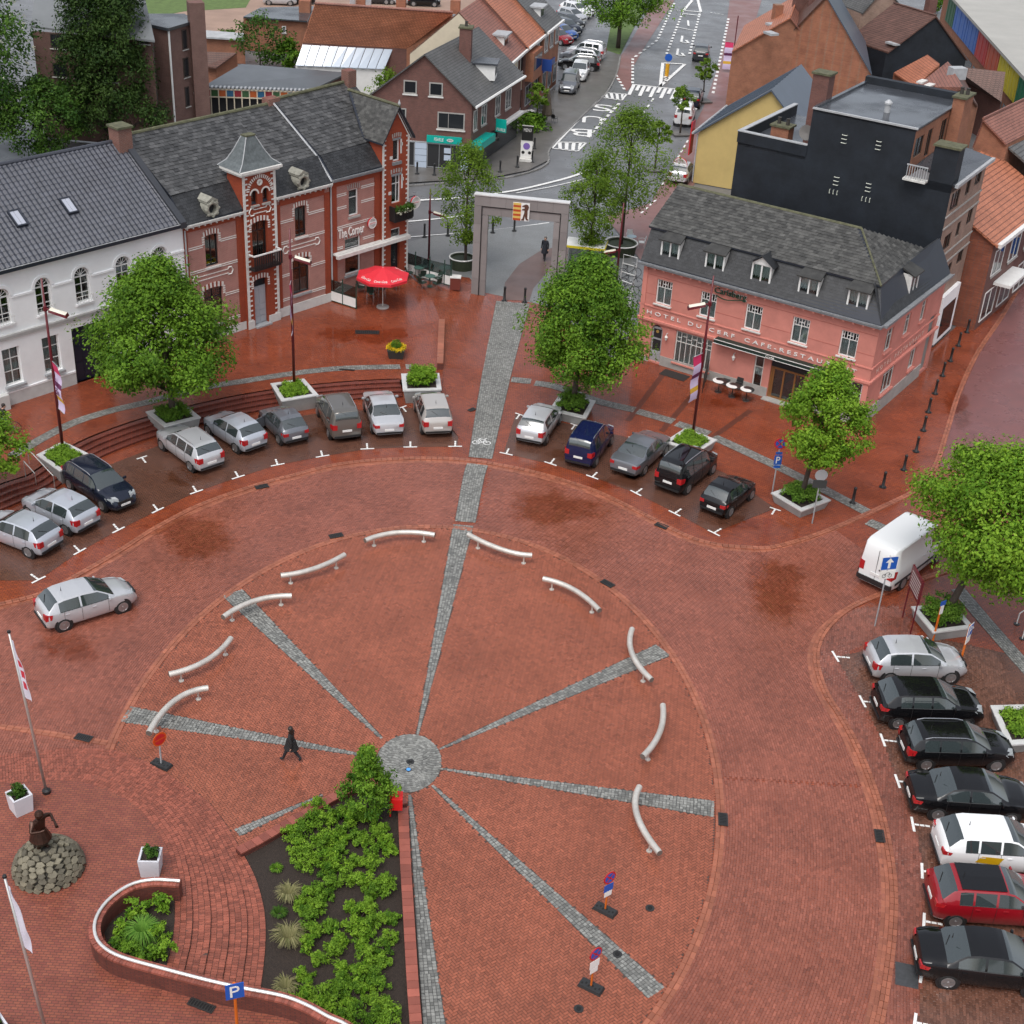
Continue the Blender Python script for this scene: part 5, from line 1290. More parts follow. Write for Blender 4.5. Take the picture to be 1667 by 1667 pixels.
mb=MB();mb.box(-14.1,-9.4,0,9,11.1,11.3);mb.build('low_roof',T_bit,dk)
for b_ in((-14.15,-9.4,-.06,.2,11.3,12.0),(-14.15,-13.9,.2,9,11.3,12.0)):mb=MB();mb.box(*b_);mb.build('parapet',M_bw,dk)
mb=MB();mb.box(-14.18,-9.4,-.09,.24,12.0,12.06);mb.box(-14.18,-13.86,.24,9,12.0,12.06);mb.build('parapet_capping',M_zinc,dk)
slab('street_side_roof',dk,[(-1.5,1.2,11.65),(.25,-.1,11.5),(.25,7.3,11.6),(-2.75,7.3,12.1),(-2.75,1.2,11.9)],.12,T_bit)
mb=MB();mb.box(.2,.4,-.15,7.35,11.42,11.62);mb.build('gutter',M_zinc,dk)
def chim(T,x0,x1,y0,y1,z0,z1,m,pots=2):
    mb=MB();mb.box(x0,x1,y0,y1,z0,z1);c=mb.build('chimney',m,T)
    mb=MB();mb.box(x0-.1,x1+.1,y0-.1,y1+.1,z1,z1+.12);mb.build('chimney_cap',T_moss,c)
    for k in range(pots):mb=MB();mb.lathe([(.13,0),(.11,.35),(.14,.4),(.0,.4)],10,(x0+(x1-x0)*(k+.5)/pots,(y0+y1)/2,z1+.12));mb.build('chimney_pot',mat('dark_pot',(.04,.035,.03),.6),c)
    return c
chim(dk,-1.5,0,.0,1.1,11,13.6,M_bw,0);chim(dk,-10.5,-9.42,2,3,11.2,15.9,B_brown,0);chim(dk,-2.75,-2.0,6.4,8.2,11.4,15.0,B_orange,2);chim(dk,-12.6,-11.4,1.6,2.5,11.2,12.3,B_orange,2)
mb=MB()
for k in range(9):x=-2.75+k*.15;mb.box(x,x+.04,-.5,-.46,11.5,12.3)
mb.box(-2.8,-1.5,-.52,-.44,12.3,12.36);mb.build('balcony_railing',M_zinc,dk);mb=MB();mb.box(-2.9,-1.5,-.6,-.003,11.38,11.5);mb.build('balcony_slab',M_offw,dk)
for x,z in((-7.25,12.65),(-5.05,12.7),(-7.3,10.0),(-5.2,10.05),(-7.45,9.4),(-5.3,9.4)): # iron rungs
    for k in range(3):
        mb=MB()
        if z>9.5:mb.tube([(x,-.01,z+k*.24),(x,-.12,z+k*.24),(x+.3,-.12,z+k*.24),(x+.3,-.01,z+k*.24)],.025,4)
        else:mb.tube([(x+k*.25,-.01,z),(x+k*.25,-.12,z),(x+k*.25,-.12,z+.25),(x+k*.25,-.01,z+.25)],.025,4)
        mb.build('wall_rung',mat('pale_rung',(.5,.52,.45),.5),dk)
mb=MB();mb.lathe([(.2,0),(.2,.5),(.26,.5),(.26,.6),(.1,.75),(.0,.78)],12,(-5.6,2.6,14.3));mb.build('roof_vent',M_zinc,dk)
def dish(T,c,r,ang=0,nm='satellite_dish'):
    mb=MB(lambda p:(c[0]+p[0]*math.cos(ang)+p[2]*math.sin(ang)*.9,c[1]+p[0]*math.sin(ang)-p[2]*math.cos(ang)*.9,c[2]+p[1]+p[2]*.4));mb.lathe([(0,0),(r*.5,.04*r),(r,.2*r),(r*.98,.25*r),(0,.06*r)],16);o=mb.build(nm,mat('dish_grey',(.2,.19,.18),.5),T)
    mb=MB();mb.tube([(c[0],c[1],c[2]),(c[0]-.1,c[1]+.25,c[2]-.4)],.03,5);mb.build('dish_arm',M_zinc,o)
dish(dk,(-9.9,.9,12.5),.5)
# ---------------------------------------------------------------- optician's shop and the street row
PA=Vector((-10.41,117.57,0));PR=math.atan2(-.07,1)
ps=thing('optician_shop','brown brick gabled shop with a turquoise sign at the street corner','shop',PA,PR)
AP=[(-3.4,0,5.85),(5.12,0,5.8),(1.13,0,9.4)]
mb=MB();mb.quad((-3.4,0,2.2),(5.12,0,2.2),AP[1],AP[2],AP[0]);mb.build('gable_wall',B_brown,ps)
SD=(.25,.97);PS=Fc((5.12,0),SD)
mb=MB();wall(mb,PS,0,12,2.2,5.8);wall(mb,Fc((-3.4,0),SD),0,12,0,5.8);mb.build('side_wall',B_brown,ps)
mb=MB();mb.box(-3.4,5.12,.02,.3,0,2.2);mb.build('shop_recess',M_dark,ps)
M_turq=mat('turquoise_sign',(.0,.36,.3),.4)
M_bluep=mat('pale_blue_panel',(.45,.52,.62),.5)
for a0,a1 in((.43,1.42),(4.35,5.1)):
    for k in range(4):mb=MB();mb.box(a0,a1,-.04,.02,.02+k*.54,.52+k*.54);mb.build('shop_panel',M_bluep,ps)
window(ps,FRONT,1.44,4.34,.1,2.15,dep=.05,fr=.06,cols=(.36,.7),m=M_grey,glass=M_dglass,back=False,name='shop_window');window(ps,FRONT,-1.0,.4,.1,2.15,dep=.05,fr=.06,cols=(.5,),m=M_grey,glass=M_dglass,back=False,name='shop_window')
for z in(.8,1.4):mb=MB();mb.box(2.9,3.45,-.03,-.005,z,z+.45);mb.build('window_poster',M_bluep,ps)
mb=MB();mb.box(1.42,4.38,-.14,-.0,2.26,2.84);sg=mb.build('sign_board',M_turq,ps)
lettering('PEARLE',2.05,2.85,2.42,2.7,pl_(-.145),M_let,ps,'sign_lettering',.02,.15)
mb=MB(lambda p:(3.4+p[0],-.15-p[2],2.55+p[1]));[mb.lathe([(.1,0),(.1,.02),(.13,.02),(.13,0)],12,(dx,0,0),sx=2.2 if dx==0 else 1)for dx in(0,-.1,.1)];mb.build('sign_emblem',M_let,sg)
for o in((-.6,.5,6.13,7.22),(1.53,2.66,6.1,7.2),(2.28,4.56,3.45,4.85),(-1.5,-.35,3.7,4.9)):window(ps,FRONT,*o,dep=-.01,fr=.1,cols=(.4,)if o[1]-o[0]>2 else(),m=M_stone,glass=M_dglass,back=False,sill=.12,sm=M_offw)
mb=MB();mb.box(-3.4,5.1,-.06,-.0,2.16,2.26);mb.build('shop_cornice',M_zinc,ps)
for k,(a0,a1)in enumerate(((.4,1.2),(2.2,3.4),(5.5,6.7),(8,9.4))):window(ps,PS,a0,a1,3.3,5.0,dep=-.01,m=M_offw,cols=(.5,),glass=M_dglass,back=False,sill=.1)
mb=MB(PS);mb.box(.2,3.5,-.9,.0,1.9,2.5);mb.build('sign_canopy',M_turq,ps);mb=MB(PS);mb.box(.2,11.5,-.02,.03,.1,1.9);mb.build('shop_window',M_dglass,ps);mb=MB(PS);mb.box(6,12,-.5,.0,2.2,2.4);mb.build('fascia',M_white,ps)
bk_=lambda p,t:(p[0]+SD[0]*t,p[1]+SD[1]*t,p[2])
lo=(5.45,-.3,5.55);up_=(1.13,-.3,9.5);ll=(-3.75,-.3,5.6)
slab('roof_right',ps,[lo,bk_(lo,12),bk_(up_,12),up_],.14,T_grey);slab('roof_left',ps,[up_,bk_(up_,12),bk_(ll,12),ll],.14,T_grey)
mb=MB();mb.xf=None;mb.tube([(5.5,-.3,5.5),bk_((5.5,-.3,5.5),12)],.12,6);mb.build('gutter',M_white,ps)
# ridge chimney and dormer
for k,(t,x,z)in enumerate(((5.5,2.4,8.0),)):
    b=bk_((x,0,0),t);chim(ps,b[0]-.5,b[0]+.5,b[1]-.5,b[1]+.5,7.6,10.6,B_brown,1)
b=bk_((4.0,0,0),6.3);mb=MB();mb.box(b[0]-.9,b[0]+.8,b[1]-.9,b[1]+.9,6.4,7.7);dm=mb.build('dormer',M_white,ps);mb=MB();mb.box(b[0]-1.4,b[0]+1.0,b[1]-1.1,b[1]+1.1,7.7,7.85);mb.build('dormer_roof',T_bit,dm);mb=MB();mb.box(b[0]+.8,b[0]+.83,b[1]-.7,b[1]+.7,6.8,7.5);mb.build('dormer_glass',M_dglass,dm)
mb=MB(PS);mb.box(4.4,4.5,-1.5,-.55,2.4,3.5);s_=mb.build('hanging_sign',M_turq,ps)
lettering('PEARLE',.6,1.4,2.5,2.75,lambda x,d,z:PS((4.39-d,-x-.05,z)),M_let,ps,'sign_lettering')
# row houses along the left of the street: eaves follow the street line
def row_house(name,label,ea,eb,ze,zr,m_w,m_r,depth=9,bays=3,base='shop'):
    b=Bd(name,label,'house',(ea[0],ea[1]+60));A=G(*ea,ze);B=G(*eb,ze);d=(B-A);d.z=0;L_=d.length;d.normalize();n=Vector((-d.y,d.x,0))
    C_,D_=B+n*depth,A+n*depth;Rm0=A+n*depth/2+Vector((0,0,zr-ze));Rm1=B+n*depth/2+Vector((0,0,zr-ze))
    fr=b.face(Vector((A.x,A.y,0)),Vector((B.x,B.y,0)))
    b.wall([A,B],m_w);b.wall([A,D_],m_w);b.wall([D_,C_],m_w)
    mb=MB();mb.quad(*[tuple(q-b.o)for q in(A,Rm0,D_)]);mb.build('gable',m_w,b.T)
    mb=MB();mb.quad(*[tuple(q-b.o)for q in(B,Rm1,C_)]);mb.build('gable',m_w,b.T)
    o_=n*(-.35)+Vector((0,0,-.2));b.roofw([A+o_,B+o_,Rm1,Rm0],m_r);b.roofw([Rm0,Rm1,C_,D_],m_r,name='roof_back')
    mb=MB(fr);mb.box(0,L_,-.5,-.3,ze-.3,ze-.1);mb.build('gutter',M_white,b.T)
    for k in range(bays):
        a0=L_*(k+.2)/bays;a1=L_*(k+.8)/bays
        window(b.T,fr,a0,a1,ze-2.2,ze-.7,dep=-.01,m=M_white,cols=(.5,),glass=M_dglass,back=False,sill=.1);window(b.T,fr,a0,a1,.5,2.4,dep=-.01,m=M_grey,cols=(.5,),glass=M_dglass,back=False,name='shop_window')
    b.fr=fr;b.A,b.B,b.n,b.d=A,B,n,d
    return b
M_cream=mat('cream_render',(.55,.48,.36),.7,noise=.12,nscale=1)
r1=row_house('cream_row_house','cream rendered row house with orange tiled roof and dormer beside the optician',(823,103),(856,74),6.2,10.2,M_cream,T_red,bays=2)
r2=row_house('bay_window_house','red brick row house with jutting bay window and blue shop signs',(856,74),(886,50),6.4,10.4,B_brown,T_orange,bays=2)
r3=row_house('end_row_house','brick end row house with white gutter beside the car park',(886,50),(912,29),6.6,10.6,B_orange,T_grey,bays=3)
mb=MB(r2.fr);mb.box(.3,3.6,-.8,0,3.0,5.7);bw2=mb.build('bay_window',B_orange,r2.T);mb=MB(r2.fr);mb.box(.5,3.4,-.82,-.75,4.0,5.3);mb.build('bay_glass',M_dglass,bw2)
mb=MB(r2.fr);mb.box(4.4,4.5,-1.6,-.4,3.2,4.3);mb.build('shop_sign',mat('blue_sign',(.02,.06,.25),.4),r2.T)
mb=MB(r3.fr);mb.box(.3,5,-.12,-.02,2.5,3.1);mb.build('shop_sign',mat('blue_sign',(0,0,0)),r3.T)
for rr,t in((r1,3.5),(r3,2.5)):
    mb=MB(rr.fr);mb.box(t-.8,t+.8,.9,3,rr.A.z+.6,rr.A.z+1.7);dm=mb.build('dormer',M_white,rr.T);mb=MB(rr.fr);mb.box(t-1,t+1,.6,3.2,rr.A.z+1.7,rr.A.z+1.85);mb.build('dormer_roof',M_zinc,dm);mb=MB(rr.fr);mb.box(t-.6,t+.6,.87,.9,rr.A.z+.85,rr.A.z+1.55);mb.build('dormer_glass',M_dglass,dm)
# ---------------------------------------------------------------- orange-roofed house with conservatory, and back buildings
b=Bd('conservatory_house','long house with bright orange tiled roof and a glazed lean-to along its foot','house',(560,140))
ea,eb=(493,67,4.6),(662,77,4.6);ra,rb=(513,5,8.6),(737,20,8.6)
b.roof([ea,eb,rb,ra],rooftile('bright_orange_tiles',(.62,.24,.13)));A,B=G(*ea),G(*eb);n=Vector((-(B-A).y,(B-A).x,0)).normalized()
b.roofw([G(*ra),G(*rb),B+n*9,A+n*9],T_orange,name='roof_back');b.wall([ea,eb],B_brown);b.wall([A,G(*ra)-Vector((0,0,.1)),A+n*9],B_brown);b.wall([(662,77,4.6),(737,20,8.45)],B_orange)
mb=MB();mb.tube([G(*ra)-b.o,G(*rb)-b.o],.14,6);mb.build('ridge',T_red,b.T)
c0,c1=G(481,106,2.6),G(626,112,2.6);d0,d1=G(493,70,4.4),G(640,79,4.4)
for k in range(10):
    mb=MB();q=[c0+(c1-c0)*(k+.04)/10,c0+(c1-c0)*(k+.96)/10,d0+(d1-d0)*(k+.96)/10,d0+(d1-d0)*(k+.04)/10]
    mb.add([tuple(p-b.o)for p in q]+[tuple(p-b.o-Vector((0,0,.06)))for p in q],[(0,1,2,3),(7,6,5,4),(0,4,5,1)]);mb.build('glazing_panel',mat('pale_glazing',(.5,.58,.68),.1,spec=.8),b.T)
b.wall([(481,106,2.55),(626,112,2.55)],M_white,name='lean_to_wall')
for(x,y)in((574,14),(600,18)):b.box((x,y,8.0),.5,.5,1.2,0,M_zinc,'roof_vent')
b.box((660,46,6.2),1.0,1.3,.25,-.07,M_zinc,'skylight')
for(x,y)in((588,8),(653,12),(741,22)):b.box((x,y,8.2),.9,.6,1.2,-.07,B_orange,'chimney')
b=Bd('glazed_annex','low dark-roofed annex with a strip of coloured glass panes','annex',(420,190))
rp=[(330,141,2.9),(506,147,2.9),(566,118,3.6),(393,104,3.6)];b.roof(rp,mat('slate_grey_felt',(.1,.11,.12),.35,noise=.2,nscale=.5));f=b.face((330,141,2.9),(506,147,2.9))
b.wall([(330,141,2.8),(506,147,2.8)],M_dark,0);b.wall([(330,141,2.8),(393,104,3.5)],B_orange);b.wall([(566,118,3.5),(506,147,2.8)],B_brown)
L_=(b.w(rp[1])-b.w(rp[0])).length
for k in range(14):
    a0,a1=L_*k/14+.05,L_*(k+1)/14-.05;mb=MB(f);mb.box(a0,a1,-.04,-.005,2.1,2.65);mb.build('coloured_pane',mat('pane_%d'%(k%4),[(.25,.02,.03),(.04,.1,.04),(.4,.09,.02),(.02,.1,.2)][k%4],.2),b.T)
    mb=MB(f);mb.box(a1,a1+.1,-.06,0,0,2.7);mb.build('mullion',M_cream,b.T)
mb=MB(f);mb.box(0,L_,-.08,-.0,2.66,2.78);mb.box(0,L_,-.08,0,1.98,2.08);mb.build('frame_rail',M_cream,b.T)
mb=MB(f)
for k in range(26):mb.box(L_*k/26,L_*k/26+.18,-.3,.8,2.83,2.96)
mb.build('roof_rafters',M_zinc,b.T,kind='stuff')
b=Bd('flat_roof_shed','flat-roofed orange brick workshop beside the dirt car park','workshop',(440,90))
b.roof([(396,27,3.6),(500,34,3.6),(512,10,3.6),(424,12,3.6)],T_bit);b.wall([(396,27,3.5),(500,34,3.5)],B_orange);b.wall([(396,27,3.5),(424,12,3.5)],B_orange);b.wall([(500,34,3.5),(512,10,3.5)],B_orange);f=b.face((396,27,3.5),(500,34,3.5));b.win(f,459,42,466,54,M_white);b.box((497,22,3.4),1.2,1.2,1.4,0,B_orange,'chimney')
b=Bd('garden_shed','small brick garden shed with mossy tile roof behind the annex','shed',(355,122))
b.roof([(333,108,2.2),(352,110,2.2),(385,86,3.3),(335,84,3.3)],T_brownr);b.wall([(352,111,2.1),(386,86,3.2)],B_orange);b.wall([(333,108,2.1),(352,110,2.1)],B_orange)
b=Bd('low_outbuilding','long low outbuilding with pale sheet roof left of the workshop','outbuilding',(370,75));b.roof([(331,60,2.6),(398,64,2.6),(398,54,3.0),(333,49,3.0)],M_zinc);b.wall([(331,60,2.5),(398,64,2.5)],B_orange)
b=Bd('brick_apartments','three-storey brown brick apartment block with white downpipe and square chimney','apartment block',(280,180))
zt_=9.2
b.wall([(52,50,zt_-.3),(248,66,zt_-.3)],B_brown2);b.wall([(248,42,zt_),(274,46,zt_)],B_brown2);b.wall([(274,46,zt_),(318,34,zt_)],B_brown2);b.wall([(248,42,zt_),(240,20,zt_)],B_brown2)
b.roof([(50,42,zt_),(252,66,zt_),(232,-20,zt_+2.5),(60,-40,zt_+2.5)],mat('grey_sheet_roof',(.17,.18,.185),.45,noise=.12,nscale=.4));b.roof([(247,40,zt_+.1),(274,46,zt_+.1),(318,33,zt_+.1),(300,22,zt_+.1),(240,22,zt_+.1)],T_bit,.25)
f=b.face((52,50,zt_-.3),(248,66,zt_-.3))
for(x0,y0,x1,y1)in((81,54,108,80),(85,102,111,126),(118,58,146,84),(120,106,148,130),(165,62,190,88),(168,110,192,134),(225,58,244,72)):b.win(f,x0,y0,x1,y1,mat('dark_brown_frame',(0,0,0)),sm=M_offw)
f=b.face((274,46,zt_),(318,34,zt_))
for(x0,y0,x1,y1)in((295,49,305,79),(297,95,308,124),(310,45,316,55),(312,91,318,101),(300,142,309,172),(314,138,321,148)):b.win(f,x0,y0,x1,y1,mat('dark_brown_frame',(0,0,0)),cols=())
mb=MB();q=b.w((320,36,zt_));mb.obox((q.x,q.y,0),1.3,1.3,zt_+1.7,.4);mb.build('chimney_stack',B_brown2,b.T);mb=MB();p_=b.w((274,46,zt_));mb.tube([(p_.x+.05,p_.y-.15,zt_),(p_.x+.05,p_.y-.15,.1)],.09,6);mb.build('downpipe',M_white,b.T)
# ---------------------------------------------------------------- right of the street
b=Bd('yellow_house','yellow rendered gable house with blue-grey metal roof beside the dark block','house',(1150,300))
A=G(1128,297,0);d=Vector((.93,-.37,0)).normalized();n=Vector((-d.y,d.x,0))
def Y(a,dd,z):return A+d*a+n*dd+Vector((0,0,z))
_f=b.face(Y(0,0,0),Y(9,0,0));YA,YZ=b.uv(_f,1257,147);YE=b.uv(_f,1127,214)[1]
M_yel=mat('yellow_render',(.5,.37,.14),.7,noise=.1,nscale=.8)
b.wall([Y(0,0,YE),Y(YA,0,YZ),Y(YA*1.6,0,YE+1)],M_yel);b.wall([Y(0,0,YE),Y(0,10,YE)],M_yel);b.wall([Y(YA*1.6,0,YE+1),Y(YA*1.6,10,YE+1)],M_yel)
b.roofw([Y(-.3,-.3,YE),Y(YA,-.3,YZ+.12),Y(YA,10,YZ+.12),Y(-.3,10,YE)],T_blue);b.roofw([Y(YA,-.3,YZ+.12),Y(YA*1.65,-.3,YE+.9),Y(YA*1.65,10,YE+.9),Y(YA,10,YZ+.12)],T_blue,name='roof_right')
mb=MB()
for t in range(1,11):
    mb.tube([Y(-.3,t*.9,YE+.03)-b.o,Y(YA,t*.9,YZ+.15)-b.o],.025,4)
mb.build('roof_seams',T_blue,b.T,kind='stuff')
mb=MB();mb.tube([Y(-.45,-.3,YE-.05)-b.o,Y(-.45,10,YE-.05)-b.o],.1,6);mb.build('gutter',M_zinc,b.T);mb=MB();mb.tube([Y(-.06,-.06,YE-.1)-b.o,Y(-.06,-.06,.1)-b.o],.06,6);mb.build('downpipe',M_zinc,b.T)
dish(b.T,Y(4.6,-.5,5.0)-b.o,.45)
mb=MB();mb.add([tuple(q-b.o)for q in(Y(-.1,-.02,5.2),Y(-.1,-1.1,5.2),Y(-.1,-1.1,1.4),Y(-.1,-.02,1.4))],[(0,1,2,3)]);
mb=MB();mb.xf=lambda p:tuple(Y(p[0],p[1],p[2])-b.o);mb.box(-.75,-.65,.1,.25,2.2,5.0);mb.box(-.72,-.68,.25,1.1,2.2,5.0);sg=mb.build('vertical_sign',mat('sign_red',(0,0,0)),b.T)
lettering('BRASSERIE',2.3,4.9,.1,.6,lambda x,dd,z:tuple(Y(-.77-dd,.4+z,x)-b.o),M_let,b.T,'sign_lettering')
mb=MB(lambda p:tuple(Y(-1.2+p[0],-.2-p[2],1.4+p[1])-b.o));mb.lathe([(.62,0),(.62,.1),(0,.1)],20);s2=mb.build('round_sign',mat('sign_red',(0,0,0)),b.T);mb=MB(lambda p:tuple(Y(-1.2+p[0],-.2-p[2],1.4+p[1])-b.o));mb.box(-.5,.5,-.12,.12,.1,.12);mb.lathe([(.52,.1),(.52,.12),(.58,.12),(.58,.1)],20);mb.build('sign_band',M_let,s2)
mb=MB();mb.xf=lambda p:tuple(Y(p[0],p[1],p[2])-b.o);mb.box(6.3,7.6,-1.4,-.02,1.0,1.2);bal=mb.build('fire_balcony',M_black,b.T);mb=MB(lambda p:tuple(Y(p[0],p[1],p[2])-b.o));[mb.box(6.3+k*.2,6.34+k*.2,-1.4,-1.36,1.2,2.1)for k in range(7)];mb.box(6.3,7.6,-1.42,-1.34,2.1,2.16);mb.build('railing',M_black,bal)
mb=MB(lambda p:tuple(Y(p[0],p[1],p[2])-b.o));mb.box(5.0,6.1,-1.2,-.3,.2,1.6);mb.build('parasol_box',mat('turquoise_cover',(.05,.3,.36),.5),b.T);mb=MB(lambda p:tuple(Y(p[0],p[1],p[2])-b.o));mb.box(4.9,6.2,-1.3,-.2,1.6,1.75);mb.build('cover_lid',M_white,b.T)
def gabled(name,label,eL,apex,eR,back,m_w,m_rl,m_rr,zb=0):
    """gable wall facing the camera; 'back' = how far the roof runs back and in which direction"""
    b=Bd(name,label,'house',(apex[0],apex[1]+40));P=[G(*q)for q in(eL,apex,eR)];bv=Vector(back)
    f0=b.face(P[0],P[2]);a_,z_=b.uv(f0,apex[0],apex[1]);P[1]=f0.P+f0.D*a_;P[1].z=z_
    b.wall(P,m_w,zb);b.wall([P[0],P[0]+bv],m_w,zb,'side_wall');b.wall([P[2],P[2]+bv],m_w,zb,'side_wall');b.wall([q+bv for q in P],m_w,zb,'back_wall')
    lf=Vector((0,0,.12));f_=-bv.normalized()*.25
    b.roofw([P[0]+f_+lf,P[1]+f_+lf,P[1]+bv+lf,P[0]+bv+lf],m_rl,.14,'roof_left');b.roofw([P[1]+f_+lf,P[2]+f_+lf,P[2]+bv+lf,P[1]+bv+lf],m_rr,.14,'roof_right')
    b.P=P;b.bv=bv
    mb=MB();mb.tube([P[1]+f_+lf*1.5-b.o,P[1]+bv+lf*1.5-b.o],.1,5);mb.build('ridge',m_rl,b.T)
    return b
b=gabled('orange_gable_house','orange brick gable house with orange and pink tiled roof right of the street',(1192,84,6.2),(1287,29,9.4),(1354,116,4.8),(2.5,12,0),B_orange,T_orange,T_red)
mb=MB();g=G(1262,45,7.6)-b.o;mb.obox(g,.8,.8,2.2,.3);mb.build('chimney',B_orange,b.T)
for x,y in((1255,56),(1258,42)):b.box((x,y,8.3),.9,1.3,.2,.5,M_zinc,'skylight')
b=gabled('brown_gable_house','brick house with steep brown and slate-blue roof behind the orange gable',(1272,70,7),(1345,-6,12),(1419,122,6.0),(2,14,0),B_orange,T_brownr,T_blue)
for x,y,w in((1303,18,1.6),(1332,28,2.2)):b.box((x,y,9.2),w,.8,2.4,.3,B_brown,'chimney')
b=gabled('arched_window_house','tan brick gabled house with a half-round attic window',(1402,22,7.6),(1440,-22,10.8),(1484,36,7.2),(-4,10,0),B_tan,T_grey,T_grey)
f=b.face((1402,22,7.6),(1484,36,7.2));b.win(f,1423,38,1449,47,M_white,cols=(.33,.66));b.win(f,1419,57,1437,67,M_white);b.win(f,1416,86,1432,103,M_white)
mb=MB();a0,z0=b.uv(f,1423,39);a1,_=b.uv(f,1449,46);mb.xf=f;m_=(a0+a1)/2;rr_=(a1-a0)/2;mb.add([(m_,-.03,z0)]+[(m_+rr_*math.cos(t),-.03,z0+rr_*math.sin(t))for t in np.linspace(0,PI,12)],[(0,i,i+1)for i in range(1,12)]);mb.build('fanlight',M_dglass,b.T)
b2=Bd('courtyard_wing','glazed courtyard wing with flat grey roof beside the arched window house','annex',(1380,70));b2.roof([(1350,10,5.5),(1403,12,5.5),(1400,-10,5.5),(1345,-12,5.5)],T_grey);b2.wall([(1350,10,5.4),(1403,12,5.4)],B_tan);f=b2.face((1350,10,5.4),(1403,12,5.4));b2.win(f,1360,17,1396,42,M_white,cols=(.25,.5,.75),rows=(.3,))
b=gabled('black_gable_house','house with black painted gable and brown pantile roof in the upper right',(1443,86,5.8),(1521,27,9.2),(1572,98,5.4),(-3,5,0),M_bw,T_brownr,T_brownr)
b.box((1513,20,8.8),.9,.9,1.3,.3,B_brown,'chimney');b.box((1453,72,6.6),.7,1.4,.15,.6,M_zinc,'skylight')
b=Bd('orange_roof_cottage','low cottage with rust orange tiles between the dark block and black gable','house',(1490,170))
b.roof([(1455,118,4.5),(1490,141,4.5),(1530,104,6.6),(1510,89,6.6)],T_orange);b.wall([(1455,118,4.4),(1490,141,4.4)],B_orange);b.wall([(1490,141,4.4),(1530,104,6.5)],B_orange)
b=Bd('skylight_house','house with brown tiled roof and two skylights behind the dark block','house',(1530,190))
b.roof([(1490,141,5.5),(1522,160,5.5),(1568,142,7.6),(1543,100,7.6)],T_red);b.wall([(1490,141,5.4),(1522,160,5.4)],B_orange);b.roof([(1543,100,7.6),(1568,142,7.6),(1592,172,5.5),(1570,128,5.5)],T_brownr,name='roof_right');b.wall([(1522,160,5.4),(1568,142,7.5),(1592,172,5.4)],B_orange)
for x,y in((1501,134),(1513,140)):b.box((x,y,6.4),.6,1.3,.15,-.6,M_offw,'skylight')
b.box((1556,128,7.0),1.4,1.0,1.0,.3,M_zinc,'dormer')
b=Bd('brown_tile_house','house with broad brown tiled roof slab below the coloured panels','house',(1600,200))
b.roof([(1563,128,4.2),(1630,166,4.2),(1637,117,6.6),(1548,107,6.6)],T_brownr);b.wall([(1563,128,4.1),(1630,166,4.1)],B_brown);b.wall([(1630,166,4.1),(1637,117,6.5)],B_brown)
# coloured panel building
b=Bd('coloured_panel_building','long building with flat beige roof and a row of coloured facade panels','building',(1600,150))
tp=[(1532,-30,6.6),(1586,18,6.6),(1667,116,6.6),(1740,205,6.6)]
P0,P1=G(1540,-20,6.6),G(1690,145,6.6);b.wall([P0,P1],B_orange);f=b.face(P0,P1);L_=(P1-P0).length
nn=Vector(((P1-P0).y*-1,(P1-P0).x,0)).normalized()
b.roofw([P0+nn*-.4+Vector((0,0,.1)),P1+nn*-.4+Vector((0,0,.1)),P1+nn*26+Vector((0,0,.1)),P0+nn*26+Vector((0,0,.1))],mat('beige_roof',(.36,.35,.32),.6,noise=.12,nscale=.3),.3)
PC=[(.03,.1,.05),(.05,.13,.4),(.05,.13,.4),(.4,.04,.04),(.42,.08,.04),(.5,.42,.03),(.5,.42,.03),(.02,.14,.07),(.4,.04,.04)]
px_=[(1545,3),(1560,2),(1580,20),(1597,42),(1613,64),(1630,90),(1645,112),(1660,130),(1676,150)]
us=[b.uv(f,x,y)[0]for x,y in px_];us=sorted(us)
for k in range(len(us)-1):
    a0,a1=us[k]+.15,us[k+1]-.15
    mb=MB(f);mb.box(a0,a1,-.12,-.01,3.6,6.2);p=mb.build('facade_panel',mat('panel_%d'%k,PC[k],.5,noise=.15,nscale=1),b.T)
    for q in range(3):mb=MB(f);x=a0+(a1-a0)*(q+.5)/3;mb.box(x-.06,x+.06,-.16,-.12,3.7,6.1);mb.build('panel_rib',mat('panel_%d'%k,(0,0,0)),p)
    mb=MB(f);mb.box(a0+.2,a1-.2,-.03,-.005,1.0,2.6);mb.build('window',M_dglass,b.T)
# buildings down the side street on the right
b=gabled('side_street_house','brick house with orange tiled roof further along the right side street',(1585,240,9.2),(1602,196,11.6),(1640,236,9.4),(5.5,7.5,0),B_orange,T_red,T_red)
b=Bd('corner_shop','red brick shop with rust orange lean-to roof in the right side street','shop',(1600,440))
A=Vector((29.3,89.6,0));d=Vector((.55,.835,0)).normalized();n=Vector((-d.y,d.x,0))
def Y2(a,dd,z):return A+d*a+n*dd+Vector((0,0,z))
b.wall([Y2(0,4,8.6),Y2(0,-1.2,6.2)],brickmat('rough_red_brick',(.27,.085,.045),(.2,.06,.035),(.16,.08,.06),.24,.09,.012),name='gable_wall');b.wall([Y2(0,-1.2,6.2),Y2(12,-1.2,6.2)],B_brown);b.roofw([Y2(-.2,-1.5,6.1),Y2(12,-1.5,6.1),Y2(12,4,9.0),Y2(-.2,4,9.0)],T_orange)
f=b.face(Y2(0,-1.2,0),Y2(12,-1.2,0))
for k in range(3):window(b.T,f,.8+k*3.5,2.8+k*3.5,3.6,5.4,dep=-.01,m=M_white,cols=(.5,),glass=M_dglass,back=False,sill=.1);window(b.T,f,.6+k*3.5,3.2+k*3.5,.4,2.5,dep=-.01,m=M_white,cols=(.5,),glass=M_dglass,back=False,name='shop_window')
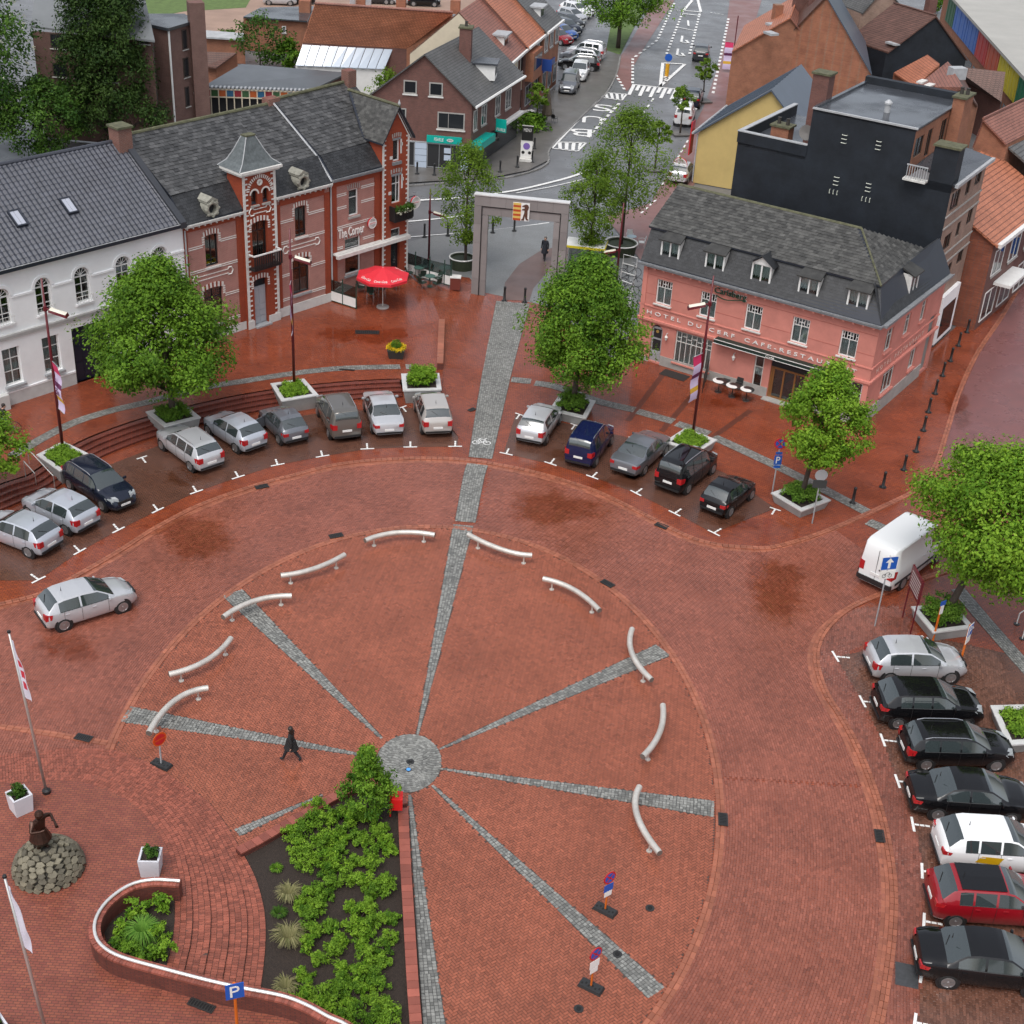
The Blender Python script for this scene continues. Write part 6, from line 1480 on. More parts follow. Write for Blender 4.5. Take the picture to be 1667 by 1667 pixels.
mb=MB(f);mb.box(0,12,-.5,-.2,5.9,6.15);mb.build('gutter',M_white,b.T);mb=MB(f);mb.box(2.0,6,-1.2,-.02,2.7,2.9);mb.build('canopy',M_white,b.T);mb=MB(f);mb.box(7.6,7.7,-2.2,-.3,3.2,4.4);sg=mb.build('hanging_sign',mat('blue_sign2',(.02,.1,.4),.4),b.T);mb=MB(f);mb.box(7.57,7.6,-1.6,-1.2,3.8,4.15);mb.build('sign_logo',mat('orange_logo',(.6,.2,.02),.4),sg)
b.roofw([Y2(12,-1.5,7.0),Y2(22,-1.5,7.0),Y2(22,4,10),Y2(12,4,10)],T_grey,name='roof_far');b.wall([Y2(12,-1.2,7),Y2(22,-1.2,7)],M_wplas,name='wall_far')
# ================================================================ planters, trees, shrubs
def leaf_cloud(C,rad,per,size,seed,up=.5,flat=.8,tbase=None,elong=1.0,out=None):
    """leaf-sized bent faces scattered round cluster centres"""
    r_=np.random.default_rng(seed);n=len(C)*per
    cc=np.repeat(C,per,0);rr=np.repeat(np.broadcast_to(rad,len(C)),per)
    P=cc+np.clip(r_.normal(0,1,(n,3)),-1.45,1.45)*rr[:,None]*np.array([1,1,flat])*.55
    N=r_.normal(0,1,(n,3));N[:,2]=np.abs(N[:,2])+up
    N+=(P-cc)/(rr[:,None]*.55)*.75
    if out is not None:N+=np.repeat(out,per,0)*.6
    N/=np.linalg.norm(N,axis=1)[:,None]
    A=np.cross(N,r_.normal(0,1,(n,3)));A/=np.linalg.norm(A,axis=1)[:,None];B=np.cross(N,A)
    s=size*r_.uniform(.6,1.3,n)[:,None]
    V=np.zeros((n,4,3))
    V[:,0]=P-A*s*elong;V[:,1]=P+B*s*.55-N*s*.18;V[:,2]=P+A*s*elong-N*s*.1;V[:,3]=P-B*s*.55-N*s*.18
    Q=np.arange(n*4).reshape(-1,4)
    tb=r_.uniform(.12,.85,len(C))if tbase is None else tbase
    t=np.clip(np.repeat(tb,per)+r_.normal(0,.16,n),0,1)
    return V.reshape(-1,3),Q,t
def prof(pts):
    xs=[p[0]for p in pts];ys=[p[1]for p in pts]
    return lambda t:np.interp(t,xs,ys)
MAPLE=prof([(0,.35),(.08,.72),(.22,.98),(.38,1),(.55,.86),(.7,.66),(.85,.4),(.95,.18),(1,.04)])
ROUND=prof([(0,.35),(.15,.8),(.4,1),(.65,.93),(.85,.62),(1,.12)])
SPARSE=prof([(0,.25),(.15,.6),(.35,1),(.6,.8),(.8,.5),(1,.1)])
CONE=prof([(0,.75),(.08,1),(.3,.85),(.6,.58),(.85,.32),(1,.03)])
M_bark=mat('bark',(.06,.045,.035),.85,noise=.35,nscale=6,bump=.6,bscale=18)
L_maple=leafmat('maple_leaves',(.03,.085,.006),(.155,.285,.025));L_lime=leafmat('lime_green_leaves',(.06,.15,.008),(.21,.35,.03));L_dark=leafmat('dark_leaves',(.016,.05,.008),(.075,.15,.02));L_conif=leafmat('conifer_needles',(.01,.03,.006),(.05,.09,.018),.12)
L_thin=leafmat('thin_olive_leaves',(.06,.12,.012),(.17,.27,.03),.35);L_hedge=leafmat('hedge_leaves',(.07,.15,.012),(.2,.34,.03));L_white=leafmat('white_blossom',(.5,.5,.4),(.75,.75,.62));L_ivy=leafmat('ground_cover',(.05,.12,.012),(.14,.25,.03));L_yel=leafmat('yellow_flowers',(.5,.33,.01),(.7,.5,.02));L_grassy=leafmat('ornamental_grass',(.06,.17,.02),(.2,.36,.06));L_straw=leafmat('straw_grass',(.13,.14,.05),(.3,.27,.14))
def tree(name,label,base,z0,zc,h,rx,profile,lm,n=230,per=60,size=.13,seed=1,group=None,lean=(0,0),tr=.16,cat='tree',ry=None,clump=.62,limbs=14,trunk_m=None,inner=.55,stretch=1.0):
    """trunk with limbs + a crown of leaf clumps; z0 ground, zc crown foot, h height of the top above ground"""
    b=Vector((base[0],base[1],z0));T=thing(name,label,cat,b,0,group);r_=np.random.default_rng(seed);ry=ry or rx
    H_=h;Lc=h-zc
    path=[(0,0,0)]
    for k in range(1,7):
        f=k/6;path.append((lean[0]*f+r_.normal(0,.05)*f,lean[1]*f+r_.normal(0,.05)*f,(zc+Lc*.82)*f))
    mb=MB();mb.tube(path,[tr*(1-.8*k/6)+.02 for k in range(7)],8);mb.build('trunk',trunk_m or M_bark,T,True)
    # clump centres: denser near the surface, lumpy outline
    C=[];O=[]
    ph=r_.uniform(0,6.28,6)
    while len(C)<n:
        t=r_.random()**.9;a=r_.uniform(0,2*PI);rho=r_.random()**.5*(1-inner)+inner if r_.random()<.85 else r_.random()
        lump=1+.15*math.sin(3*a+ph[0]+5*t)+.14*math.sin(5*a+ph[1]-9*t)+.11*math.sin(8*a+ph[2]+15*t)+r_.normal(0,.07)
        R_=profile(t)*rho*lump
        C.append((lean[0]+rx*R_*math.cos(a),lean[1]+ry*R_*math.sin(a),zc+Lc*t));O.append((math.cos(a)*R_,math.sin(a)*R_,.5*(t-.3)))
    C=np.array(C);O=np.array(O)
    sz=clump*rx*.36*np.clip(r_.normal(1,.25,n),.5,1.7)
    V,Q,t=leaf_cloud(C,sz,per,size,seed+5,out=O,elong=stretch)
    mknp('crown',V,Q,lm,T,None,t)
    for k in range(limbs):
        j=r_.integers(0,n);c=C[j];s=(c[0]*.05+lean[0]*.5,c[1]*.05+lean[1]*.5,max(zc*.8,c[2]-Lc*.25-.3))
        m_=((s[0]+c[0])/2,(s[1]+c[1])/2,(s[2]+c[2])/2+.15)
        mb=MB();mb.tube([s,m_,tuple(c)],[tr*.4,tr*.25,tr*.08],5);mb.build('limb',trunk_m or M_bark,T,True)
    return T
def shrub(name,label,c,z0,rx,ry,h,lm,n=40,per=60,size=.09,seed=3,group=None,cat='shrub',parent=None,pn='foliage',prof_=ROUND,stems=True,elong=1.0):
    T=parent or thing(name,label,cat,(c[0],c[1],z0),0,group);r_=np.random.default_rng(seed)
    o=Vector((0,0,0))if parent is None else Vector((c[0],c[1],z0))
    C=[]
    while len(C)<n:
        t=r_.random();a=r_.uniform(0,2*PI);rho=(r_.random()**.5)*(1+r_.normal(0,.12))*prof_(t);C.append((o.x+rx*rho*math.cos(a),o.y+ry*rho*math.sin(a),o.z+h*(.12+.85*t)))
    V,Q,t=leaf_cloud(np.array(C),.3*max(rx,ry,h*.5),per,size,seed+9,elong=elong)
    mknp(pn,V,Q,lm,T,None,t)
    if stems and parent is None:
        mb=MB()
        for k in range(3):j=C[k];mb.tube([(j[0]*.1,j[1]*.1,0),(j[0]*.6,j[1]*.6,j[2]*.8)],[.035,.015],4)
        mb.build('stem',M_bark,T)
    return T
M_conc=mat('planter_concrete',(.3,.3,.29),.6,noise=.25,nscale=1.5);M_pcap=mat('planter_metal_cap',(.62,.62,.61),.4,metal=.2,noise=.12,nscale=2)
def planter(label,tops,zt,zb,lm=None,hedge=.35,seed=1,taper=.16):
    P=[G(*p,zt)for p in tops]
    if len(P)==3:P.append(P[0]+P[2]-P[1])
    c=sum(P,Vector((0,0,0)))/4;o=Vector((c.x,c.y,0));T=thing('stone_planter',label,'planter',o,0,'planters round the square')
    P=[p-o for p in P];cc=Vector((0,0,0))
    def ins(k,z):return[Vector((p.x*(1-k),p.y*(1-k),z))for p in P]
    a,b_=ins(.03,zt-.06),ins(taper,zb)
    for i in range(4):
        j=(i+1)%4;mb=MB();q=[a[i],a[j],b_[j],b_[i]];i2=[v*.93+Vector((0,0,v.z*.07))for v in q]
        mb.add([tuple(v)for v in q+i2],[(0,1,2,3),(7,6,5,4),(0,4,5,1),(1,5,6,2),(3,2,6,7),(3,7,4,0)]);mb.build('side_panel',M_conc,T)
    o1,i1=ins(0,zt),ins(.24,zt+.0)
    for i in range(4):
        j=(i+1)%4;mb=MB();q=[o1[i],o1[j],i1[j],i1[i]];dn=[v-Vector((0,0,.07))for v in q]
        mb.add([tuple(v)for v in q+dn],[(0,1,2,3),(7,6,5,4),(0,4,5,1),(2,6,7,3)]);mb.build('rim',M_pcap,T)
    s_=ins(.2,zt-.05);mb=MB();mb.quad(*[tuple(v)for v in s_]);mb.build('soil',M_soil,T)
    if lm:
        r_=np.random.default_rng(seed);q=ins(.36,zt);C=[]
        for k in range(90):
            u,v=r_.random(2);p=(q[0]*(1-u)+q[1]*u)*(1-v)+(q[3]*(1-u)+q[2]*u)*v;C.append((p.x,p.y,zt-.05+hedge*r_.uniform(.2,.95)))
        V,Q,t=leaf_cloud(np.array(C),.22,60,.06,seed,up=.9,flat=.6);mknp('planting',V,Q,lm,T,None,t)
    return c
p1=planter('grey planter carrying the left lamp post, beside handrails on the steps',[(59,740),(97,767),(152,742),(103,718)],TERR+.42,.0,L_hedge,.25,1)
p2=planter('grey planter holding the big maple before the white house',[(237,670),(267,694),(327,679),(297,655)],TERR+.42,.0,L_ivy,.5,2)
p3=planter('grey planter carrying the lamp post before the turret house',[(440,624),(458,653),(519,643),(495,616)],TERR+.4,.0,L_hedge,.25,3)
p4=planter('grey planter with a dense lime green hedge beside the brick ramp',[(653,608),(656,636),(719,634),(715,607)],TERR+.4,.0,L_lime,.85,4)
p5=planter('grey planter holding the maple left of the pink hotel',[(894,667),(954,681),(970,652),(912,640)],.62,.0,L_ivy,.95,5)
p6=planter('grey planter carrying the lamp post before the pink hotel',[(1081,719),(1134,737),(1168,716),(1116,696)],.6,.0,L_hedge,.25,6)
p7=planter('grey planter holding the small maple beside the hotel corner',[(1255,802),(1305,832),(1353,814),(1302,786)],.55,.0,L_ivy,.6,7)
p8=planter('grey planter holding the large maple beside the white van',[(1483,987),(1519,1030),(1586,1021),(1552,982)],.6,.0,L_ivy,1.0,8)
p9=planter('white-rimmed planter at the right edge beside the parked black cars',[(1612,1148),(1641,1213),(1725,1207),(1694,1146)],.6,.0,L_hedge,.3,9)
tree('maple_tree','large full maple before the white house',p2,TERR+.3,2.0,8.6,3.45,MAPLE,L_maple,330,150,.1,11,'maples in the planters',clump=.6,inner=.4,tr=.17,lean=(-.35,0))
tree('maple_tree','tall full maple left of the pink hotel, behind the silver hatchback',p5,.5,2.2,8.9,3.2,MAPLE,L_maple,310,150,.095,12,'maples in the planters',clump=.62,inner=.4,tr=.15,lean=(.35,0))
tree('maple_tree','small lime green maple covering the hotel entrance corner',p7,.45,2.6,7.6,2.15,MAPLE,L_lime,200,125,.085,13,'maples in the planters',clump=.62,inner=.4,tr=.13,lean=(.55,0))
tree('maple_tree','large spreading maple over the white van at the right edge',p8,.5,2.7,8.3,3.75,ROUND,L_lime,310,140,.095,14,'maples in the planters',clump=.6,inner=.4,tr=.17,lean=(1.95,.2))
g=G(-22,812,.5);tree('maple_tree','maple reaching in at the left edge over the steps',(g.x,g.y),.5,1.6,4.6,2.1,ROUND,L_lime,90,110,.09,15,'maples in the planters',tr=.14)
def gat(x,y):g=G(x,y);return(g.x,g.y)
tree('street_tree','thin-leaved young tree standing left of the stone gate',gat(757,440),0,2.3,8.9,2.3,SPARSE,L_thin,95,100,.085,21,'young trees near the gate',tr=.1,clump=.75)
tree('street_tree','slim thin-leaved tree just right of the stone gate',gat(958,446),0,2.2,8.7,2.0,SPARSE,L_thin,90,100,.085,22,'young trees near the gate',tr=.1,clump=.75)
tree('street_tree','tall wide thin-leaved tree rising from the round tub by the hotel',gat(1010,412),.5,3.0,10.2,3.3,SPARSE,L_thin,125,100,.09,23,'young trees near the gate',tr=.1,clump=.75)
tree('street_tree','round dark green tree on the far verge beside the street',gat(1006,78),0,3.0,9.5,4.6,ROUND,L_maple,170,80,.15,24,tr=.25)
tree('conifer_tree','tall dark conifer behind the white house roof',gat(186,236),0,1.0,19.5,4.2,CONE,L_conif,430,150,.11,25,tr=.35,stretch=1.3,limbs=20)
tree('chestnut_tree','blossoming chestnut tree in the upper left corner',gat(-48,256),0,1.5,16.5,5.4,ROUND,L_dark,340,110,.14,26,tr=.4,limbs=16)
V,Q,t=leaf_cloud(np.array([(5.6*float(ROUND(z/15.5))*math.cos(a)*s,5.6*float(ROUND(z/15.5))*math.sin(a)*s,1.5+z)for a,s,z in zip(rng.uniform(PI,2.2*PI,170),rng.uniform(.9,1.12,170),rng.uniform(3,15,170))]),.13,9,.07,5)
for o in list(COL.objects):
    if o.name.startswith('chestnut_tree'):mknp('blossom',V,Q,L_white,o,None,t)
tree('background_tree','dark leafy tree filling the gap behind the left roofs',gat(70,262),0,1.0,6.5,3.6,ROUND,L_dark,120,80,.13,27,tr=.3)
for x,y,rx,h,lb,lm in((425,112,3.0,5.4,'wide dark bush behind the glazed annex',L_dark),(375,90,1.6,2.6,'small bush beside the garden shed',L_dark),(342,132,1.3,2.4,'bright bush at the corner of the glazed annex',L_maple),(470,112,1.3,3.0,'loose green bush left of the conservatory',L_maple),(1367,78,1.3,4.5,'climbing shrub in the courtyard wing',L_maple),(1525,20,1.5,5,'shrub beside the coloured panel building',L_maple),(865,210,1.8,1.2,'low green shrub at the cafe terrace',L_maple),(1188,265,.9,2.2,'green plant on the black balcony beside the yellow house',L_maple)):
    g=G(x,y);shrub('bush',lb,(g.x,g.y),0,rx,rx,h,lm,40,50,.16,int(x))
g=G(630,190);shrub('bush','leafy treetop showing behind the cafe tower',(g.x,g.y),0,1.5,1.5,4.4,L_thin,40,40,.14,77)
for x,y,h,lb in((1107,218,4.4,'pollard tree beside the white parked van'),(1066,276,4.2,'pollard tree nearest the crossing by the young street trees'),(1143,165,4.2,'pollard tree furthest up the right pavement'),(873,208,4.0,'round clipped tree on the cafe terrace across the street')):
    g=G(x,y);tree('pollard_tree',lb,(g.x,g.y),0,h*.55,h,1.05,ROUND,L_thin,34,45,.12,int(x),'pollard trees along the street',tr=.07,limbs=4)
    mb=MB();mb.obox((g.x,g.y,.0),1.6,1.6,.12,.3);o=mb.build('tree_pit_kerb',M_grey_pave,None,kind='structure')
# tree and shrubs of the triangular bed
tree('bed_tree','young dense tree at the tip of the planting bed beside the red box',gat(598,1330),.05,.5,3.25,1.02,prof([(0,.6),(.15,1),(.35,.85),(.5,.5),(.7,.28),(1,.06)]),L_maple,110,75,.07,31,tr=.06)
r_=np.random.default_rng(44)
bp_=np.array(GP([(505,1320),(630,1325),(638,1420),(643,1560),(647,1670),(455,1670),(500,1560),(480,1480),(500,1440),(455,1370)]))
k=0;placed=[]
xs_,ys_=bp_[:,0],bp_[:,1]
tries=0
while k<88 and tries<20000:
    tries+=1
    x,y=r_.uniform(xs_.min(),xs_.max()),r_.uniform(ys_.min(),ys_.max())
    if not inpoly(np.array([x]),np.array([y]),[tuple(p)for p in bp_])[0]:continue
    if any(math.hypot(x-a,y-b)<.37 for a,b in placed):continue
    placed.append((x,y));k+=1
    s_=r_.uniform(.75,1.2)
    shrub('bed_shrub','low lime green shrub crowded among its like in the triangular planting bed',(x,y),.04,.4*s_,.4*s_,.5*s_,[L_lime,L_hedge,L_maple][k%3],20,40,.045,100+k,'shrubs in the triangular bed')
for x,y,lm,lb,s_ in((470,1460,L_straw,'straw-coloured grass tuft by the bed steps, upper of three',.5),(470,1532,L_straw,'largest straw-coloured grass tuft in the bed',.65),(465,1612,L_straw,'straw-coloured grass tuft near the rail',.45),(455,1490,L_dark,'small dark green tuft between the straw tufts',.28),(450,1417,L_maple,'tiny green plant near the bed corner',.22)):
    g=G(x,y);T=thing('grass_tuft',lb,'grass tuft',(g.x,g.y,.04),0,'tufts in the triangular bed');vs_=[];fs_=[];tt_=[]
    for q in range(260):
        a=r_.uniform(0,2*PI);L_=s_*r_.uniform(.6,1.2);w=.012;b0=(math.cos(a)*.06,math.sin(a)*.06);pts=[(b0[0],b0[1],0),(b0[0]+math.cos(a)*L_*.35,b0[1]+math.sin(a)*L_*.35,L_*.6),(b0[0]+math.cos(a)*L_*.8,b0[1]+math.sin(a)*L_*.8,L_*r_.uniform(.2,.6))]
        o=len(vs_);n_=(-math.sin(a)*w,math.cos(a)*w)
        for p,f in zip(pts,(1,1,.3)):vs_+=[(p[0]+n_[0]*f,p[1]+n_[1]*f,p[2]),(p[0]-n_[0]*f,p[1]-n_[1]*f,p[2])]
        fs_+=[(o,o+1,o+3,o+2),(o+2,o+3,o+5,o+4)];tt_+=[r_.random()]*2
    mk('blades',vs_,fs_,lm,T,False,None,tt_)
# small bed behind the steel rail
for x,y,s_,lm in((262,1470,.45,L_lime),(222,1478,.42,L_lime),(198,1510,.42,L_lime),(190,1540,.35,L_maple),(245,1555,.45,L_maple),(262,1520,.4,L_lime),(215,1548,.38,L_maple),(270,1548,.35,L_lime)):
    g=G(x,y,POD+.3);shrub('bed_shrub','leafy shrub inside the curved wall beside the steps',(g.x,g.y),POD+.03,s_,s_,.6,lm,16,30,.06,int(x+y),'shrubs inside the curved wall')
g=G(232,1520,POD+.2);T=thing('fountain_grass','arching bright green grass clump inside the curved wall','grass clump',(g.x,g.y,POD+.03));vs_=[];fs_=[];tt_=[]
for q in range(420):
    a=r_.uniform(0,2*PI);L_=.8*r_.uniform(.5,1.1);w=.009;pts=[(0,0,0),(math.cos(a)*L_*.3,math.sin(a)*L_*.3,L_*.62),(math.cos(a)*L_*.65,math.sin(a)*L_*.65,L_*.6),(math.cos(a)*L_*.9,math.sin(a)*L_*.9,L_*.25)]
    o=len(vs_);n_=(-math.sin(a)*w,math.cos(a)*w)
    for p,f in zip(pts,(1,1,.8,.2)):vs_+=[(p[0]+n_[0]*f,p[1]+n_[1]*f,p[2]),(p[0]-n_[0]*f,p[1]-n_[1]*f,p[2])]
    fs_+=[(o+2*i,o+2*i+1,o+2*i+3,o+2*i+2)for i in range(3)];tt_+=[r_.random()]*3
mk('blades',vs_,fs_,L_grassy,T,False,None,tt_)
# white box planters on the podium
def box_planter(px,rz,lb,s=.72):
    g=G(*px,POD);T=thing('white_box_planter',lb,'planter',g,rz,'white planters on the podium');M_=mat('white_planter_shell',(.62,.62,.66),.5,noise=.06)
    h=.78;w=s/2;w2=w*.86
    for k in range(4):
        a=k*PI/2;ca,sa=math.cos(a),math.sin(a);mb=MB(lambda p:(p[0]*ca-p[1]*sa,p[0]*sa+p[1]*ca,p[2]));mb.add([(-w2,-w2,0),(w2,-w2,0),(w,-w,h),(-w,-w,h),(-w2+.05,-w2+.06,0),(w2-.05,-w2+.06,0),(w-.06,-w+.07,h),(-w+.06,-w+.07,h)],[(0,1,2,3),(3,2,6,7),(7,6,5,4)]);mb.build('side_panel',M_,T)
    mb=MB();mb.quad((-w+.05,-w+.05,h-.1),(w-.05,-w+.05,h-.1),(w-.05,w-.05,h-.1),(-w+.05,w-.05,h-.1));mb.build('soil',M_soil,T)
    shrub('','',(0,0),h-.12,w*.82,w*.82,.5,L_dark,24,40,.045,abs(int(px[0])),parent=T,pn='shrub')
box_planter((35,1318),.75,'white box planter with dark shrub left of the flagpole');box_planter((247,1418),.06,'white box planter with dark shrub right of the statue mound');box_planter((-8,1694),.75,'white box planter at the bottom left corner')
# flower tub on the terrace
g=G(645,580,TERR);T=thing('flower_tub','dark square tub with yellow flowers and a clipped green ball','planter',g,.05)
mb=MB();mb.add([(-.42,-.42,0),(.42,-.42,0),(.42,.42,0),(-.42,.42,0),(-.52,-.52,.55),(.52,-.52,.55),(.52,.52,.55),(-.52,.52,.55)],[(0,1,5,4),(1,2,6,5),(2,3,7,6),(3,0,4,7),(4,5,6,7)]);mb.build('tub',mat('dark_tub',(.03,.032,.03),.55),T)
V,Q,t=leaf_cloud(np.array([(r*math.cos(a)*1.0,r*math.sin(a)*1.0,.62)for a,r in zip(np.linspace(0,6.28,34),rng.uniform(.38,.55,34))]),.14,26,.05,3,up=1.2);mknp('flowers',V,Q,L_yel,T,None,t)
V,Q,t=leaf_cloud(np.array([(r*math.cos(a)*1.0,r*math.sin(a)*1.0,.56)for a,r in zip(np.linspace(0,6.28,24),rng.uniform(.4,.5,24))]),.14,16,.05,4,up=1.2);mknp('leaves',V,Q,L_dark,T,None,t)
_a=rng.normal(0,1,(60,3));_a/=np.linalg.norm(_a,axis=1)[:,None];V,Q,t=leaf_cloud(_a*.26+np.array([0,0,.78]),.1,30,.03,6);mknp('clipped_ball',V,Q,L_maple,T,None,t)
# balcony flowers of the cafe
V,Q,t=leaf_cloud(np.array([(23.95+1.5*k/29,-.84,5.35+.1*math.sin(k))for k in range(30)]),.2,26,.06,8);mknp('balcony_plants',V,Q,L_dark,ch,None,t)
V,Q,t=leaf_cloud(np.array([(24.0+1.4*k/11,-.92,5.1+.12*math.sin(k*2))for k in range(12)]),.12,8,.06,9);mknp('balcony_blossom',V,Q,L_white,ch,None,t)
# ================================================================ vehicles
M_cglass=mat('car_glass',(.03,.04,.041),.03,spec=1.0,coat=1);M_tyre=mat('tyre_rubber',(.014,.014,.014),.75);M_rim=mat('alloy_rim',(.42,.43,.44),.3,metal=.8);M_trim=mat('black_trim',(.015,.015,.016),.45);M_tail=mat('tail_light_red',(.38,.012,.015),.15,coat=.5);M_head=mat('headlight_glass',(.3,.32,.33),.08,spec=.8);M_plate=mat('number_plate',(.7,.7,.68),.4);M_chrome=mat('chrome_trim',(.65,.66,.67),.15,metal=.9)
def paint(name,c,metal=.0,rough=.28):return mat('paint_'+name,c,rough,metal=metal,coat=1.0,spec=.0 if max(c)<.1 else .3)
PT=dict(silver=paint('silver',(.52,.53,.55),.35),silver2=paint('cool_silver',(.46,.49,.54),.35),grey=paint('steel_grey',(.17,.18,.2),.5),taupe=paint('grey_brown',(.15,.14,.125),.45),champ=paint('champagne',(.47,.44,.41),.35),black=paint('black',(.006,.006,.007)),navy=paint('navy',(.008,.012,.05)),dnavy=paint('dark_blue',(.012,.016,.03),.2),white=paint('white',(.74,.75,.75)),red=paint('red',(.25,.006,.012)),dgrey=paint('anthracite',(.03,.032,.036),.3),blue=paint('bright_blue',(.03,.1,.35)))
KIND={
 'hatch':dict(L=4.05,W=1.74,top=[(0,.82),(.05,.97),(.22,1.12),(.5,1.38),(.85,1.46),(1.7,1.48),(2.3,1.42),(3.05,1.0),(3.6,.9),(3.9,.76),(4.05,.58)],rear=(.2,.62),front=(2.2,3.02),side=[(.62,1.5),(1.58,2.75)],doors=(.78,1.54,2.7)),
 'sedan':dict(L=4.6,W=1.8,top=[(0,.82),(.06,.95),(.35,1.0),(.8,1.03),(1.4,1.36),(1.8,1.43),(2.5,1.43),(2.8,1.38),(3.5,.99),(4.15,.89),(4.48,.76),(4.6,.58)],rear=(.82,1.5),front=(2.7,3.46),side=[(1.15,1.98),(2.06,3.15)],doors=(1.2,2.02,3.15)),
 'wagon':dict(L=4.5,W=1.76,top=[(0,.82),(.05,.97),(.2,1.15),(.42,1.4),(.7,1.48),(2.4,1.48),(2.65,1.42),(3.4,1.0),(4.0,.9),(4.36,.76),(4.5,.58)],rear=(.17,.5),front=(2.5,3.36),side=[(.6,1.2),(1.27,2.05),(2.12,3.1)],doors=(1.22,2.08,3.05),rails=True),
 'mpv':dict(L=4.2,W=1.78,top=[(0,.85),(.05,1.0),(.18,1.25),(.4,1.55),(.7,1.63),(2.2,1.64),(2.5,1.56),(3.3,1.04),(3.8,.92),(4.08,.78),(4.2,.58)],rear=(.16,.48),front=(2.3,3.26),side=[(.6,1.15),(1.22,1.95),(2.02,2.95)],doors=(1.18,1.98,2.95)),
 'kombi':dict(L=4.35,W=1.82,top=[(0,.95),(.03,1.15),(.1,1.62),(.22,1.76),(.6,1.81),(2.4,1.81),(2.65,1.74),(3.35,1.15),(3.95,1.02),(4.25,.82),(4.35,.6)],rear=(.06,.2),front=(2.5,3.3),side=[(.55,1.2),(1.3,2.1),(2.18,3.05)],doors=(1.25,2.14,3.05),rails=True),
 'suv':dict(L=4.4,W=1.84,top=[(0,.92),(.05,1.08),(.2,1.22),(.55,1.52),(.9,1.6),(2.3,1.6),(2.6,1.53),(3.3,1.1),(3.95,1.02),(4.28,.86),(4.4,.62)],rear=(.18,.66),front=(2.42,3.24),side=[(.75,1.2),(1.28,2.0),(2.08,3.0)],doors=(1.24,2.04,3.0)),
 'mini':dict(L=3.6,W=1.64,top=[(0,.78),(.05,.92),(.25,1.15),(.5,1.4),(.8,1.48),(1.6,1.49),(1.9,1.42),(2.6,1.02),(3.1,.92),(3.45,.78),(3.6,.56)],rear=(.16,.56),front=(1.8,2.56),side=[(.6,1.2),(1.28,2.3)],doors=(1.24,2.3)),
 'van':dict(L=5.6,W=2.0,top=[(0,1.0),(.02,1.5),(.06,2.25),(.2,2.42),(.5,2.46),(3.7,2.46),(4.0,2.38),(4.75,1.45),(5.2,1.2),(5.5,.95),(5.6,.7)],rear=None,front=(3.95,4.72),side=[(3.5,4.4)],doors=(3.45,4.5)),
}
CARS={}
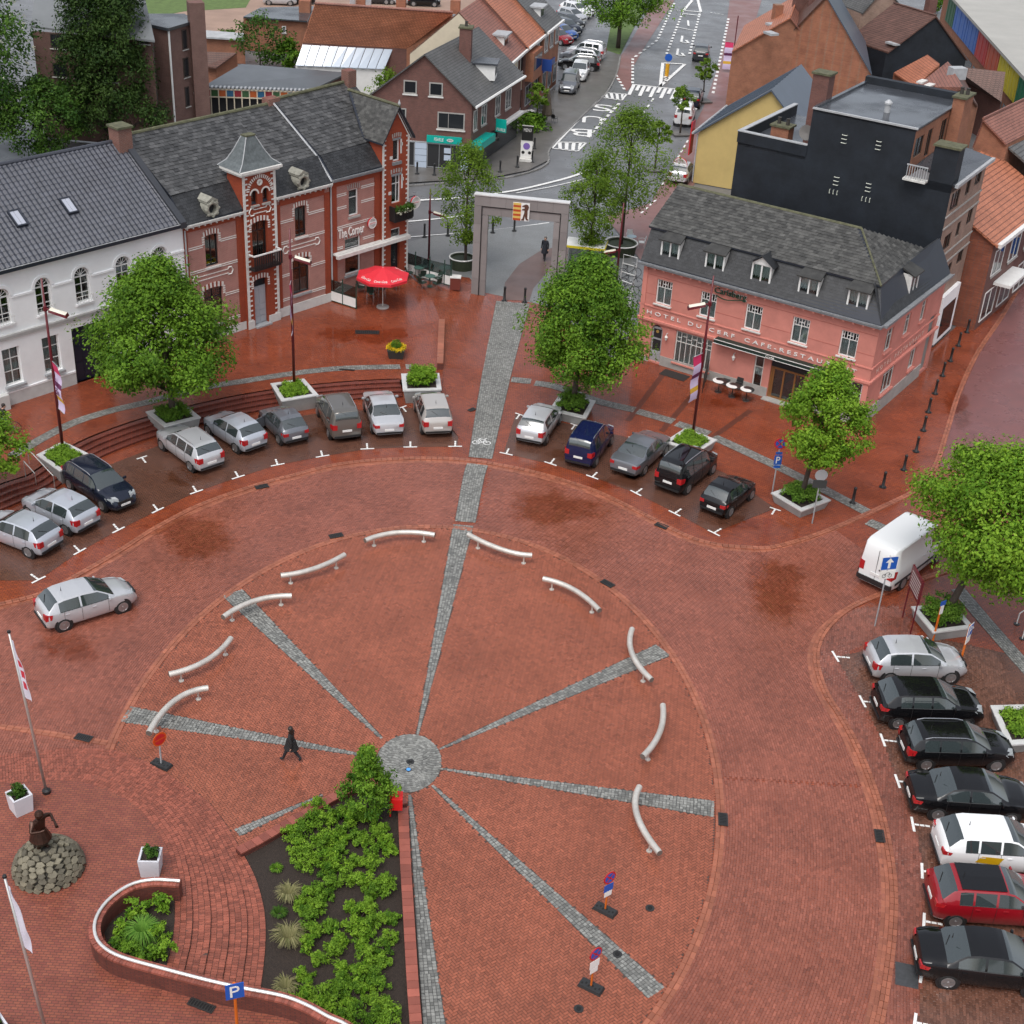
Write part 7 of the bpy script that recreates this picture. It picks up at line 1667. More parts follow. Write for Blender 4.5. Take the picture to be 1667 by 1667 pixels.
def car_meshes(kind):
    if kind in CARS:return CARS[kind]
    K=KIND[kind];L,W_=K['L'],K['W'];tx,tz=zip(*K['top']);big=kind=='van'
    xs=set(tx)|set(np.linspace(0,L,30))
    for r_ in[K['rear'],K['front']]+K['side']:
        if r_:xs|=set(r_)
    xs=sorted(xs);xs=[x for i,x in enumerate(xs)if i==0 or x-xs[i-1]>.012]
    if xs[-1]<L:xs.append(L)
    roofH=max(tz)
    belt0=(.93 if roofH<1.55 else 1.0)if not big else 1.35
    if kind=='suv':belt0=1.06
    rows=[]
    for x in xs:
        zt=float(np.interp(x,tx,tz));f=x/L
        w=W_/2*float(np.interp(x,[0,.12,.5,L*.5,L-.7,L-.25,L],[.84,.93,.99,1,.97,.88,.68]))
        zb=float(np.interp(x,[0,.35,.8,L-.9,L-.4,L],[.3,.24,.2,.2,.23,.28]))
        belt=min(belt0+.03*(1-f),zt-.05)
        cab=max(0.,min(1.,(zt-belt-.05)/.35))
        wt=w*(.96-(.2 if not big else .1)*cab-(.1 if cab<.2 else 0))
        zw=zt-.05-.02*cab
        rows.append([(w*.86,zb),(w*.97,zb+.14),(w,(zb+belt)*.5+.05),(w*.985,belt-.04),(w*.965,belt+.005),(wt+.012,zw),(wt*.955,zt-.018),(wt*.55,zt+.008),(0,zt+.018)])
    n=9
    V=[];
    for x,r_ in zip(xs,rows):
        V+=[(x-L/2,-p[0],p[1])for p in r_]+[(x-L/2,p[0],p[1])for p in r_[-2::-1]]
    m=2*n-1
    groups={'body':[],'windscreen':[],'rear_window':[]}
    for k in range(len(K['side'])*2):groups['side_window_%d'%k]=[]
    def within(a,r_):return r_ and a>r_[0]-1e-4 and a<r_[1]+1e-4
    for i in range(len(xs)-1):
        xm=(xs[i]+xs[i+1])/2
        for j in range(m-1):
            f=(i*m+j,i*m+j+1,(i+1)*m+j+1,(i+1)*m+j);g='body'
            if j in(6,7,8,9):
                if within(xm,K['front']):g='windscreen'
                elif within(xm,K['rear']):g='rear_window'
            if j in(4,m-2-4):
                for k,s in enumerate(K['side']):
                    if within(xm,s):g='side_window_%d'%(k*2+(0 if j==4 else 1))
            groups[g].append(f)
        groups['body'].append((i*m+m-1,i*m,(i+1)*m,(i+1)*m+m-1))
    groups['body'].append(tuple(range(m))[::-1]);groups['body'].append(tuple((len(xs)-1)*m+k for k in range(m)))
    out=[]
    def sub(nm,fs,m_,lift=0):
        ids=sorted({i for f in fs for i in f});mp={i:k for k,i in enumerate(ids)}
        me=bpy.data.meshes.new(nm);me.from_pydata([V[i]for i in ids],[],[tuple(mp[i]for i in f)for f in fs]);me.materials.append(m_);me.polygons.foreach_set('use_smooth',np.ones(len(fs),bool));me.update()
        if hasattr(me,'set_sharp_from_angle'):me.set_sharp_from_angle(angle=R(38))
        return me
    def bm_(nm,mb,m_,smooth=False):
        me=bpy.data.meshes.new(nm);me.from_pydata(mb.v,[],mb.f);me.materials.append(m_);me.update()
        if smooth:me.polygons.foreach_set('use_smooth',np.ones(len(me.polygons),bool));me.set_sharp_from_angle(angle=R(35))
        return me
    out.append(('body',sub('car_body_'+kind,groups['body'],M_trim),None,True))
    for g,fs in groups.items():
        if g!='body' and fs:out.append((g.split('_window')[0]+'_window' if 'side' in g else g,sub(g,fs,M_cglass),None,False))
    at=lambda x,j:(lambda a,b:a)(tuple(np.array([np.interp(x,xs,[r_[j][0]for r_ in rows]),np.interp(x,xs,[r_[j][1]for r_ in rows])])),0)
    # wheels
    wr=.32 if not big else .35;ax=[L*.175 if not big else L*.2,L*.815]
    if kind=='sedan':ax=[.95,L-.95]
    wh_=[]
    for x in ax:
        for s in(-1,1):
            ww=at(x,1)[0];a=MB(lambda p,x=x,s=s,ww=ww:(x-L/2+p[0],s*(ww-.02+p[2]),wr+.0+p[1]));a.lathe([(wr+.075,-.1),(wr+.075,.028),(wr+.05,.034),(0,.034)],24);out.append(('wheel_arch',bm_('arch',a,M_trim),None,False))
            t=MB(lambda p,x=x,s=s,ww=ww:(x-L/2+p[0],s*(ww-.02+p[2]),wr+p[1]));t.lathe([(wr-.03,-.18),(wr,-.14),(wr,.02),(wr-.03,.05),(wr*.72,.055),(0,.05)],24);tm=bm_('tyre',t,M_tyre,True)
            q=MB(lambda p,x=x,s=s,ww=ww:(x-L/2+p[0],s*(ww-.02+p[2]),wr+p[1]));q.lathe([(wr*.7,.03),(wr*.7,.062),(wr*.6,.066),(wr*.58,.057),(wr*.2,.057),(wr*.16,.07),(0,.07)],20)
            for k in range(5):
                c_=2*PI*k/5;ca,sa=math.cos(c_),math.sin(c_);e0,e1=wr*.15,wr*.62;w0=wr*.09
                q.add([(e0*ca-w0*sa,e0*sa+w0*ca,.068),(e0*ca+w0*sa,e0*sa-w0*ca,.068),(e1*ca+w0*1.3*sa,e1*sa-w0*1.3*ca,.066),(e1*ca-w0*1.3*sa,e1*sa+w0*1.3*ca,.066)],[(0,1,2,3)])
            out.append(('wheel',tm,[('rim',bm_('rim',q,M_rim))],False))
    zb_=belt0
    hz={'hatch':.8,'sedan':.78,'wagon':.82,'mpv':.85,'kombi':.95,'suv':.95,'mini':.76,'van':1.1}[kind]
    for s in(-1,1):
        w0=at(.02,2)[0];a=MB();h_=.3 if kind in('kombi','mpv','wagon','hatch')else .17
        if big:h_=.5
        a.add([(-L/2-.02,s*(w0-.24),hz-h_*.4),(-L/2-.02,s*(w0-.24),hz+h_*.5),(-L/2-.008,s*(w0+.012),hz+h_*.6),(-L/2-.01,s*(w0+.012),hz-h_*.45),(-L/2+.3,s*(at(.3,2)[0]+.012),hz+h_*.5),(-L/2+.24,s*(at(.24,2)[0]+.012),hz-h_*.25),(-L/2+.1,s*(w0-.24),hz+h_*.5)],[(0,1,2,3),(3,2,4,5),(1,6,4,2)]);out.append(('tail_light',bm_('tl',a,M_tail),None,False))
        x1=L-.02;w1=at(L-.12,2)[0];a=MB();z1=hz-.12 if not big else .95
        a.add([(L/2-.05,s*(w1-.36),z1-.06),(L/2-.1,s*(w1-.36),z1+.1),(L/2-.2,s*(w1+.01),z1+.12),(L/2-.12,s*(w1+.005),z1-.05),(L/2-.55,s*(at(L-.55,3)[0]+.01),z1+.13),(L/2-.42,s*(at(L-.42,3)[0]+.012),z1+.02),(L/2-.3,s*(w1-.3),z1+.17)],[(0,1,2,3),(3,2,4,5),(1,6,4,2)]);out.append(('headlight',bm_('hl',a,M_head),None,False))
        xm_=K['front'][1]-.28;a=MB(lambda p,s=s,xm_=xm_:(xm_-L/2+p[0],s*(at(xm_,4)[0]+.1+p[1]),zb_+.08+p[2]));a.lathe([(0,-.075),(.07,-.06),(.09,0),(.07,.06),(0,.075)],10,sx=.6,sy=1.2);out.append(('wing_mirror',bm_('mirror',a,M_trim,True),None,True))
        for x in K['doors'][1 if len(K['doors'])>2 else 0:]:
            a=MB();yy=at(x-.75 if x>1 else x,3)[0];a.box(x-.72-L/2,x-.55-L/2,min(s*(yy-.02),s*(yy+.03)),max(s*(yy-.02),s*(yy+.03)),zb_-.14,zb_-.105);out.append(('door_handle',bm_('handle',a,M_trim),None,True))
        for x in K['doors']:
            a=MB();a.tube([(x-L/2,s*(at(x,j)[0]+.004),at(x,j)[1])for j in(1,2,3,4)],.007,4);out.append(('door_seam',bm_('seam',a,M_trim),None,False))
        a=MB();a.tube([(x-L/2,s*(at(x,4)[0]+.006),at(x,4)[1]+.005)for x in np.linspace(K['side'][0][0],K['side'][-1][1],8)],.012,4);out.append(('window_trim',bm_('belt_trim',a,M_trim),None,False))
        if K.get('rails'):
            a=MB();a.tube([(x-L/2,s*(at(x,6)[0]-.02),at(x,6)[1]+.06-.05*(abs(2*(k/7)-1)**6))for k,x in enumerate(np.linspace(K['side'][0][0],K['front'][0],8))],.02,5);out.append(('roof_rail',bm_('rail',a,M_chrome),None,False))
    a=MB();a.box(-L/2-.03,-L/2+.02,-.26,.26,hz-.28,hz-.16);out.append(('number_plate',bm_('plate_rear',a,M_plate),None,False))
    a=MB();a.box(L/2-.03,L/2+.03,-.26,.26,.42,.53);out.append(('number_plate',bm_('plate_front',a,M_plate),None,False))
    a=MB();a.box(L/2-.06,L/2+.02,-.42,.42,.56,.68);out.append(('grille',bm_('grille',a,M_trim),None,False))
    a=MB();a.box(-L/2-.045,-L/2+.06,-at(.05,1)[0]*.92,at(.05,1)[0]*.92,.34,.44);out.append(('rear_bumper_strip',bm_('bump_r',a,M_trim),None,False))
    a=MB();a.box(L/2-.12,L/2+.025,-at(L-.05,1)[0]*.85,at(L-.05,1)[0]*.85,.28,.38);out.append(('front_bumper_grille',bm_('bump_f',a,M_trim),None,False))
    if kind!='van':
        a=MB();a.tube([(-L/2+K['rear'][0]+.04,0,float(np.interp(K['rear'][0]+.04,tx,tz))+.03),(-L/2+K['rear'][0]+.2,.35,float(np.interp(K['rear'][0]+.2,tx,tz))+.03)],.012,4);out.append(('rear_wiper',bm_('wiper',a,M_trim),None,False))
        a=MB();a.lathe([(.02,0),(.006,.2),(0,.22)],5,(-L/2+1.0,0,roofH));out.append(('aerial',bm_('aerial',a,M_trim),None,False))
    else:
        a=MB();a.box(-L/2-.012,-L/2+.02,-.006,.006,.6,2.2);out.append(('rear_door_seam',bm_('vseam',a,M_trim),None,False))
        a=MB();a.box(-L/2-.02,-L/2+.01,-.5,-.15,1.15,1.22);out.append(('rear_handle',bm_('vh',a,M_trim),None,False));a=MB();a.box(-L/2-.06,-L/2+.1,-.9,.9,.38,.6);out.append(('rear_bumper',bm_('vb',a,M_trim),None,False))
        for s in(-1,1):a=MB();a.box(-L/2+.2,L/2-1.2,min(s*.985,s*1.005),max(s*.985,s*1.005),.6,.72);out.append(('side_strip',bm_('vs',a,M_trim),None,False))
    CARS[kind]=out
    return out
def car(label,kind,col,rear,front,z=.012,group=None,scale=1.0,simple=False,cat='car',name='parked_car',roof=None):
    a,b=G(*rear),G(*front);c=(a+b)/2;d=b-a
    T=thing(name,label,cat,(c.x,c.y,z),math.atan2(d.y,d.x),group);T.scale=(scale,)*3
    for nm,me,subs,painted in car_meshes(kind):
        if simple and nm in('door_seam','door_handle','window_trim','rear_wiper','aerial','rear_bumper_strip','front_bumper_grille'):continue
        o=link(nm,me,T)
        if painted:o.material_slots[0].link='OBJECT';o.material_slots[0].material=PT[col]
        if subs:
            for sn,sm in subs:link(sn,sm,o)
    return T
GL,GRR,GB='cars parked before the steps','cars parked before the hotel','cars parked along the right edge'
car('silver hatchback cut by the left edge, nearest the ring road','hatch','silver2',(88,903),(-18,862),group=GL)
car('silver hatchback second from the left edge, beside the dark blue estate','hatch','silver2',(147,868),(52,824),group=GL)
car('dark blue estate parked nose out beside the left lamp planter','wagon','dnavy',(112,771),(219,842),group=GL)
car('silver estate parked below the big maple planter','wagon','silver',(347,770),(272,716),group=GL)
car('pale silver-blue hatchback between the silver estate and the grey mini','hatch','silver2',(420,740),(345,692),group=GL)
car('small grey city car with its door open below the steps','mini','grey',(485,728),(437,681),group=GL)
car('grey-brown tall van-like car below the steps','kombi','taupe',(565,720),(536,665),group=GL)
car('silver saloon below the hedge planter','sedan','silver',(634,715),(612,655),group=GL)
car('champagne people carrier nearest the cycle path, left side','mpv','champ',(713,714),(695,658),group=GL)
car('silver hatchback nearest the cycle path, hotel side','hatch','silver',(860,728),(895,677),group=GRR)
car('navy blue people carrier second from the cycle path, hotel side','kombi','navy',(938,765),(980,709),group=GRR,scale=.96)
car('blue-grey saloon in the middle of the hotel row','sedan','grey',(1010,780),(1074,722),group=GRR)
car('black van-like car fourth in the hotel row','kombi','black',(1080,808),(1152,752),group=GRR)
car('small black city car last in the hotel row','mini','black',(1150,846),(1217,794),group=GRR)
car('silver hatchback first in the right row, below the maple planter','hatch','silver',(1412,1094),(1560,1094),group=GB,scale=1.04)
car('black crossover with roof rails second in the right row','suv','black',(1428,1165),(1582,1168),group=GB)
car('black hatchback third in the right row, left of the white-rimmed planter','wagon','black',(1470,1232),(1635,1235),group=GB,scale=.98)
car('black saloon with chrome window line fourth in the right row','sedan','black',(1480,1308),(1668,1320),group=GB,scale=1.02)
wc=car('white crossover with yellow side stripes in the right row','suv','white',(1530,1395),(1702,1405),group=GB)
car('dark red crossover with black roof in the right row','suv','red',(1518,1478),(1700,1490),group=GB)
car('black saloon last in the right row, at the bottom corner','sedan','black',(1497,1572),(1705,1596),group=GB,scale=1.02)
car('silver hatchback driving on the ring road at the left','hatch','silver',(72,1019),(212,976),name='moving_car',scale=1.02)
car('white panel van on the ring road, half hidden by the large maple','van','white',(1417,962),(1514,890),cat='van',name='white_van')
# yellow livery on the white crossover
mb=MB();mb.add([(-1.05,-.928,.72),(-.2,-.932,.62),(-.05,-.932,.95),(-.85,-.928,1.0)],[(0,1,2,3)]);mb.add([(-.6,-.82,1.12),(-.2,-.85,1.1),(.0,-.85,1.17),(-.45,-.8,1.22)],[(0,1,2,3)]);mb.build('yellow_stripe',mat('yellow_livery',(.6,.36,.01),.3),wc)
# black roof of the red crossover
for o in COL.objects:
    if o.get('label','').startswith('dark red crossover'):
        mb=MB();mb.xf=lambda p:(p[0]-2.2,p[1],p[2]);mb.add([(.8,-.64,1.605),(2.35,-.64,1.612),(2.35,.64,1.612),(.8,.64,1.605),(.8,0,1.63),(2.35,0,1.634)],[(0,1,5,4),(4,5,2,3)]);mb.build('black_roof',PT['black'],o)
    if o.get('label','').startswith('small grey city car'):
        mb=MB();mb.xf=lambda p:(p[0]+.55,p[1],p[2]);mb.add([(0,.8,.35),(-.3,1.55,.35),(-.3,1.55,.95),(0,.8,.95),(.05,.82,.35),(-.25,1.58,.35),(-.25,1.58,.95),(.05,.82,.95)],[(0,1,2,3),(7,6,5,4),(3,2,6,7),(1,5,6,2)]);mb.build('open_door',PT['grey'],o)
GF='cars parked beyond the crossroads'
car('grey van parked nose towards the square by the folded parasol','kombi','grey',(935,131),(917,164),group=GF,simple=True)
car('white crossover parked behind the grey van','suv','white',(950,112),(936,142),group=GF,simple=True)
car('black estate parked crosswise before the verge','wagon','black',(972,115),(912,110),group=GF,simple=True)
car('grey estate parked crosswise behind the black estate','wagon','grey',(966,104),(922,98),group=GF,simple=True)
car('silver van-like car parked crosswise beside the grass','kombi','silver',(980,98),(926,91),group=GF,simple=True)
for k,(x,y,kd,cl,lb)in enumerate(((906,68,'hatch','red','red car nearest in the far angled row'),(914,60,'hatch','blue','bright blue car in the far angled row'),(919,52,'suv','dnavy','dark car third in the far angled row'),(924,42,'wagon','dgrey','anthracite car fourth in the far angled row'),(930,33,'hatch','silver','silver car fifth in the far angled row'),(936,25,'suv','white','white car sixth in the far angled row'),(944,20,'suv','white','white car last in the far angled row'))):
    car(lb,kd,cl,(x-12,y-2),(x+14,y+5),group='cars in the far angled row',simple=True)
car('black car driving away up the street beside the traffic island','suv','dgrey',(1138,106),(1144,84),group=None,simple=True,name='moving_car')
car('dark car parked before the white van on the right of the street','suv','dnavy',(1122,180),(1132,158),group=GF,simple=True)
car('white small van parked beside the pollard on the right of the street','kombi','white',(1108,212),(1119,184),group=GF,simple=True)
car('pale car half hidden behind the hotel roof','hatch','silver',(1100,302),(1118,278),group=GF,simple=True)
for k,(x,y,kd,cl,lb)in enumerate(((456,6,'hatch','silver','silver car left in the dirt lot'),(484,4,'suv','black','black car in the dirt lot behind the workshop'),(612,4,'hatch','dgrey','anthracite car behind the orange roof ridge'),(655,5,'sedan','silver','silver car behind the orange roof ridge'),(690,8,'hatch','black','black car at the right end of the dirt lot'))):
    car(lb,kd,cl,(x-14,y),(x+14,y+1),z=-.03,group='cars in the dirt lot',simple=True)
# ================================================================ street furniture and people
def hgt(b,yt,z=0.):
    """height of the top seen at image row yt above ground point b"""
    g=G(*b,z);k=(833.5-yt)/CF;d=g-Vector((0,0,CH));return-(d.dot(_u)-k*d.dot(_fw))/(_u.z-k*_fw.z)
# --- steel benches
BN=[((594,880),(648,867),(708,871),'tubular steel bench left of the cycle path on the far rim'),((457,937),(511,926),(561,903),'tubular steel bench second to the left of the cycle path'),((363,1005),(415,978),(475,970),'tubular steel bench crossing the upper left granite spoke'),((275,1098),(335,1076),(376,1039),'rust-spotted tubular steel bench between the two left spokes'),((242,1194),(284,1141),(339,1120),'tubular steel bench over the left granite spoke, beside the orange road sign'),
      ((762,870),(818,895),(866,904),'tubular steel bench right of the cycle path on the far rim'),((884,942),(934,960),(976,994),'tubular steel bench second to the right of the cycle path'),((1029,1024),(1029,1064),(1061,1107),'tubular steel bench crossing the upper right granite spoke'),((1079,1148),(1074,1192),(1046,1232),'tubular steel bench between the two right spokes'),((1041,1281),(1037,1327),(1074,1389),'tubular steel bench over the right granite spoke, nearest the camera')]
M_bs=mat('bench_steel',(.6,.57,.52),.4,metal=.45,noise=.22,nscale=2.5)
for a,m_,b,lb in BN:
    zc=.5;P=[G(*q,zc)for q in(a,m_,b)];c=P[1];o=Vector((c.x,c.y,0));T=thing('steel_bench',lb,'bench',o,0,'curved steel benches round the plaza')
    pts=[]
    for t in np.linspace(0,1,15):
        # quadratic through the three points
        q=P[0]*(2*(t-.5)*(t-1))+P[1]*(-4*t*(t-1))+P[2]*(2*t*(t-.5));pts.append(q-o)
    mb=MB();mb.tube(pts,.125,14,caps=False);smooth_by_angle(mb.build('tube_seat',M_bs,T),50)
    for e in(0,-1):
        d=(pts[e]-pts[1 if e==0 else-2]).normalized();mb=MB();mb.tube([pts[e]-d*.02,pts[e]+d*.004],[.12,.12],14);mb.build('end_cap',mat('dull_end_cap',(.2,.18,.16),.5,metal=.5),T)
    for k in(2,12):
        mb=MB();q=pts[k];mb.tube([(q.x,q.y,.02),(q.x,q.y,q.z-.08)],.04,8);mb.lathe([(.11,0),(.11,.035),(.0,.035)],10,(q.x,q.y,.01));mb.build('leg',M_bs,T)
# --- lamp posts
M_red=mat('dark_red_paint',(.11,.008,.014),.35,noise=.1);M_lampw=mat('cream_lamp_cover',(.72,.68,.56),.4)
def banner(T,x,z0,z1,w,ang,right=True,scheme=0):
    ca,sa=math.cos(ang),math.sin(ang);f=lambda p:((x+p[0])*ca-p[1]*sa,(x+p[0])*sa+p[1]*ca,p[2])
    for z in(z0,z1):mb=MB(f);mb.tube([(-.05,0,z),(w,0,z)],.018,5);mb.build('banner_arm',M_zinc,T)
    vs_=[];n=10
    for k in range(n+1):
        z=z0+(z1-z0)*k/n;wv=.04*math.sin(k*1.1)
        vs_+=[f((.02,wv,z)),f((w,wv*1.6+.03,z-.04))]
    b=mk('banner',vs_,[(2*k,2*k+1,2*k+3,2*k+2)for k in range(n)],[mat('lilac_banner',(.62,.52,.72),.6),mat('pink_banner',(.6,.03,.12),.6),mat('banner_dark',(.12,.02,.08),.6),mat('banner_gold',(.6,.35,.03),.6)],T,True,None,None,[3 if k==2 else(1 if k>=8 else(2 if k==5 else 0))for k in range(n)])
    lettering('Bree',z0+(z1-z0)*.35,z0+(z1-z0)*.7,.1,w*.7,lambda u_,d,v_:f((v_,-.06-d,u_)),mat('banner_dark',(0,0,0)),T,'banner_lettering',.004)
def lamp_post(base,zb,top,head,lb,ban=None,r=.085):
    g=G(*base,zb);h=hgt(base,top,zb);T=thing('lamp_post',lb,'lamp post',g,0,'dark red lamp posts')
    mb=MB();mb.tube([(0,0,0),(0,0,h*.55),(0,0,h)],[r,r*.85,r*.5],10);mb.build('pole',M_red,T,True);mb=MB();mb.lathe([(r*1.7,0),(r*1.7,.1),(r*1.1,.16),(0,.16)],10);mb.build('foot',M_red,T)
    zh=h*head[0];s=head[1];mb=MB();mb.tube([(0,0,zh),(s*.3,-.1,zh)],.05,6);mb.tube([(0,0,zh-.12),(0,0,zh+.12)],r*1.25,8);mb.build('arm',M_red,T)
    f=lambda p:(s*(.25+p[0]),-.12+p[1]-p[0]*.25*1,zh+p[2]-.12*p[0])
    mb=MB(f);mb.add([(0,-.24,-.04),(.95,-.22,-.1),(.95,.22,-.1),(0,.24,-.04),(0,-.2,.07),(.9,-.2,.04),(.9,.2,.04),(0,.2,.07)],[(0,3,2,1),(0,1,5,4),(1,2,6,5),(2,3,7,6),(3,0,4,7)]);hd=mb.build('lamp_head',M_red,T)
    mb=MB(f);mb.add([(.02,-.19,.075),(.88,-.19,.045),(.88,.19,.045),(.02,.19,.075),(.45,0,.12)],[(0,1,4),(1,2,4),(2,3,4),(3,0,4)]);mb.build('lamp_cover',M_lampw,hd)
    if ban:banner(T,*ban)
    return T
lamp_post((102,728),TERR+.4,453,(.83,1),'dark red lamp post with lilac banner before the white house',(.1,2.3,4.9,.75,-.9))
lamp_post((479,628),TERR+.38,372,(.83,1),'dark red lamp post with edge-on banner before the turret house',(.1,3.4,6.4,.6,-1.5))
lamp_post((1128,705),.55,449,(.83,-1),'dark red lamp post with lilac banner before the pink hotel',(.1,2.2,4.9,.75,-2.3))
lamp_post((698,424),.0,307,(.68,1),'dark red lamp post behind the cafe wind screen')
lamp_post((1003,462),.0,330,(.42,-1),'dark red lamp post by the bicycle racks left of the hotel')
# --- flagpoles
def flag(base,zb,top,lb,seed):
    g=G(*base,zb);h=hgt(base,top,zb);T=thing('flagpole',lb,'flagpole',g,0,'flagpoles on the podium');lean=-.45
    mb=MB();mb.tube([(0,0,0),(lean*.5,0,h*.5),(lean,0,h)],[.06,.05,.035],8);mb.build('pole',M_steel,T,True);mb=MB();mb.lathe([(.16,0),(.16,.12),(.08,.2),(0,.2)],8);mb.build('foot',M_black,T);mb=MB();mb.lathe([(0,0),(.07,.03),(.06,.1),(0,.12)],8,(lean,0,h));mb.build('finial',M_black,T)
    vs_=[];n=16;z1,z0=h-.25,h*.62
    for k in range(n+1):
        f=k/n;z=z1+(z0-z1)*f;x=lean*(z/h);w=.12+.26*min(1,f*2)*(1-.35*max(0,f-.7));wv=.1*math.sin(f*7+seed)
        for q in range(5):u_=q/4;vs_.append((x+.05+w*u_*.75,-.03-w*u_*.45+wv*u_*math.sin(q+f*5),z-.1*u_))
    fs=[(k*5+q,k*5+q+1,k*5+q+6,k*5+q+5)for k in range(n)for q in range(4)]
    mi=[1 if(seed==1 and 5<=k<=12 and q in(1,2)and k%3!=1)else 0 for k in range(n)for q in range(4)]
    mk('flag',vs_,fs,[mat('white_flag',(.6,.58,.66),.7),mat('flag_red',(.5,.03,.05),.7)],T,True,None,None,mi)
flag((76,1290),POD,1032,'flagpole with limp white and red flag behind the statue mound',1);flag((82,1705),POD,1431,'flagpole with limp white flag at the bottom left',2)
# --- statue on a stone mound
mc=G(80,1413,POD);T=thing('stone_mound','round mound of rough stones carrying the bronze figure','stone mound',mc)
mr,mh=1.16,.95
mb=MB();mb.lathe([(mr*.97,0),(mr*.9,mh*.35),(mr*.7,mh*.65),(mr*.4,mh*.86),(0,mh*.92)],24);mb.build('core',mat('mound_mortar',(.06,.055,.045),.85,noise=.4,nscale=5),T)
M_rub=mat('rubble_stone',(.14,.125,.088),.75,tint=.4,noise=.35,nscale=4,bump=.4,bscale=14)
r_=np.random.default_rng(3)
for ring in range(8):
    f=(ring+.5)/8;th_=f*PI/2;rr_=mr*math.cos(th_*.96)**.75;zz=mh*math.sin(th_)*.95;n_=max(3,int(2*PI*rr_/.3))
    for k in range(n_):
        a=2*PI*(k+.5*(ring%2)+r_.uniform(-.12,.12))/n_;c=Vector((rr_*math.cos(a),rr_*math.sin(a),zz));nv=Vector((math.cos(a)*math.cos(th_),math.sin(a)*math.cos(th_),math.sin(th_)+.1)).normalized();u_=Vector((-math.sin(a),math.cos(a),0));v_=nv.cross(u_)
        m=int(r_.integers(4,7));hw,hh=.165*r_.uniform(.8,1.15),.125*r_.uniform(.85,1.15);pts=[]
        an=[2*PI*q/m+r_.uniform(-.22,.22)for q in range(m)]
        for lay,(s,d)in enumerate(((1,-.06),(1,.035),(.86,.06))):
            for q in an:pts.append(tuple(c+u_*hw*s*math.cos(q)+v_*hh*s*math.sin(q)+nv*(d+r_.uniform(-.008,.008))))
        mb=MB();mb.tint=float(r_.random());mb.add(pts,[(l*m+q,l*m+(q+1)%m,(l+1)*m+(q+1)%m,(l+1)*m+q)for l in range(2)for q in range(m)]+[tuple(2*m+q for q in range(m))]);mb.build('stone',M_rub,T)
def skin(name,V,E,Rr,m,parent,sub=2,mi=None):
    """one continuous body grown over a joint skeleton (Skin + Subdivision), baked to a mesh"""
    me=bpy.data.meshes.new(name);me.from_pydata(V,E,[]);o=bpy.data.objects.new(name,me);COL.objects.link(o)
    md=o.modifiers.new('s','SKIN');sv=me.skin_vertices[0].data
    for k,q in enumerate(Rr):sv[k].radius=(q,q)if not hasattr(q,'__len__')else q;sv[k].use_root=(k==0)
    s2=o.modifiers.new('u','SUBSURF');s2.levels=s2.render_levels=sub
    dg=bpy.context.evaluated_depsgraph_get();ev=bpy.data.meshes.new_from_object(o.evaluated_get(dg));bpy.data.objects.remove(o);bpy.data.meshes.remove(me)
    ev.materials.clear()
    for q in(m if isinstance(m,(list,tuple))else[m]):ev.materials.append(q)
    ev.polygons.foreach_set('use_smooth',np.ones(len(ev.polygons),bool))
    if mi:
        for p in ev.polygons:p.material_index=mi(p.center)
    return link(name,ev,parent)
def figure(V,R_,limbs_):
    """named joints -> vertex list and edges"""
    ks=list(V);return[V[k]for k in ks],[(ks.index(a),ks.index(b))for a,b in limbs_],[R_[k]for k in ks]
LIMBS=[('pel','wai'),('wai','che'),('che','nec'),('nec','hd0'),('hd0','hd1'),('hd1','hd2'),('che','shL'),('shL','elL'),('elL','wrL'),('wrL','haL'),('che','shR'),('shR','elR'),('elR','wrR'),('wrR','haR'),('pel','hiL'),('hiL','knL'),('knL','anL'),('anL','toL'),('pel','hiR'),('hiR','knR'),('knR','anR'),('anR','toR')]
RAD=dict(pel=.165,wai=.15,che=.185,nec=.06,hd0=.085,hd1=.1,hd2=.075,shL=.085,elL=.055,wrL=.04,haL=.035,shR=.085,elR=.055,wrR=.04,haR=.035,hiL=.11,knL=.075,anL=.055,toL=.05,hiR=.11,knR=.075,anR=.055,toR=.05)
M_skin=mat('skin',(.5,.3,.22),.55)
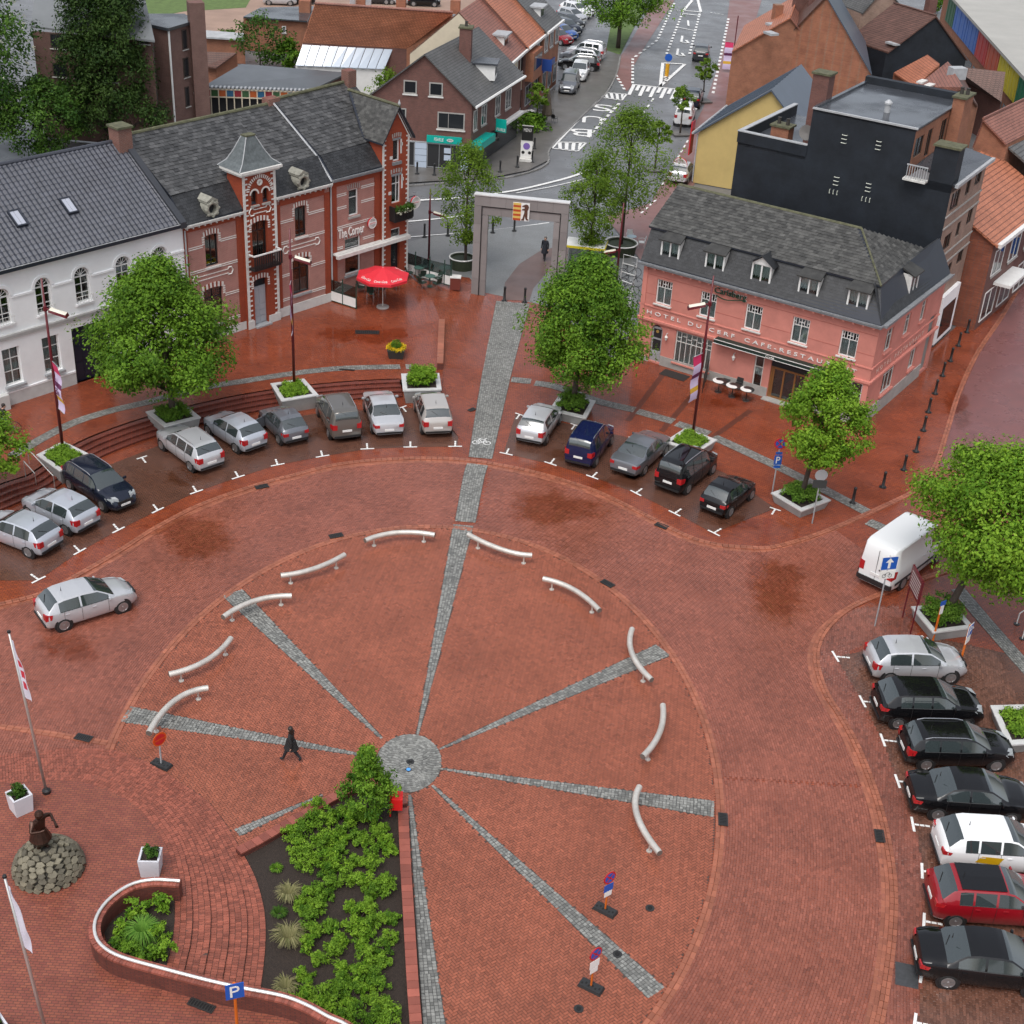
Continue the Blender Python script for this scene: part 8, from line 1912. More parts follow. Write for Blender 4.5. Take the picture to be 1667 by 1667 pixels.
def person(label,base,z,heading,pose,top,legs,hair,shoes=None,scale=1.,coat_z=.62,hairlen=0,name='person',group=None,cat='person'):
    """pose: joint overrides; facing +x before rotation"""
    g=G(*base,z)if len(base)==2 else Vector(base);T=thing(name,label,cat,g,heading,group);T.scale=(scale,)*3
    J=dict(pel=(0,0,.93),wai=(0,0,1.08),che=(.0,0,1.3),nec=(.01,0,1.47),hd0=(.03,0,1.55),hd1=(.035,0,1.63),hd2=(.02,0,1.7),shL=(0,.18,1.4),elL=(-.02,.24,1.13),wrL=(.05,.25,.9),haL=(.07,.25,.82),shR=(0,-.18,1.4),elR=(-.02,-.24,1.13),wrR=(.05,-.25,.9),haR=(.07,-.25,.82),hiL=(0,.1,.88),knL=(.02,.1,.5),anL=(0,.1,.09),toL=(.14,.1,.04),hiR=(0,-.1,.88),knR=(.02,-.1,.5),anR=(0,-.1,.09),toR=(.14,-.1,.04));J.update(pose)
    v,e,r_=figure(J,RAD,LIMBS);hz=J['nec'][2]+.02;hands=[Vector(J['haL']),Vector(J['haR'])]
    def mi(c):
        if c.z>hz:return 0
        if any((c-h).length<.075 for h in hands):return 0
        if c.z>coat_z:return 1
        if c.z<.11:return 3
        return 2
    body=skin('body',v,e,r_,[M_skin,top,legs,shoes or M_black],T,2,mi)
    for side in 'LR': # five fingers to a hand
        w,h=Vector(J['wr'+side]),Vector(J['ha'+side]);d=(h-w).normalized();s=d.cross(Vector((0,0,1)));s=s.normalized()if s.length>.1 else Vector((1,0,0))
        for k,(o_,L_)in enumerate(((-.03,.055),(-.01,.07),(.012,.066),(.032,.052),(-.045,.045))):
            st_=h+s*o_-d*(.03 if k==4 else-.005);mb=MB();dd=(d+s*(-.7 if k==4 else o_*3)).normalized();b1=st_+dd*L_*.6;mb.tube([st_-d*.02,b1,b1+(dd+Vector((.3,0,-.3))).normalized()*L_*.5],[.011,.01,.007],5);mb.build('finger',M_skin,body)
    if coat_z<.8:
        mb=MB();mb.lathe([(.17,1.12),(.2,.95),(.24,.78),(.27,coat_z-.02),(.25,coat_z-.02),(.15,1.0)],14,(J['pel'][0],0,0),sx=1.15,sy=.95);smooth_by_angle(mb.build('coat_skirt',top,T),60)
    H=Vector(J['hd1'])
    mb=MB(lambda p:(H.x-.012+p[0],H.y+p[1],H.z+.02+p[2]));mb.lathe([(.0,-.1-hairlen),(.07+hairlen*.1,-.09-hairlen),(.1,-.03),(.108,.04),(.085,.1),(.04,.125),(0,.13)],12,(-.02,0,0));smooth_by_angle(mb.build('hair',hair,T),60)
    fc=MB();fx=H.x+.095;fc.add([(fx+.02,H.y,H.z-.02),(fx-.005,H.y-.018,H.z-.03),(fx-.005,H.y+.018,H.z-.03),(fx-.005,H.y,H.z+.03)],[(0,1,3),(0,3,2),(0,2,1)]);fc.build('nose',M_skin,T)
    for s in(-1,1):mb=MB();mb.lathe([(0,-.008),(.012,0),(0,.008)],6,(fx-.012,H.y+s*.034,H.z+.012));mb.build('eye',mat('eye_dark',(.02,.015,.012),.3),T);mb=MB();mb.lathe([(0,-.03),(.016,0),(0,.03)],6,(H.x,H.y+s*.1,H.z-.005));mb.build('ear',M_skin,T)
    mb=MB();mb.box(fx-.02,fx-.002,H.y-.025,H.y+.025,H.z-.062,H.z-.052);mb.build('mouth',mat('lips',(.35,.12,.1),.5),T)
    return T
M_bronze=mat('dark_bronze',(.05,.022,.014),.35,metal=.6,noise=.4,nscale=8)
T=thing('bronze_statue','dark bronze figure with bent arms standing on the stone mound','statue',(mc.x-.15,mc.y+.05,mc.z+mh*.84),-.5);T.scale=(1.12,)*3
J=dict(pel=(0,0,.72),wai=(0,0,.88),che=(.03,0,1.1),nec=(.06,0,1.27),hd0=(.09,0,1.36),hd1=(.11,0,1.44),hd2=(.1,0,1.52),shL=(.0,.2,1.22),elL=(.05,.45,1.12),wrL=(.3,.3,1.2),haL=(.4,.2,1.25),shR=(.0,-.2,1.22),elR=(.12,-.42,1.05),wrR=(.38,-.25,1.12),haR=(.46,-.14,1.16),hiL=(0,.11,.68),knL=(.06,.13,.36),anL=(-.02,.13,.08),toL=(.14,.15,.05),hiR=(0,-.11,.68),knR=(.04,-.12,.36),anR=(-.02,-.12,.08),toR=(.13,-.14,.05))
v,e,rr_=figure(J,{k:q*1.08 for k,q in RAD.items()},LIMBS);skin('figure',v,e,rr_,M_bronze,T)
mb=MB();mb.lathe([(.26,.35),(.34,.5),(.24,.75),(.18,.9)],12);mb.build('tunic',M_bronze,T);mb=MB();mb.lathe([(.13,-.06),(.14,.02),(.1,.09),(0,.12)],10,(.09,0,1.48));mb.build('cap',M_bronze,T);mb=MB();mb.box(-.25,.28,-.25,.25,-.08,.04);mb.build('base_plate',M_bronze,T);mb=MB();mb.tube([(.4,.25,1.25),(.75,.05,1.28)],[.03,.05],8);mb.build('instrument',M_bronze,T)
# --- temporary road signs on rubber feet
def round_sign(mb_f,T,r,face,rim,bars,nm='sign_disc'):
    mb=MB(mb_f);mb.lathe([(r,-.01),(r,.01),(0,.01)],20);o=mb.build(nm,rim,T);mb=MB(mb_f);mb.lathe([(r*.78,.01),(r*.78,.016),(0,.016)],20);mb.build('sign_face',face,o)
    for q in bars:
        ca,sa=math.cos(q),math.sin(q);w=r*.1;mb=MB(mb_f);mb.add([(-r*.8*ca-w*sa,-r*.8*sa+w*ca,.02),(-r*.8*ca+w*sa,-r*.8*sa-w*ca,.02),(r*.8*ca+w*sa,r*.8*sa-w*ca,.02),(r*.8*ca-w*sa,r*.8*sa+w*ca,.02)],[(0,1,2,3)]);mb.build('sign_bar',rim,o)
M_sblue=mat('sign_blue',(.01,.09,.42),.4);M_sred=mat('sign_signal_red',(.5,.015,.02),.4);M_orange=mat('orange_post',(.55,.12,.01),.45)
def temp_sign(px,lb,ang,orange=False,h=1.55,rz=.9):
    g=G(*px);T=thing('temporary_sign',lb,'road sign',(g.x,g.y,.012),rz,'temporary signs on the plaza')
    mb=MB();mb.add([(-.42,-.2,0),(.42,-.2,0),(.42,.2,0),(-.42,.2,0),(-.38,-.17,.11),(.38,-.17,.11),(.38,.17,.11),(-.38,.17,.11)],[(4,5,6,7),(0,1,5,4),(1,2,6,5),(2,3,7,6),(3,0,4,7)]);ft=mb.build('rubber_foot',mat('black_rubber',(.02,.021,.022),.6),T)
    for k in range(6):x=-.3+k*.12;mb=MB();mb.box(x-.03,x+.03,-.1+(k%2)*.06,-.02+(k%2)*.06,.108,.116);mb.build('foot_slot',mat('black_void',(0,0,0)),ft)
    mb=MB();mb.box(-.025,.025,-.025,.025,.1,h);mb.build('post',M_orange if not orange else M_zinc,T)
    ca,sa=math.cos(ang),math.sin(ang)
    f=lambda p:(ca*p[0]+sa*(p[2]+.04),sa*p[0]-ca*(p[2]+.04),h-.15+p[1])
    if orange:round_sign(f,T,.3,M_sred,mat('sign_orange',(.6,.08,.01),.4),(0,),'sign_disc')
    else:
        round_sign(f,T,.26,M_sblue,M_sred,(.78,-.78));mb=MB(f);mb.box(-.2,.2,-.62,-.3,-.005,.006);mb.build('plate',M_sblue if lb.find('upper')>=0 else M_let,T);mb=MB(f);mb.box(-.16,.16,-.86,-.64,-.005,.006);mb.build('lower_plate',M_let,T)
temp_sign((263,1246),'orange temporary road sign on a black foot beside the left bench',1.3,True,1.45,-.45);temp_sign((985,1483),'temporary no-parking sign, upper of the two at lower right',1.2,False,1.75,-.55);temp_sign((962,1608),'temporary no-parking sign, lower of the two at lower right',1.2,False,1.75,-.5)
# --- gate
gl,gr=G(773,316,7.05),G(927,331,7.05);d=gr-gl;GW=d.length;T=thing('stone_gate','tall grey stone portal with steel cap and coat of arms','gate',(gl.x,gl.y,0),math.atan2(d.y,d.x))
M_gate=mat('pinkish_grey_cladding',(.225,.205,.2),.5,noise=.1,nscale=1,tint=.12);H_=7.0
def clad(x0,x1,y0,y1,z0,z1,nz,nx=1):
    for i in range(nx):
        for k in range(nz):
            mb=MB();mb.tint=random.random();a0,a1=x0+(x1-x0)*i/nx,x0+(x1-x0)*(i+1)/nx;b0,b1=z0+(z1-z0)*k/nz,z0+(z1-z0)*(k+1)/nz;mb.box(a0+.006,a1-.006,y0,y1,b0+.006,b1-.006);mb.build('cladding_panel',M_gate,T)
w1,w2=.48,.46
clad(0,w1,0,.42,0,H_-.7,5);clad(GW-w1,GW,0,.42,0,H_-.7,5);clad(0,GW,0,.42,H_-.7,H_,1,6)
clad(w1+.05,w1+w2,.08,.36,0,H_-1.34,5);clad(GW-w1-w2,GW-w1-.05,.08,.36,0,H_-1.34,5);clad(w1+.05,GW-w1-.05,.08,.36,H_-1.32,H_-.75,1,4)
mb=MB();mb.box(.02,w1+.06,.03,.39,.0,H_-.73);mb.box(GW-w1-.06,GW-.02,.03,.39,0,H_-.73);mb.box(.02,GW-.02,.03,.39,H_-.77,H_-.02);mb.build('core',M_black,T)
mb=MB();mb.box(-.04,GW+.04,-.05,.47,H_,H_+.07);mb.build('steel_cap',M_pcap,T)
ex=GW/2;mb=MB();mb.box(ex-.55,ex+.55,-.05,-.0,H_-1.42,H_-.22);em=mb.build('emblem_board',M_white,T)
for k in range(8):mb=MB();mb.box(ex-.53,ex-.02,-.07,-.05,H_-1.41+k*.147,H_-1.41+k*.147+.145);mb.build('emblem_stripe',mat('emblem_red',(.42,.06,.015),.5)if k%2==0 else mat('emblem_yellow',(.62,.42,.1),.5),em)
bear=[(.1,0),(.3,0),(.3,.1),(.33,.3),(.42,.05),(.58,.02),(.6,.1),(.5,.15),(.52,.45),(.5,.65),(.56,.8),(.6,.95),(.52,1.08),(.42,1.12),(.33,1.1),(.24,1.05),(.12,.98),(.12,.93),(.28,.92),(.3,.82),(.14,.78),(.1,.7),(.3,.68),(.28,.5),(.22,.3),(.18,.12),(.1,.08)]
mb=MB(lambda p:(ex-.06+p[0]*.95,-.06-p[2],H_-1.38+p[1]*.98));mb.prism(bear,0,.02);mb.build('emblem_bear',mat('bear_brown',(.09,.035,.02),.6),em)
# --- red parasol and terrace of the cafe
g=G(623,500,TERR);T=thing('red_parasol','large red parasol with white lettering over the cafe terrace','parasol',g,.2);M_can=mat('parasol_red',(.62,.02,.035),.6,noise=.05);zt,R_=2.75,1.75
mb=MB();mb.lathe([(.42,0),(.42,.06),(.36,.09),(.05,.1),(0,.1)],20);mb.build('base',M_stone,T);mb=MB();mb.tube([(0,0,.08),(0,0,zt)],.03,8);mb.build('pole',M_offw,T)
for k in range(8):
    a,b=2*PI*k/8+.2,2*PI*(k+1)/8+.2;p0,p1=(R_*math.cos(a),R_*math.sin(a),zt-.55),(R_*math.cos(b),R_*math.sin(b),zt-.55);m_=((p0[0]+p1[0])/2*.99,(p0[1]+p1[1])/2*.99,zt-.57)
    mb=MB();mb.add([(0,0,zt),p0,m_,p1,(p0[0],p0[1],zt-.72),(m_[0],m_[1],zt-.74),(p1[0],p1[1],zt-.72)],[(0,1,2),(0,2,3),(1,4,5,2),(2,5,6,3)]);mb.build('canopy_panel',M_can,T);mb=MB();mb.tube([(0,0,zt-.03),(p0[0],p0[1],zt-.58)],.014,4);mb.build('rib',M_offw,T)
def on_panel(k,x,d,z):
    a,b=2*PI*k/8+.2,2*PI*(k+1)/8+.2;c=(a+b)/2;n=Vector((math.cos(c),math.sin(c),0));t=Vector((-math.sin(c),math.cos(c),0));rr=R_*.92*(1-z*.6);return tuple(n*rr+t*x+Vector((0,0,zt-.57*(rr/(R_*.92))+.02+d)))
for k in(4,5,6,0):lettering('Coca-Cola',-.42,.42,.16,.36,lambda x,d,z,k=k:on_panel(k,x,d,z),M_let,T,'lettering',.006,.25)
M_grn=mat('dark_green_metal',(.012,.04,.028),.4);M_gtop=mat('green_table_top',(.06,.12,.1),.3);M_cane=mat('dark_green_weave',(.015,.035,.025),.6)
def cafe_table(c,z,lb,m_top,m_leg,group,r=.36):
    T=thing('cafe_table',lb,'table',(c[0],c[1],z),0,group);mb=MB();mb.lathe([(r,.72),(r,.75),(0,.755)],20);mb.build('table_top',m_top,T);mb=MB();mb.tube([(0,0,.04),(0,0,.72)],.03,6);mb.build('column',m_leg,T);mb=MB();mb.lathe([(.22,0),(.2,.03),(.04,.06),(0,.06)],12);mb.build('foot',m_leg,T);return T
def cafe_chair(c,z,rz,lb,m_seat,m_fr,group,arms=True):
    T=thing('cafe_chair',lb,'chair',(c[0],c[1],z),rz,group);mb=MB();mb.box(-.22,.22,-.22,.22,.42,.46);mb.build('seat',m_seat,T);mb=MB();mb.add([(-.22,.2,.5),(.22,.2,.5),(.2,.3,.88),(-.2,.3,.88),(-.22,.23,.5),(.22,.23,.5),(.2,.33,.88),(-.2,.33,.88)],[(0,1,2,3),(7,6,5,4),(3,2,6,7),(0,4,5,1),(0,3,7,4),(1,5,6,2)]);mb.build('backrest',m_seat,T)
    for x in(-.2,.2):
        for y in(-.2,.2):mb=MB();mb.tube([(x*1.1,y*1.15,0),(x,y,.44)],.014,5);mb.build('leg',m_fr,T)
        if arms:mb=MB();mb.tube([(x*1.15,-.2,.44),(x*1.2,-.22,.64),(x*1.2,.1,.68),(x,.26,.66)],.014,5);mb.build('armrest',m_fr,T)
    return T
GT,GC='green tables on the cafe terrace','green chairs on the cafe terrace'
for i,(x,y,lb)in enumerate(((605,478,'left of the parasol foot'),(682,452,'under the right screen, further table'),(700,466,'under the right screen, nearer table'),(628,468,'under the red parasol'))):
    g=G(x,y,TERR);cafe_table(g,TERR,'round green cafe table '+lb,M_gtop,M_grn,GT)
    for k,w in enumerate((('left'),('near'),('right'),('far'))[:3 if i else 4]):
        a=[PI,-PI/2,0,PI/2][k]+.4*i;cafe_chair((g.x+.68*math.cos(a),g.y+.68*math.sin(a)),TERR,a-PI/2,'dark green chair on the %s of the table %s'%(w,lb),M_cane,M_chrome,GC)
def screen(pts,lb,z,hh=1.5):
    P=[G(*p,z)for p in pts];o=P[0];T=thing('wind_screen',lb,'wind screen',o,0,'wind screens of the cafe terrace')
    for i in range(len(P)):
        p=P[i]-o;mb=MB();mb.obox((p.x,p.y,0),.07,.07,hh+.25,0);mb.build('post',M_grn,T)
    for i in range(len(P)-1):
        a,b=P[i]-o,P[i+1]-o;dd=(b-a);L_=dd.length;ang=math.atan2(dd.y,dd.x);f=lambda p:(a.x+p[0]*math.cos(ang)-p[1]*math.sin(ang),a.y+p[0]*math.sin(ang)+p[1]*math.cos(ang),p[2])
        mb=MB(f);mb.box(.04,L_-.04,-.02,.02,.08,.72);mb.build('lower_panel',M_white,T);mb=MB(f);mb.box(.04,L_-.04,-.008,.008,.76,hh);mb.build('glass_panel',glassmat('screen_glass',(.6,.7,.68)),T);mb=MB(f);mb.box(.04,L_-.04,-.025,.025,.72,.76);mb.box(.04,L_-.04,-.025,.025,.02,.08);mb.build('rail',M_grn,T)
screen([(536,489),(558,496),(580,503)],'wind screen on the left of the cafe terrace',TERR);screen([(655,442),(676,449),(699,457),(723,463),(734,466)],'wind screen on the street side of the cafe terrace',TERR*.9)
g=G(741,470,.3);mb=MB();mb.box(-.35,.35,-.28,.28,0,.85);o=mb.build('wooden_box',mat('red_brown_box',(.14,.03,.02),.5),None);o.location=g;tag(o,'red-brown box at the end of the street side wind screen','box');mb=MB();mb.box(-.38,.38,-.31,.31,.85,.9);mb.build('lid',M_offw,o)
# --- round tubs with white rims
for x,y,lb,r_ in((752,436,'round hedge-sided tub with white rim at the young tree left of the gate',.95),(1010,412,'round tub with white rim below the tall street tree',1.25)):
    g=G(x,y);T=thing('round_tub',lb,'tub',(g.x,g.y,0));mb=MB();mb.lathe([(r_*.85,0),(r_*.95,.8),(r_*.8,.8),(r_*.8,.7),(0,.72)],24);mb.build('tub',mat('dark_green_tub',(.03,.04,.02),.7,noise=.4,nscale=8),T);mb=MB();mb.tube([(r_*.95*math.cos(t),r_*.95*math.sin(t),.82)for t in np.linspace(0,2*PI,33)[:-1]],.05,6,closed=True);mb.build('rim',M_white,T)
# --- bollards
M_bol=mat('bollard_black',(.016,.017,.018),.4)
bproto=None
def bollard(px,lb,group,h=.95,z=0.):
    global bproto
    g=G(*px,z)
    if bproto is None:
        T=thing('bollard',lb,'bollard',g,0,group);mb=MB();mb.lathe([(.14,0),(.14,.05),(.085,.09),(.075,.8),(.09,.83),(.09,.9),(.06,.95),(0,.96)],12);mb.build('post',M_bol,T,True);mb=MB();mb.lathe([(.2,0),(.2,.02),(0,.02)],12);mb.build('foot_ring',M_bol,T);bproto=T
    else:T=copy_tree(bproto);T.location=g;tag(T,lb,'bollard',group)
    T.scale=(1,1,h/.95)
ordn=['nearest','second','third','fourth','fifth','sixth','seventh','eighth','ninth','tenth','eleventh']
for k,p in enumerate(((1388,819),(1437,793),(1471,765),(1491,735),(1503,701),(1511,671),(1522,641),(1534,612),(1547,588),(1560,563),(1574,541))):bollard(p,'black bollard %s in the line beside the hotel side wall'%ordn[k],'bollards beside the hotel')
bollard((821,490),'left of the two bollards on the cycle path inside the gate','bollards at the gate',1.05);bollard((854,492),'right of the two bollards on the cycle path inside the gate','bollards at the gate',1.05)
for k,p in enumerate(((691,386),(729,384),(765,383),(802,379),(837,376))):bollard(p,'bollard %s from the left along the road behind the gate'%['first','second','third','fourth','fifth'][k],'bollards behind the gate',1.05)
for k,p in enumerate(((679,283),(707,285),(814,280),(842,272),(866,264),(870,242))):bollard(p,'bollard %s from the left on the optician corner'%['first','second','third','fourth','fifth','sixth'][k],'bollards on the optician corner',1.0,.05)
# --- traffic signs
def post_sign(base,zb,h,m_post,lb,r=.035,cat='road sign',lean=0):
    g=G(*base,zb);T=thing('road_sign',lb,cat,g);mb=MB();mb.tube([(0,0,0),(lean,0,h)],r,8);mb.build('post',m_post,T);return T
def face(T,ang,z,w,h,m,nm='sign_panel',off=.05,body=None,txt=None,tm=None,border=None,x=0.):
    f=lambda p:(x+math.cos(ang)*p[0]+math.sin(ang)*(p[1]+off),math.sin(ang)*p[0]-math.cos(ang)*(p[1]+off),z+p[2])
    mb=MB(f);mb.box(-w/2,w/2,0,.02,-h/2,h/2);o=mb.build(nm,border or m,T)
    if border:mb=MB(f);mb.box(-w/2+.03,w/2-.03,.02,.024,-h/2+.03,h/2-.03);mb.build('sign_field',m,o)
    if txt:lettering(txt,-w*.26,w*.26,-h*.36,h*.36,lambda a,d,b:f((a,.026+d,b)),tm or M_let,o,'lettering',.008)
    return f,o
T=post_sign((1424,1019),0,hgt((1424,1019),905),M_grey,'blue one-way arrow sign on a grey post beside the white van');h=hgt((1424,1019),905)
f,o=face(T,.25,h-.35,.8,.7,M_sblue,border=M_let);mb=MB(f);mb.box(-.06,.06,.026,.03,-.26,.1);mb.add([(-.2,.028,.05),(.2,.028,.05),(0,.028,.28)],[(0,1,2)]);mb.build('arrow',M_let,o);f,o=face(T,.25,h-.95,.75,.42,M_let,'bicycle_plate');mb=MB(f)
for s in(-.14,.14):mb.tube([(s+.09*math.cos(t),.025,-.05+.09*math.sin(t))for t in np.linspace(0,2*PI,13)[:-1]],.012,4,closed=True)
mb.tube([(-.14,.025,-.05),(-.05,.025,.1),(.1,.025,.1),(.14,.025,-.05)],.012,4);mb.build('bicycle_symbol',M_black,o)
T=post_sign((1469,1005),0,2.9,M_red,'dark red information board on two red posts beside the large maple');b2=G(1482,1032)-G(1469,1005);mb=MB();mb.tube([(b2.x,b2.y,0),(b2.x,b2.y,2.9)],.035,8);mb.build('post',M_red,T);ang=math.atan2(b2.y,b2.x)
mb=MB(lambda p:(math.cos(ang)*p[0]-math.sin(ang)*p[1],math.sin(ang)*p[0]+math.cos(ang)*p[1],p[2]));L_=math.hypot(b2.x,b2.y);mb.box(-.1,L_+.1,-.04,.04,1.7,2.85);o=mb.build('board',M_red,T)
for k in range(6):mb=MB(lambda p:(math.cos(ang)*p[0]-math.sin(ang)*p[1],math.sin(ang)*p[0]+math.cos(ang)*p[1],p[2]));mb.box(.05,L_-.05,-.05,-.04,1.85+k*.15,1.91+k*.15);mb.build('text_line',mat('faded_print',(.4,.35,.34),.6),o)
T=post_sign((1518,1045),0,2.15,M_orange,'orange post with narrow blue sign before the maple planter',.05);face(T,.6,2.15,.34,.24,M_sblue);face(T,.6,1.8,.2,.45,M_let,'white_plate')
T=post_sign((1561,1087),0,2.3,M_orange,'orange post with blue parking sign beside the silver hatchback',.05);face(T,.9,2.05,.5,.62,M_sblue,txt='P',border=M_let);face(T,.9,1.55,.42,.34,M_let,'white_plate')
T=post_sign((388,1700),POD,2.7,M_orange,'blue parking sign on an orange post before the curved wall',.05);face(T,.35,2.42,.55,.62,M_sblue,txt='P')
T=post_sign((1257,802),0,3.2,M_zinc,'grey post with round no-parking disc and blue parking plates before the hotel');fn=lambda p:(.0+p[0],-.05-p[2],2.95+p[1]);round_sign(fn,T,.32,M_sblue,M_sred,(.78,-.78));face(T,.1,2.4,.34,.14,M_sblue,'blue_plate');face(T,.1,2.0,.4,.55,M_sblue,txt='P');face(T,.1,1.6,.36,.14,M_sblue,'blue_plate')
T=post_sign((1322,852),0,3.0,M_grey,'road signs seen from behind on a grey post at the maple planter corner');mb=MB(lambda p:(p[0],-.05-p[2],2.85+p[1]));mb.lathe([(.32,0),(.32,.02),(0,.02)],18);mb.build('sign_back',M_grey,T);face(T,0,2.35,.7,.45,mat('dark_sign_back',(.04,.045,.045),.5),'plate_back')
T=post_sign((1085,124),-.03,1.3,mat('yellow_post',(.6,.3,.01),.5),'yellow post with blue disc on the far traffic island',.22);mb=MB(lambda p:(p[0],-.2-p[2],2.0+p[1]));mb.lathe([(.4,0),(.4,.04),(0,.04)],16);mb.build('keep_right_disc',M_sblue,T)
T=post_sign((1645,420),0,3.4,M_grey,'traffic light backs on a post in the right side street',cat='traffic light');mb=MB(lambda p:(p[0],-.05-p[2],3.3+p[1]));mb.lathe([(.5,0),(.5,.04),(0,.04)],18);mb.build('disc_back',M_black,T);mb=MB();mb.box(-.4,.4,-.1,.1,2.2,2.75);mb.build('box_back',M_black,T)
# handrails on the steps
for(a,b,lb)in(((48,755),(90,800),'thin steel handrail beside the left lamp planter'),((42,776),(60,796),'short steel handrail on the steps at the left edge')):
    p,q=G(*a,TERR),G(*b,0);T=thing('handrail',lb,'handrail',(p.x,p.y,TERR));v=q-p;mb=MB();mb.tube([(0,0,0),(0,0,.9)],.02,6);mb.build('upright',M_steel,T);mb=MB();mb.tube([(v.x,v.y,-TERR),(v.x,v.y,-TERR+.9)],.02,6);mb.build('upright',M_steel,T);mb=MB();mb.tube([(0,0,.9),(v.x,v.y,-TERR+.9)],.025,6);mb.build('top_rail',M_offw,T)
# low brick wall beside the ramp
a,b=G(716,602,TERR),G(719,530,TERR);d=b-a;T=thing('ramp_wall','low orange brick wall edging the ramp behind the hedge planter','wall',a,math.atan2(d.y,d.x));mb=MB();mb.box(0,d.length,-.16,.16,-.5,.38);mb.build('wall_body',M_wallb,T)
n_=int(d.length/.22)
for k in range(n_):mb=MB();mb.tint=random.random();mb.box(k*d.length/n_+.006,(k+1)*d.length/n_-.006,-.19,.19,.382,.45);mb.build('capping_brick',M_kerb,T)
# red box at the tip of the bed
g=G(648,1330);T=thing('red_box','bright red box on a post at the tip of the planting bed','box',(g.x-.02,g.y,.03),.05);M_rb=mat('bright_red',(.6,.012,.012),.4);mb=MB();mb.box(-.3,-.24,-.03,.03,0,1.1);mb.build('post',M_rb,T);mb=MB();mb.add([(-.2,-.18,.45),(.18,-.18,.45),(.18,.18,.45),(-.2,.18,.45),(-.2,-.18,.95),(.18,-.18,.95),(.18,.2,1.05),(-.2,.2,1.05)],[(0,1,5,4),(1,2,6,5),(2,3,7,6),(3,0,4,7),(4,5,6,7),(0,3,2,1)]);mb.build('box_body',M_rb,T);mb=MB();mb.box(-.24,-.2,-.1,.1,.5,.9);mb.build('bracket',M_rb,T)
# hotel terrace: yin-yang tables, black chairs, ice cream board, mats
M_half=mat('white_table_half',(.75,.75,.72),.3);M_blk=mat('black_table_half',(.02,.02,.02),.3)
for k,(x,y,lb)in enumerate(((1169,638,'left'),(1191,646,'middle'),(1214,652,'right'))):
    g=G(x,y);T=cafe_table(g,0,'black and white swirl table, %s of three before the hotel'%lb,M_blk,M_blk,'swirl tables before the hotel',.42)
    pts=[(.42*math.cos(t),.42*math.sin(t))for t in np.linspace(PI*.5,PI*1.5,14)]+[(.21*math.sin(t),-.21-.21*math.cos(t))for t in np.linspace(PI*.1,PI,8)]+[(-.21*math.sin(t),.21-.21*math.cos(t))for t in np.linspace(.1,PI*.95,8)]
    mb=MB();mb.prism(pts,.756,.76);mb.build('white_swirl',M_half,T)
for x,y,lb in((1181,629,'left of the pair against the pink wall'),(1200,636,'right of the pair against the pink wall')):
    g=G(x,y);cafe_chair(g,0,HR,'black chair, '+lb,M_blk,M_blk,'black chairs before the hotel',False)
g=G(1166,616);T=thing('ice_cream_board','black ice cream board on legs before the hotel window','sign board',g,HR);mb=MB();mb.box(-.36,.36,-.02,.02,.9,2.0);bo=mb.build('board',M_blk,T);mb=MB(lambda p:(p[0],-.03-p[2]*.2,1.35+p[1]));mb.add([(-.1,.05,0),(.1,.05,0),(0,-.25,0)],[(0,1,2)]);mb.build('cone',mat('wafer',(.5,.28,.1),.6),bo);mb=MB(lambda p:(p[0],-.03-p[2]*.2,1.45+p[1]));mb.lathe([(.12,0),(.1,.05),(0,.08)],12);mb.build('scoop',mat('scoop_pink',(.6,.25,.2),.5),bo)
for s in(-1,1):mb=MB();mb.tube([(s*.34,0,0),(s*.34,0,1.0)],.02,5);mb.build('leg',M_blk,T)
lettering('IJSKREEM',-.3,.3,1.82,1.94,lambda x,d,z:(x,-.022-d,z),M_let,T,'lettering',.004);lettering('FRISKO',-.25,.25,.96,1.06,lambda x,d,z:(x,-.022-d,z),M_let,T,'lettering',.004)
for pts,lb in(([(1120,622),(1148,640)],'black slatted screen beside the hotel window'),):
    a,b=G(1152,612),G(1143,640);d=b-a;T=thing('black_screen',lb,'screen',a,math.atan2(d.y,d.x));
    for k in range(4):mb=MB();x=d.length*k/3;mb.tube([(x,0,0),(x,0,1.25)],.025,5);mb.build('post',M_black,T)
    mb=MB();mb.box(0,d.length,-.015,.015,.15,.95);mb.build('panel',M_black,T);mb=MB();mb.box(.0,d.length,-.02,.02,1.2,1.25);mb.build('rail',M_black,T)
for x,y,w,l in((1098,611,1.7,.9),):g=G(x,y);mb=MB();mb.obox((g.x,g.y,.004),w,l,.015,HR);o=mb.build('door_mat',mat('dark_mat',(.025,.02,.018),.9),None);tag(o,'dark rectangular door mat before the hotel window','mat')
# bus shelter with yellow-edged roof, bike racks and bicycles, pavement tables
c=G(948,446);T=thing('kiosk_shelter','small glass shelter with white roof edged in yellow behind the gate','shelter',c,-.15);mb=MB();mb.box(-1.3,1.5,-.9,.9,2.2,2.32);mb.build('roof',M_white,T);mb=MB();mb.box(-1.34,1.54,-.95,-.9,2.18,2.34);mb.box(1.5,1.55,-.9,.9,2.18,2.34);mb.build('yellow_edge',mat('yellow_edge',(.6,.5,.02),.4),T)
for x in(-1.2,1.4):
    for y in(-.8,.8):mb=MB();mb.box(x-.04,x+.04,y-.04,y+.04,0,2.2);mb.build('post',M_grey,T)
mb=MB();mb.box(-1.16,1.36,.78,.8,.2,2.1);mb.build('glass_wall',glassmat('screen_glass'),T);mb=MB();mb.box(1.38,1.4,-.76,.76,.2,2.1);mb.build('glass_wall',glassmat('screen_glass'),T)
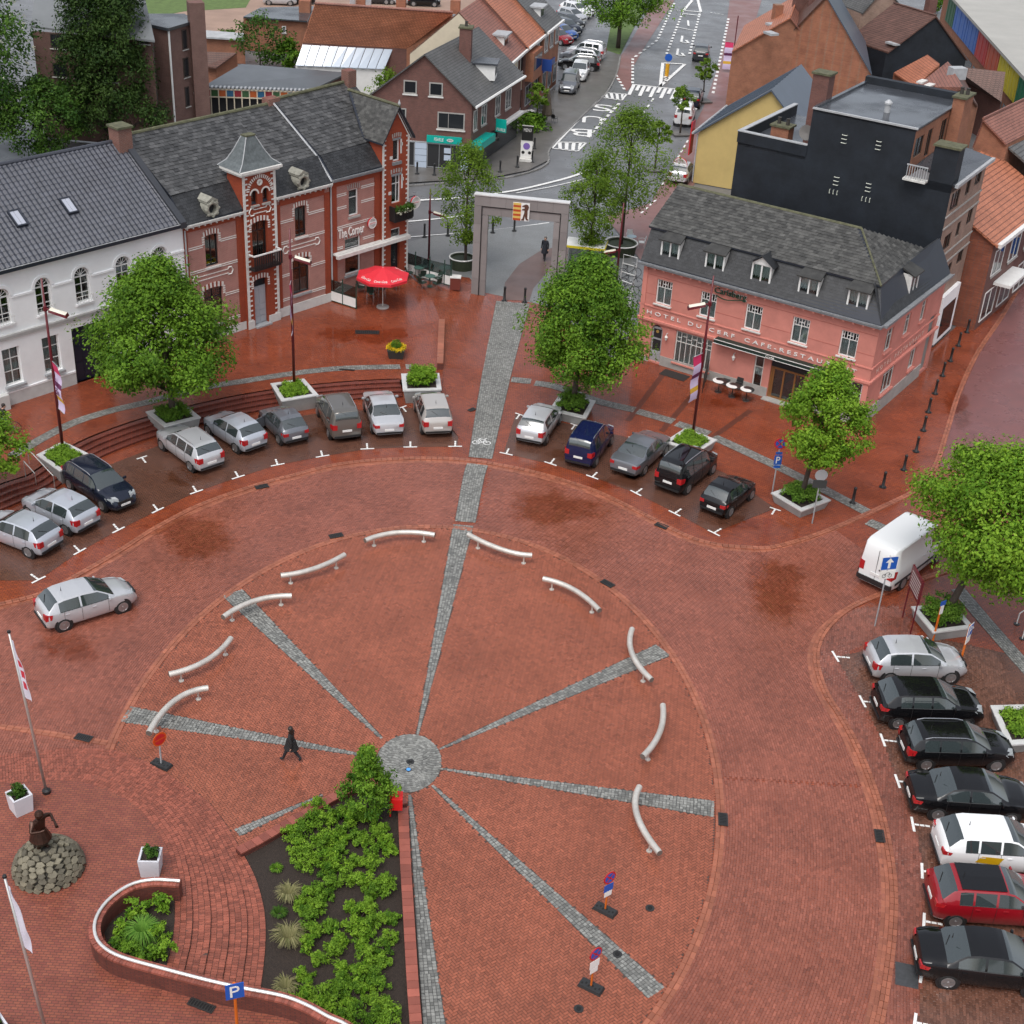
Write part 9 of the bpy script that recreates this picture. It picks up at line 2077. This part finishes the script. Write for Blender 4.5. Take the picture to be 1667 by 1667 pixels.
for k in range(6):
    a,b=G(1014-k*2,430+k*14),G(1036-k*2.5,436+k*14.5);T=thing('bike_rack','white rail of the bicycle rack left of the hotel, %s from the far end'%ordn[k].replace('nearest','first'),'bike rack',a,math.atan2((b-a).y,(b-a).x),'bicycle rack rails');L_=(b-a).length;mb=MB();mb.tube([(0,0,0),(0,0,.75),(L_,0,.75),(L_,0,0)],.03,6);mb.build('rail',M_white,T)
def bicycle(loc,rz,lb,col,group=None):
    T=thing('bicycle',lb,'bicycle',loc,rz,group)
    for x in(-.52,.52):
        mb=MB();mb.tube([(x+.34*math.cos(t),0,.35+.34*math.sin(t))for t in np.linspace(0,2*PI,25)[:-1]],.018,5,closed=True);w=mb.build('wheel',M_tyre,T);mb=MB()
        for q in range(12):t=2*PI*q/12;mb.tube([(x,0,.35),(x+.33*math.cos(t),0,.35+.33*math.sin(t))],.004,3)
        mb.build('spokes',M_zinc,w)
    fm=mat('bike_frame_'+col,dict(dark=(.03,.03,.035),blue=(.05,.1,.25))[col],.35);mb=MB()
    for a,b in(((-.52,.35),(-.1,.32)),((-.1,.32),(-.22,.85)),((-.22,.78),(.38,.8)),((-.1,.32),(.36,.68)),((-.52,.35),(-.2,.75)),((.36,.68),(.52,.35)),((.36,.66),(.33,1.0))):mb.tube([(a[0],0,a[1]),(b[0],0,b[1])],.018,6)
    mb.build('frame',fm,T);mb=MB();mb.tube([(.2,-.26,1.02),(.36,-.18,1.04),(.34,0,1.02),(.36,.18,1.04),(.2,.26,1.02)],.014,5);mb.build('handlebar',M_zinc,T);mb=MB();mb.lathe([(0,0),(.1,.02),(.11,.05),(0,.07)],8,(-.24,0,.85),sx=1.3,sy=.8);mb.build('saddle',M_black,T)
    return T
for k,(x,y,lb)in enumerate(((1020,482,'dark bicycle nearest in the rack left of the hotel'),(1026,468,'dark bicycle second in the rack left of the hotel'),(1024,452,'dark bicycle furthest in the rack left of the hotel'))):bicycle(G(x,y)+Vector((0,0,.02)),.2,lb,'dark','bicycles in the rack')
M_pl=mat('white_plastic',(.65,.66,.66),.4)
g=G(1027,400);cafe_table(g,0,'pale blue table on the pavement behind the hotel',mat('pale_blue_top',(.35,.45,.5),.4),M_pl,None)
for k,(dx,dy,rz,lb)in enumerate(((.75,-.3,-1.6,'right of'),(-.1,.75,0,'behind'),(-.8,-.1,1.6,'left of'))):cafe_chair((g.x+dx,g.y+dy),0,rz,'white plastic chair %s the pale blue table'%lb,M_pl,M_pl,'white chairs behind the hotel')
# far cafe terrace, boards, posters
g=G(889,205,.05);T=thing('folded_parasol','tall folded brown parasol on the far cafe terrace','parasol',g);mb=MB();mb.tube([(0,0,0),(0,0,3.6)],.04,6);mb.build('pole',M_grey,T);mb=MB();mb.lathe([(.42,1.0),(.5,1.15),(.34,2.2),(.14,3.4),(0,3.6)],10);mb.build('folded_canopy',mat('brown_canvas',(.09,.07,.05),.8,noise=.2,nscale=4),T)
for x,y,lb,mm,tx in((858,236,'black chalk board on the optician corner',M_blk,'MENU'),(856,262,'white and purple pavement sign on the optician corner',M_let,None)):
    g=G(x,y,.05);T=thing('pavement_board',lb,'sign board',g,-.1);mb=MB();mb.box(-.5,.5,-.04,.04,.25,1.75);mb.build('panel',mm,T);mb=MB();mb.box(-.55,.55,-.3,.3,0,.22);mb.build('foot',M_offw,T);mb=MB();mb.box(-.52,.52,-.05,-.04,1.7,1.78);mb.box(-.52,.52,-.05,-.04,.22,.3);mb.build('frame',M_offw,T)
    if tx:lettering(tx,-.35,.35,1.2,1.5,lambda a,d,b:(a,-.045-d,b),M_let,T)
    else:
        mb=MB(lambda p:(p[0],-.045-p[2],1.3+p[1]));mb.lathe([(.3,0),(.3,.01),(0,.01)],16);mb.build('purple_disc',mat('purple_print',(.2,.12,.4),.5),T);mb=MB(lambda p:(p[0],-.045-p[2],.75+p[1]));[mb.lathe([(.14,0),(.14,.01),(0,.01)],12,(s,0,0))for s in(-.28,.28)];mb.build('black_discs',M_blk,T)
for k,(x,y)in enumerate(((880,188),(896,190),(902,200))):g=G(x,y,.05);cafe_chair(g,.05,k*1.3,'dark chair on the far cafe terrace, %s from the left'%('first','second','third')[k],M_blk,M_blk,'chairs on the far cafe terrace')
for k in range(4):
    a=G(838+k*7,205-k*8,.055);mb=MB();mb.obox(a,1.4,.7,.03,.6);o=mb.build('pale_step',M_offw,None,kind='structure')
g=G(1190,118);T=thing('banner_post','pink and lilac banner on a lamp post beside the orange gable','banner',g);mb=MB();mb.tube([(0,0,0),(0,0,6)],.06,6);mb.build('post',M_red,T);banner(T,.1,.3,3.2,.9,2.9)
g=G(1578,494);T=thing('junction_box','pale electric cabinet against the brick shop in the side street','cabinet',g,.98);mb=MB();mb.box(-.75,.75,-.3,.3,.3,1.6);mb.build('housing',mat('pale_cabinet',(0,0,0)),T);mb=MB();mb.box(-.7,.7,-.25,.25,0,.3);mb.build('foot',M_stone,T)
for k in range(2):mb=MB();mb.box(-.7+k*.72,-.02+k*.72,-.33,-.3,.4,1.5);mb.build('cabinet_door',MATS['pale_cabinet'],T)
for k,(x,y)in enumerate(((1655,1016),(1664,1040))):g=G(x,y);T=thing('bike_stand','white bent bicycle stand at the right edge, %s'%('upper','lower')[k],'bike stand',g,.4,'bicycle stands at the right edge');mb=MB();mb.tube([(0,0,0),(0,0,.6),(.25,0,.75),(.6,0,.6),(.6,0,.0)],.03,6);mb.build('hoop',M_white,T);mb=MB();mb.lathe([(.14,0),(.14,.02),(0,.02)],10);mb.build('foot',M_iron,T)
# --- people
M_coat=mat('black_coat',(.012,.012,.013),.8);M_dk=mat('dark_trousers',(.015,.016,.02),.8);M_hair=mat('dark_hair',(.02,.013,.01),.5);M_grnc=mat('dark_green_jacket',(.012,.03,.028),.7);M_navyc=mat('dark_navy_coat',(.012,.014,.022),.8)
WALK=dict(hiL=(0,.09,.87),knL=(.2,.09,.52),anL=(.34,.09,.13),toL=(.48,.09,.1),hiR=(0,-.09,.87),knR=(-.08,-.09,.5),anR=(-.36,-.09,.2),toR=(-.27,-.09,.08))
person('woman in a black coat striding across the plaza with a hand at her face',(475,1240),.012,2.85,dict(WALK,elR=(.1,-.26,1.15),wrR=(.17,-.14,1.4),haR=(.14,-.1,1.5),elL=(-.12,.24,1.14),wrL=(-.12,.26,.92),haL=(-.1,.26,.84)),M_coat,M_dk,M_hair,scale=.97,coat_z=.72,hairlen=.16)
person('man in a dark coat walking under the stone gate',(886,424),.01,-1.9,dict(WALK,knL=(.12,.09,.5),anL=(.18,.09,.12),toL=(.31,.09,.07),anR=(-.2,-.09,.13),toR=(-.08,-.09,.05)),M_navyc,M_dk,mat('grey_hair',(.12,.11,.1),.6),scale=1.03,coat_z=.6)
person('person in a dark green jacket walking along the side street pavement',(1594,521),.01,1.1,dict(WALK,knL=(.1,.09,.5),anL=(.14,.09,.11),toL=(.27,.09,.06),anR=(-.16,-.09,.12),toR=(-.04,-.09,.05)),M_grnc,M_dk,M_hair,scale=1.02,coat_z=.8)
g=G(8,706,TERR);bicycle(g,.25,'bicycle ridden by a person at the left edge','dark')
person('cyclist in a dark jacket and blue jeans at the left edge',(g.x,g.y,TERR+.02),0,.25,dict(pel=(-.22,0,.98),wai=(-.15,0,1.1),che=(.0,0,1.3),nec=(.1,0,1.45),hd0=(.14,0,1.53),hd1=(.16,0,1.61),hd2=(.15,0,1.69),shL=(.02,.18,1.38),elL=(.15,.25,1.15),wrL=(.3,.23,1.07),haL=(.35,.22,1.05),shR=(.02,-.18,1.38),elR=(.15,-.25,1.15),wrR=(.3,-.23,1.07),haR=(.35,-.22,1.05),hiL=(-.18,.1,.95),knL=(.15,.12,.72),anL=(-.02,.12,.3),toL=(.1,.12,.25),hiR=(-.18,-.1,.95),knR=(.2,-.12,.85),anR=(.08,-.12,.48),toR=(.2,-.12,.45)),M_coat,mat('blue_jeans',(.06,.1,.2),.8),M_hair,coat_z=.98)
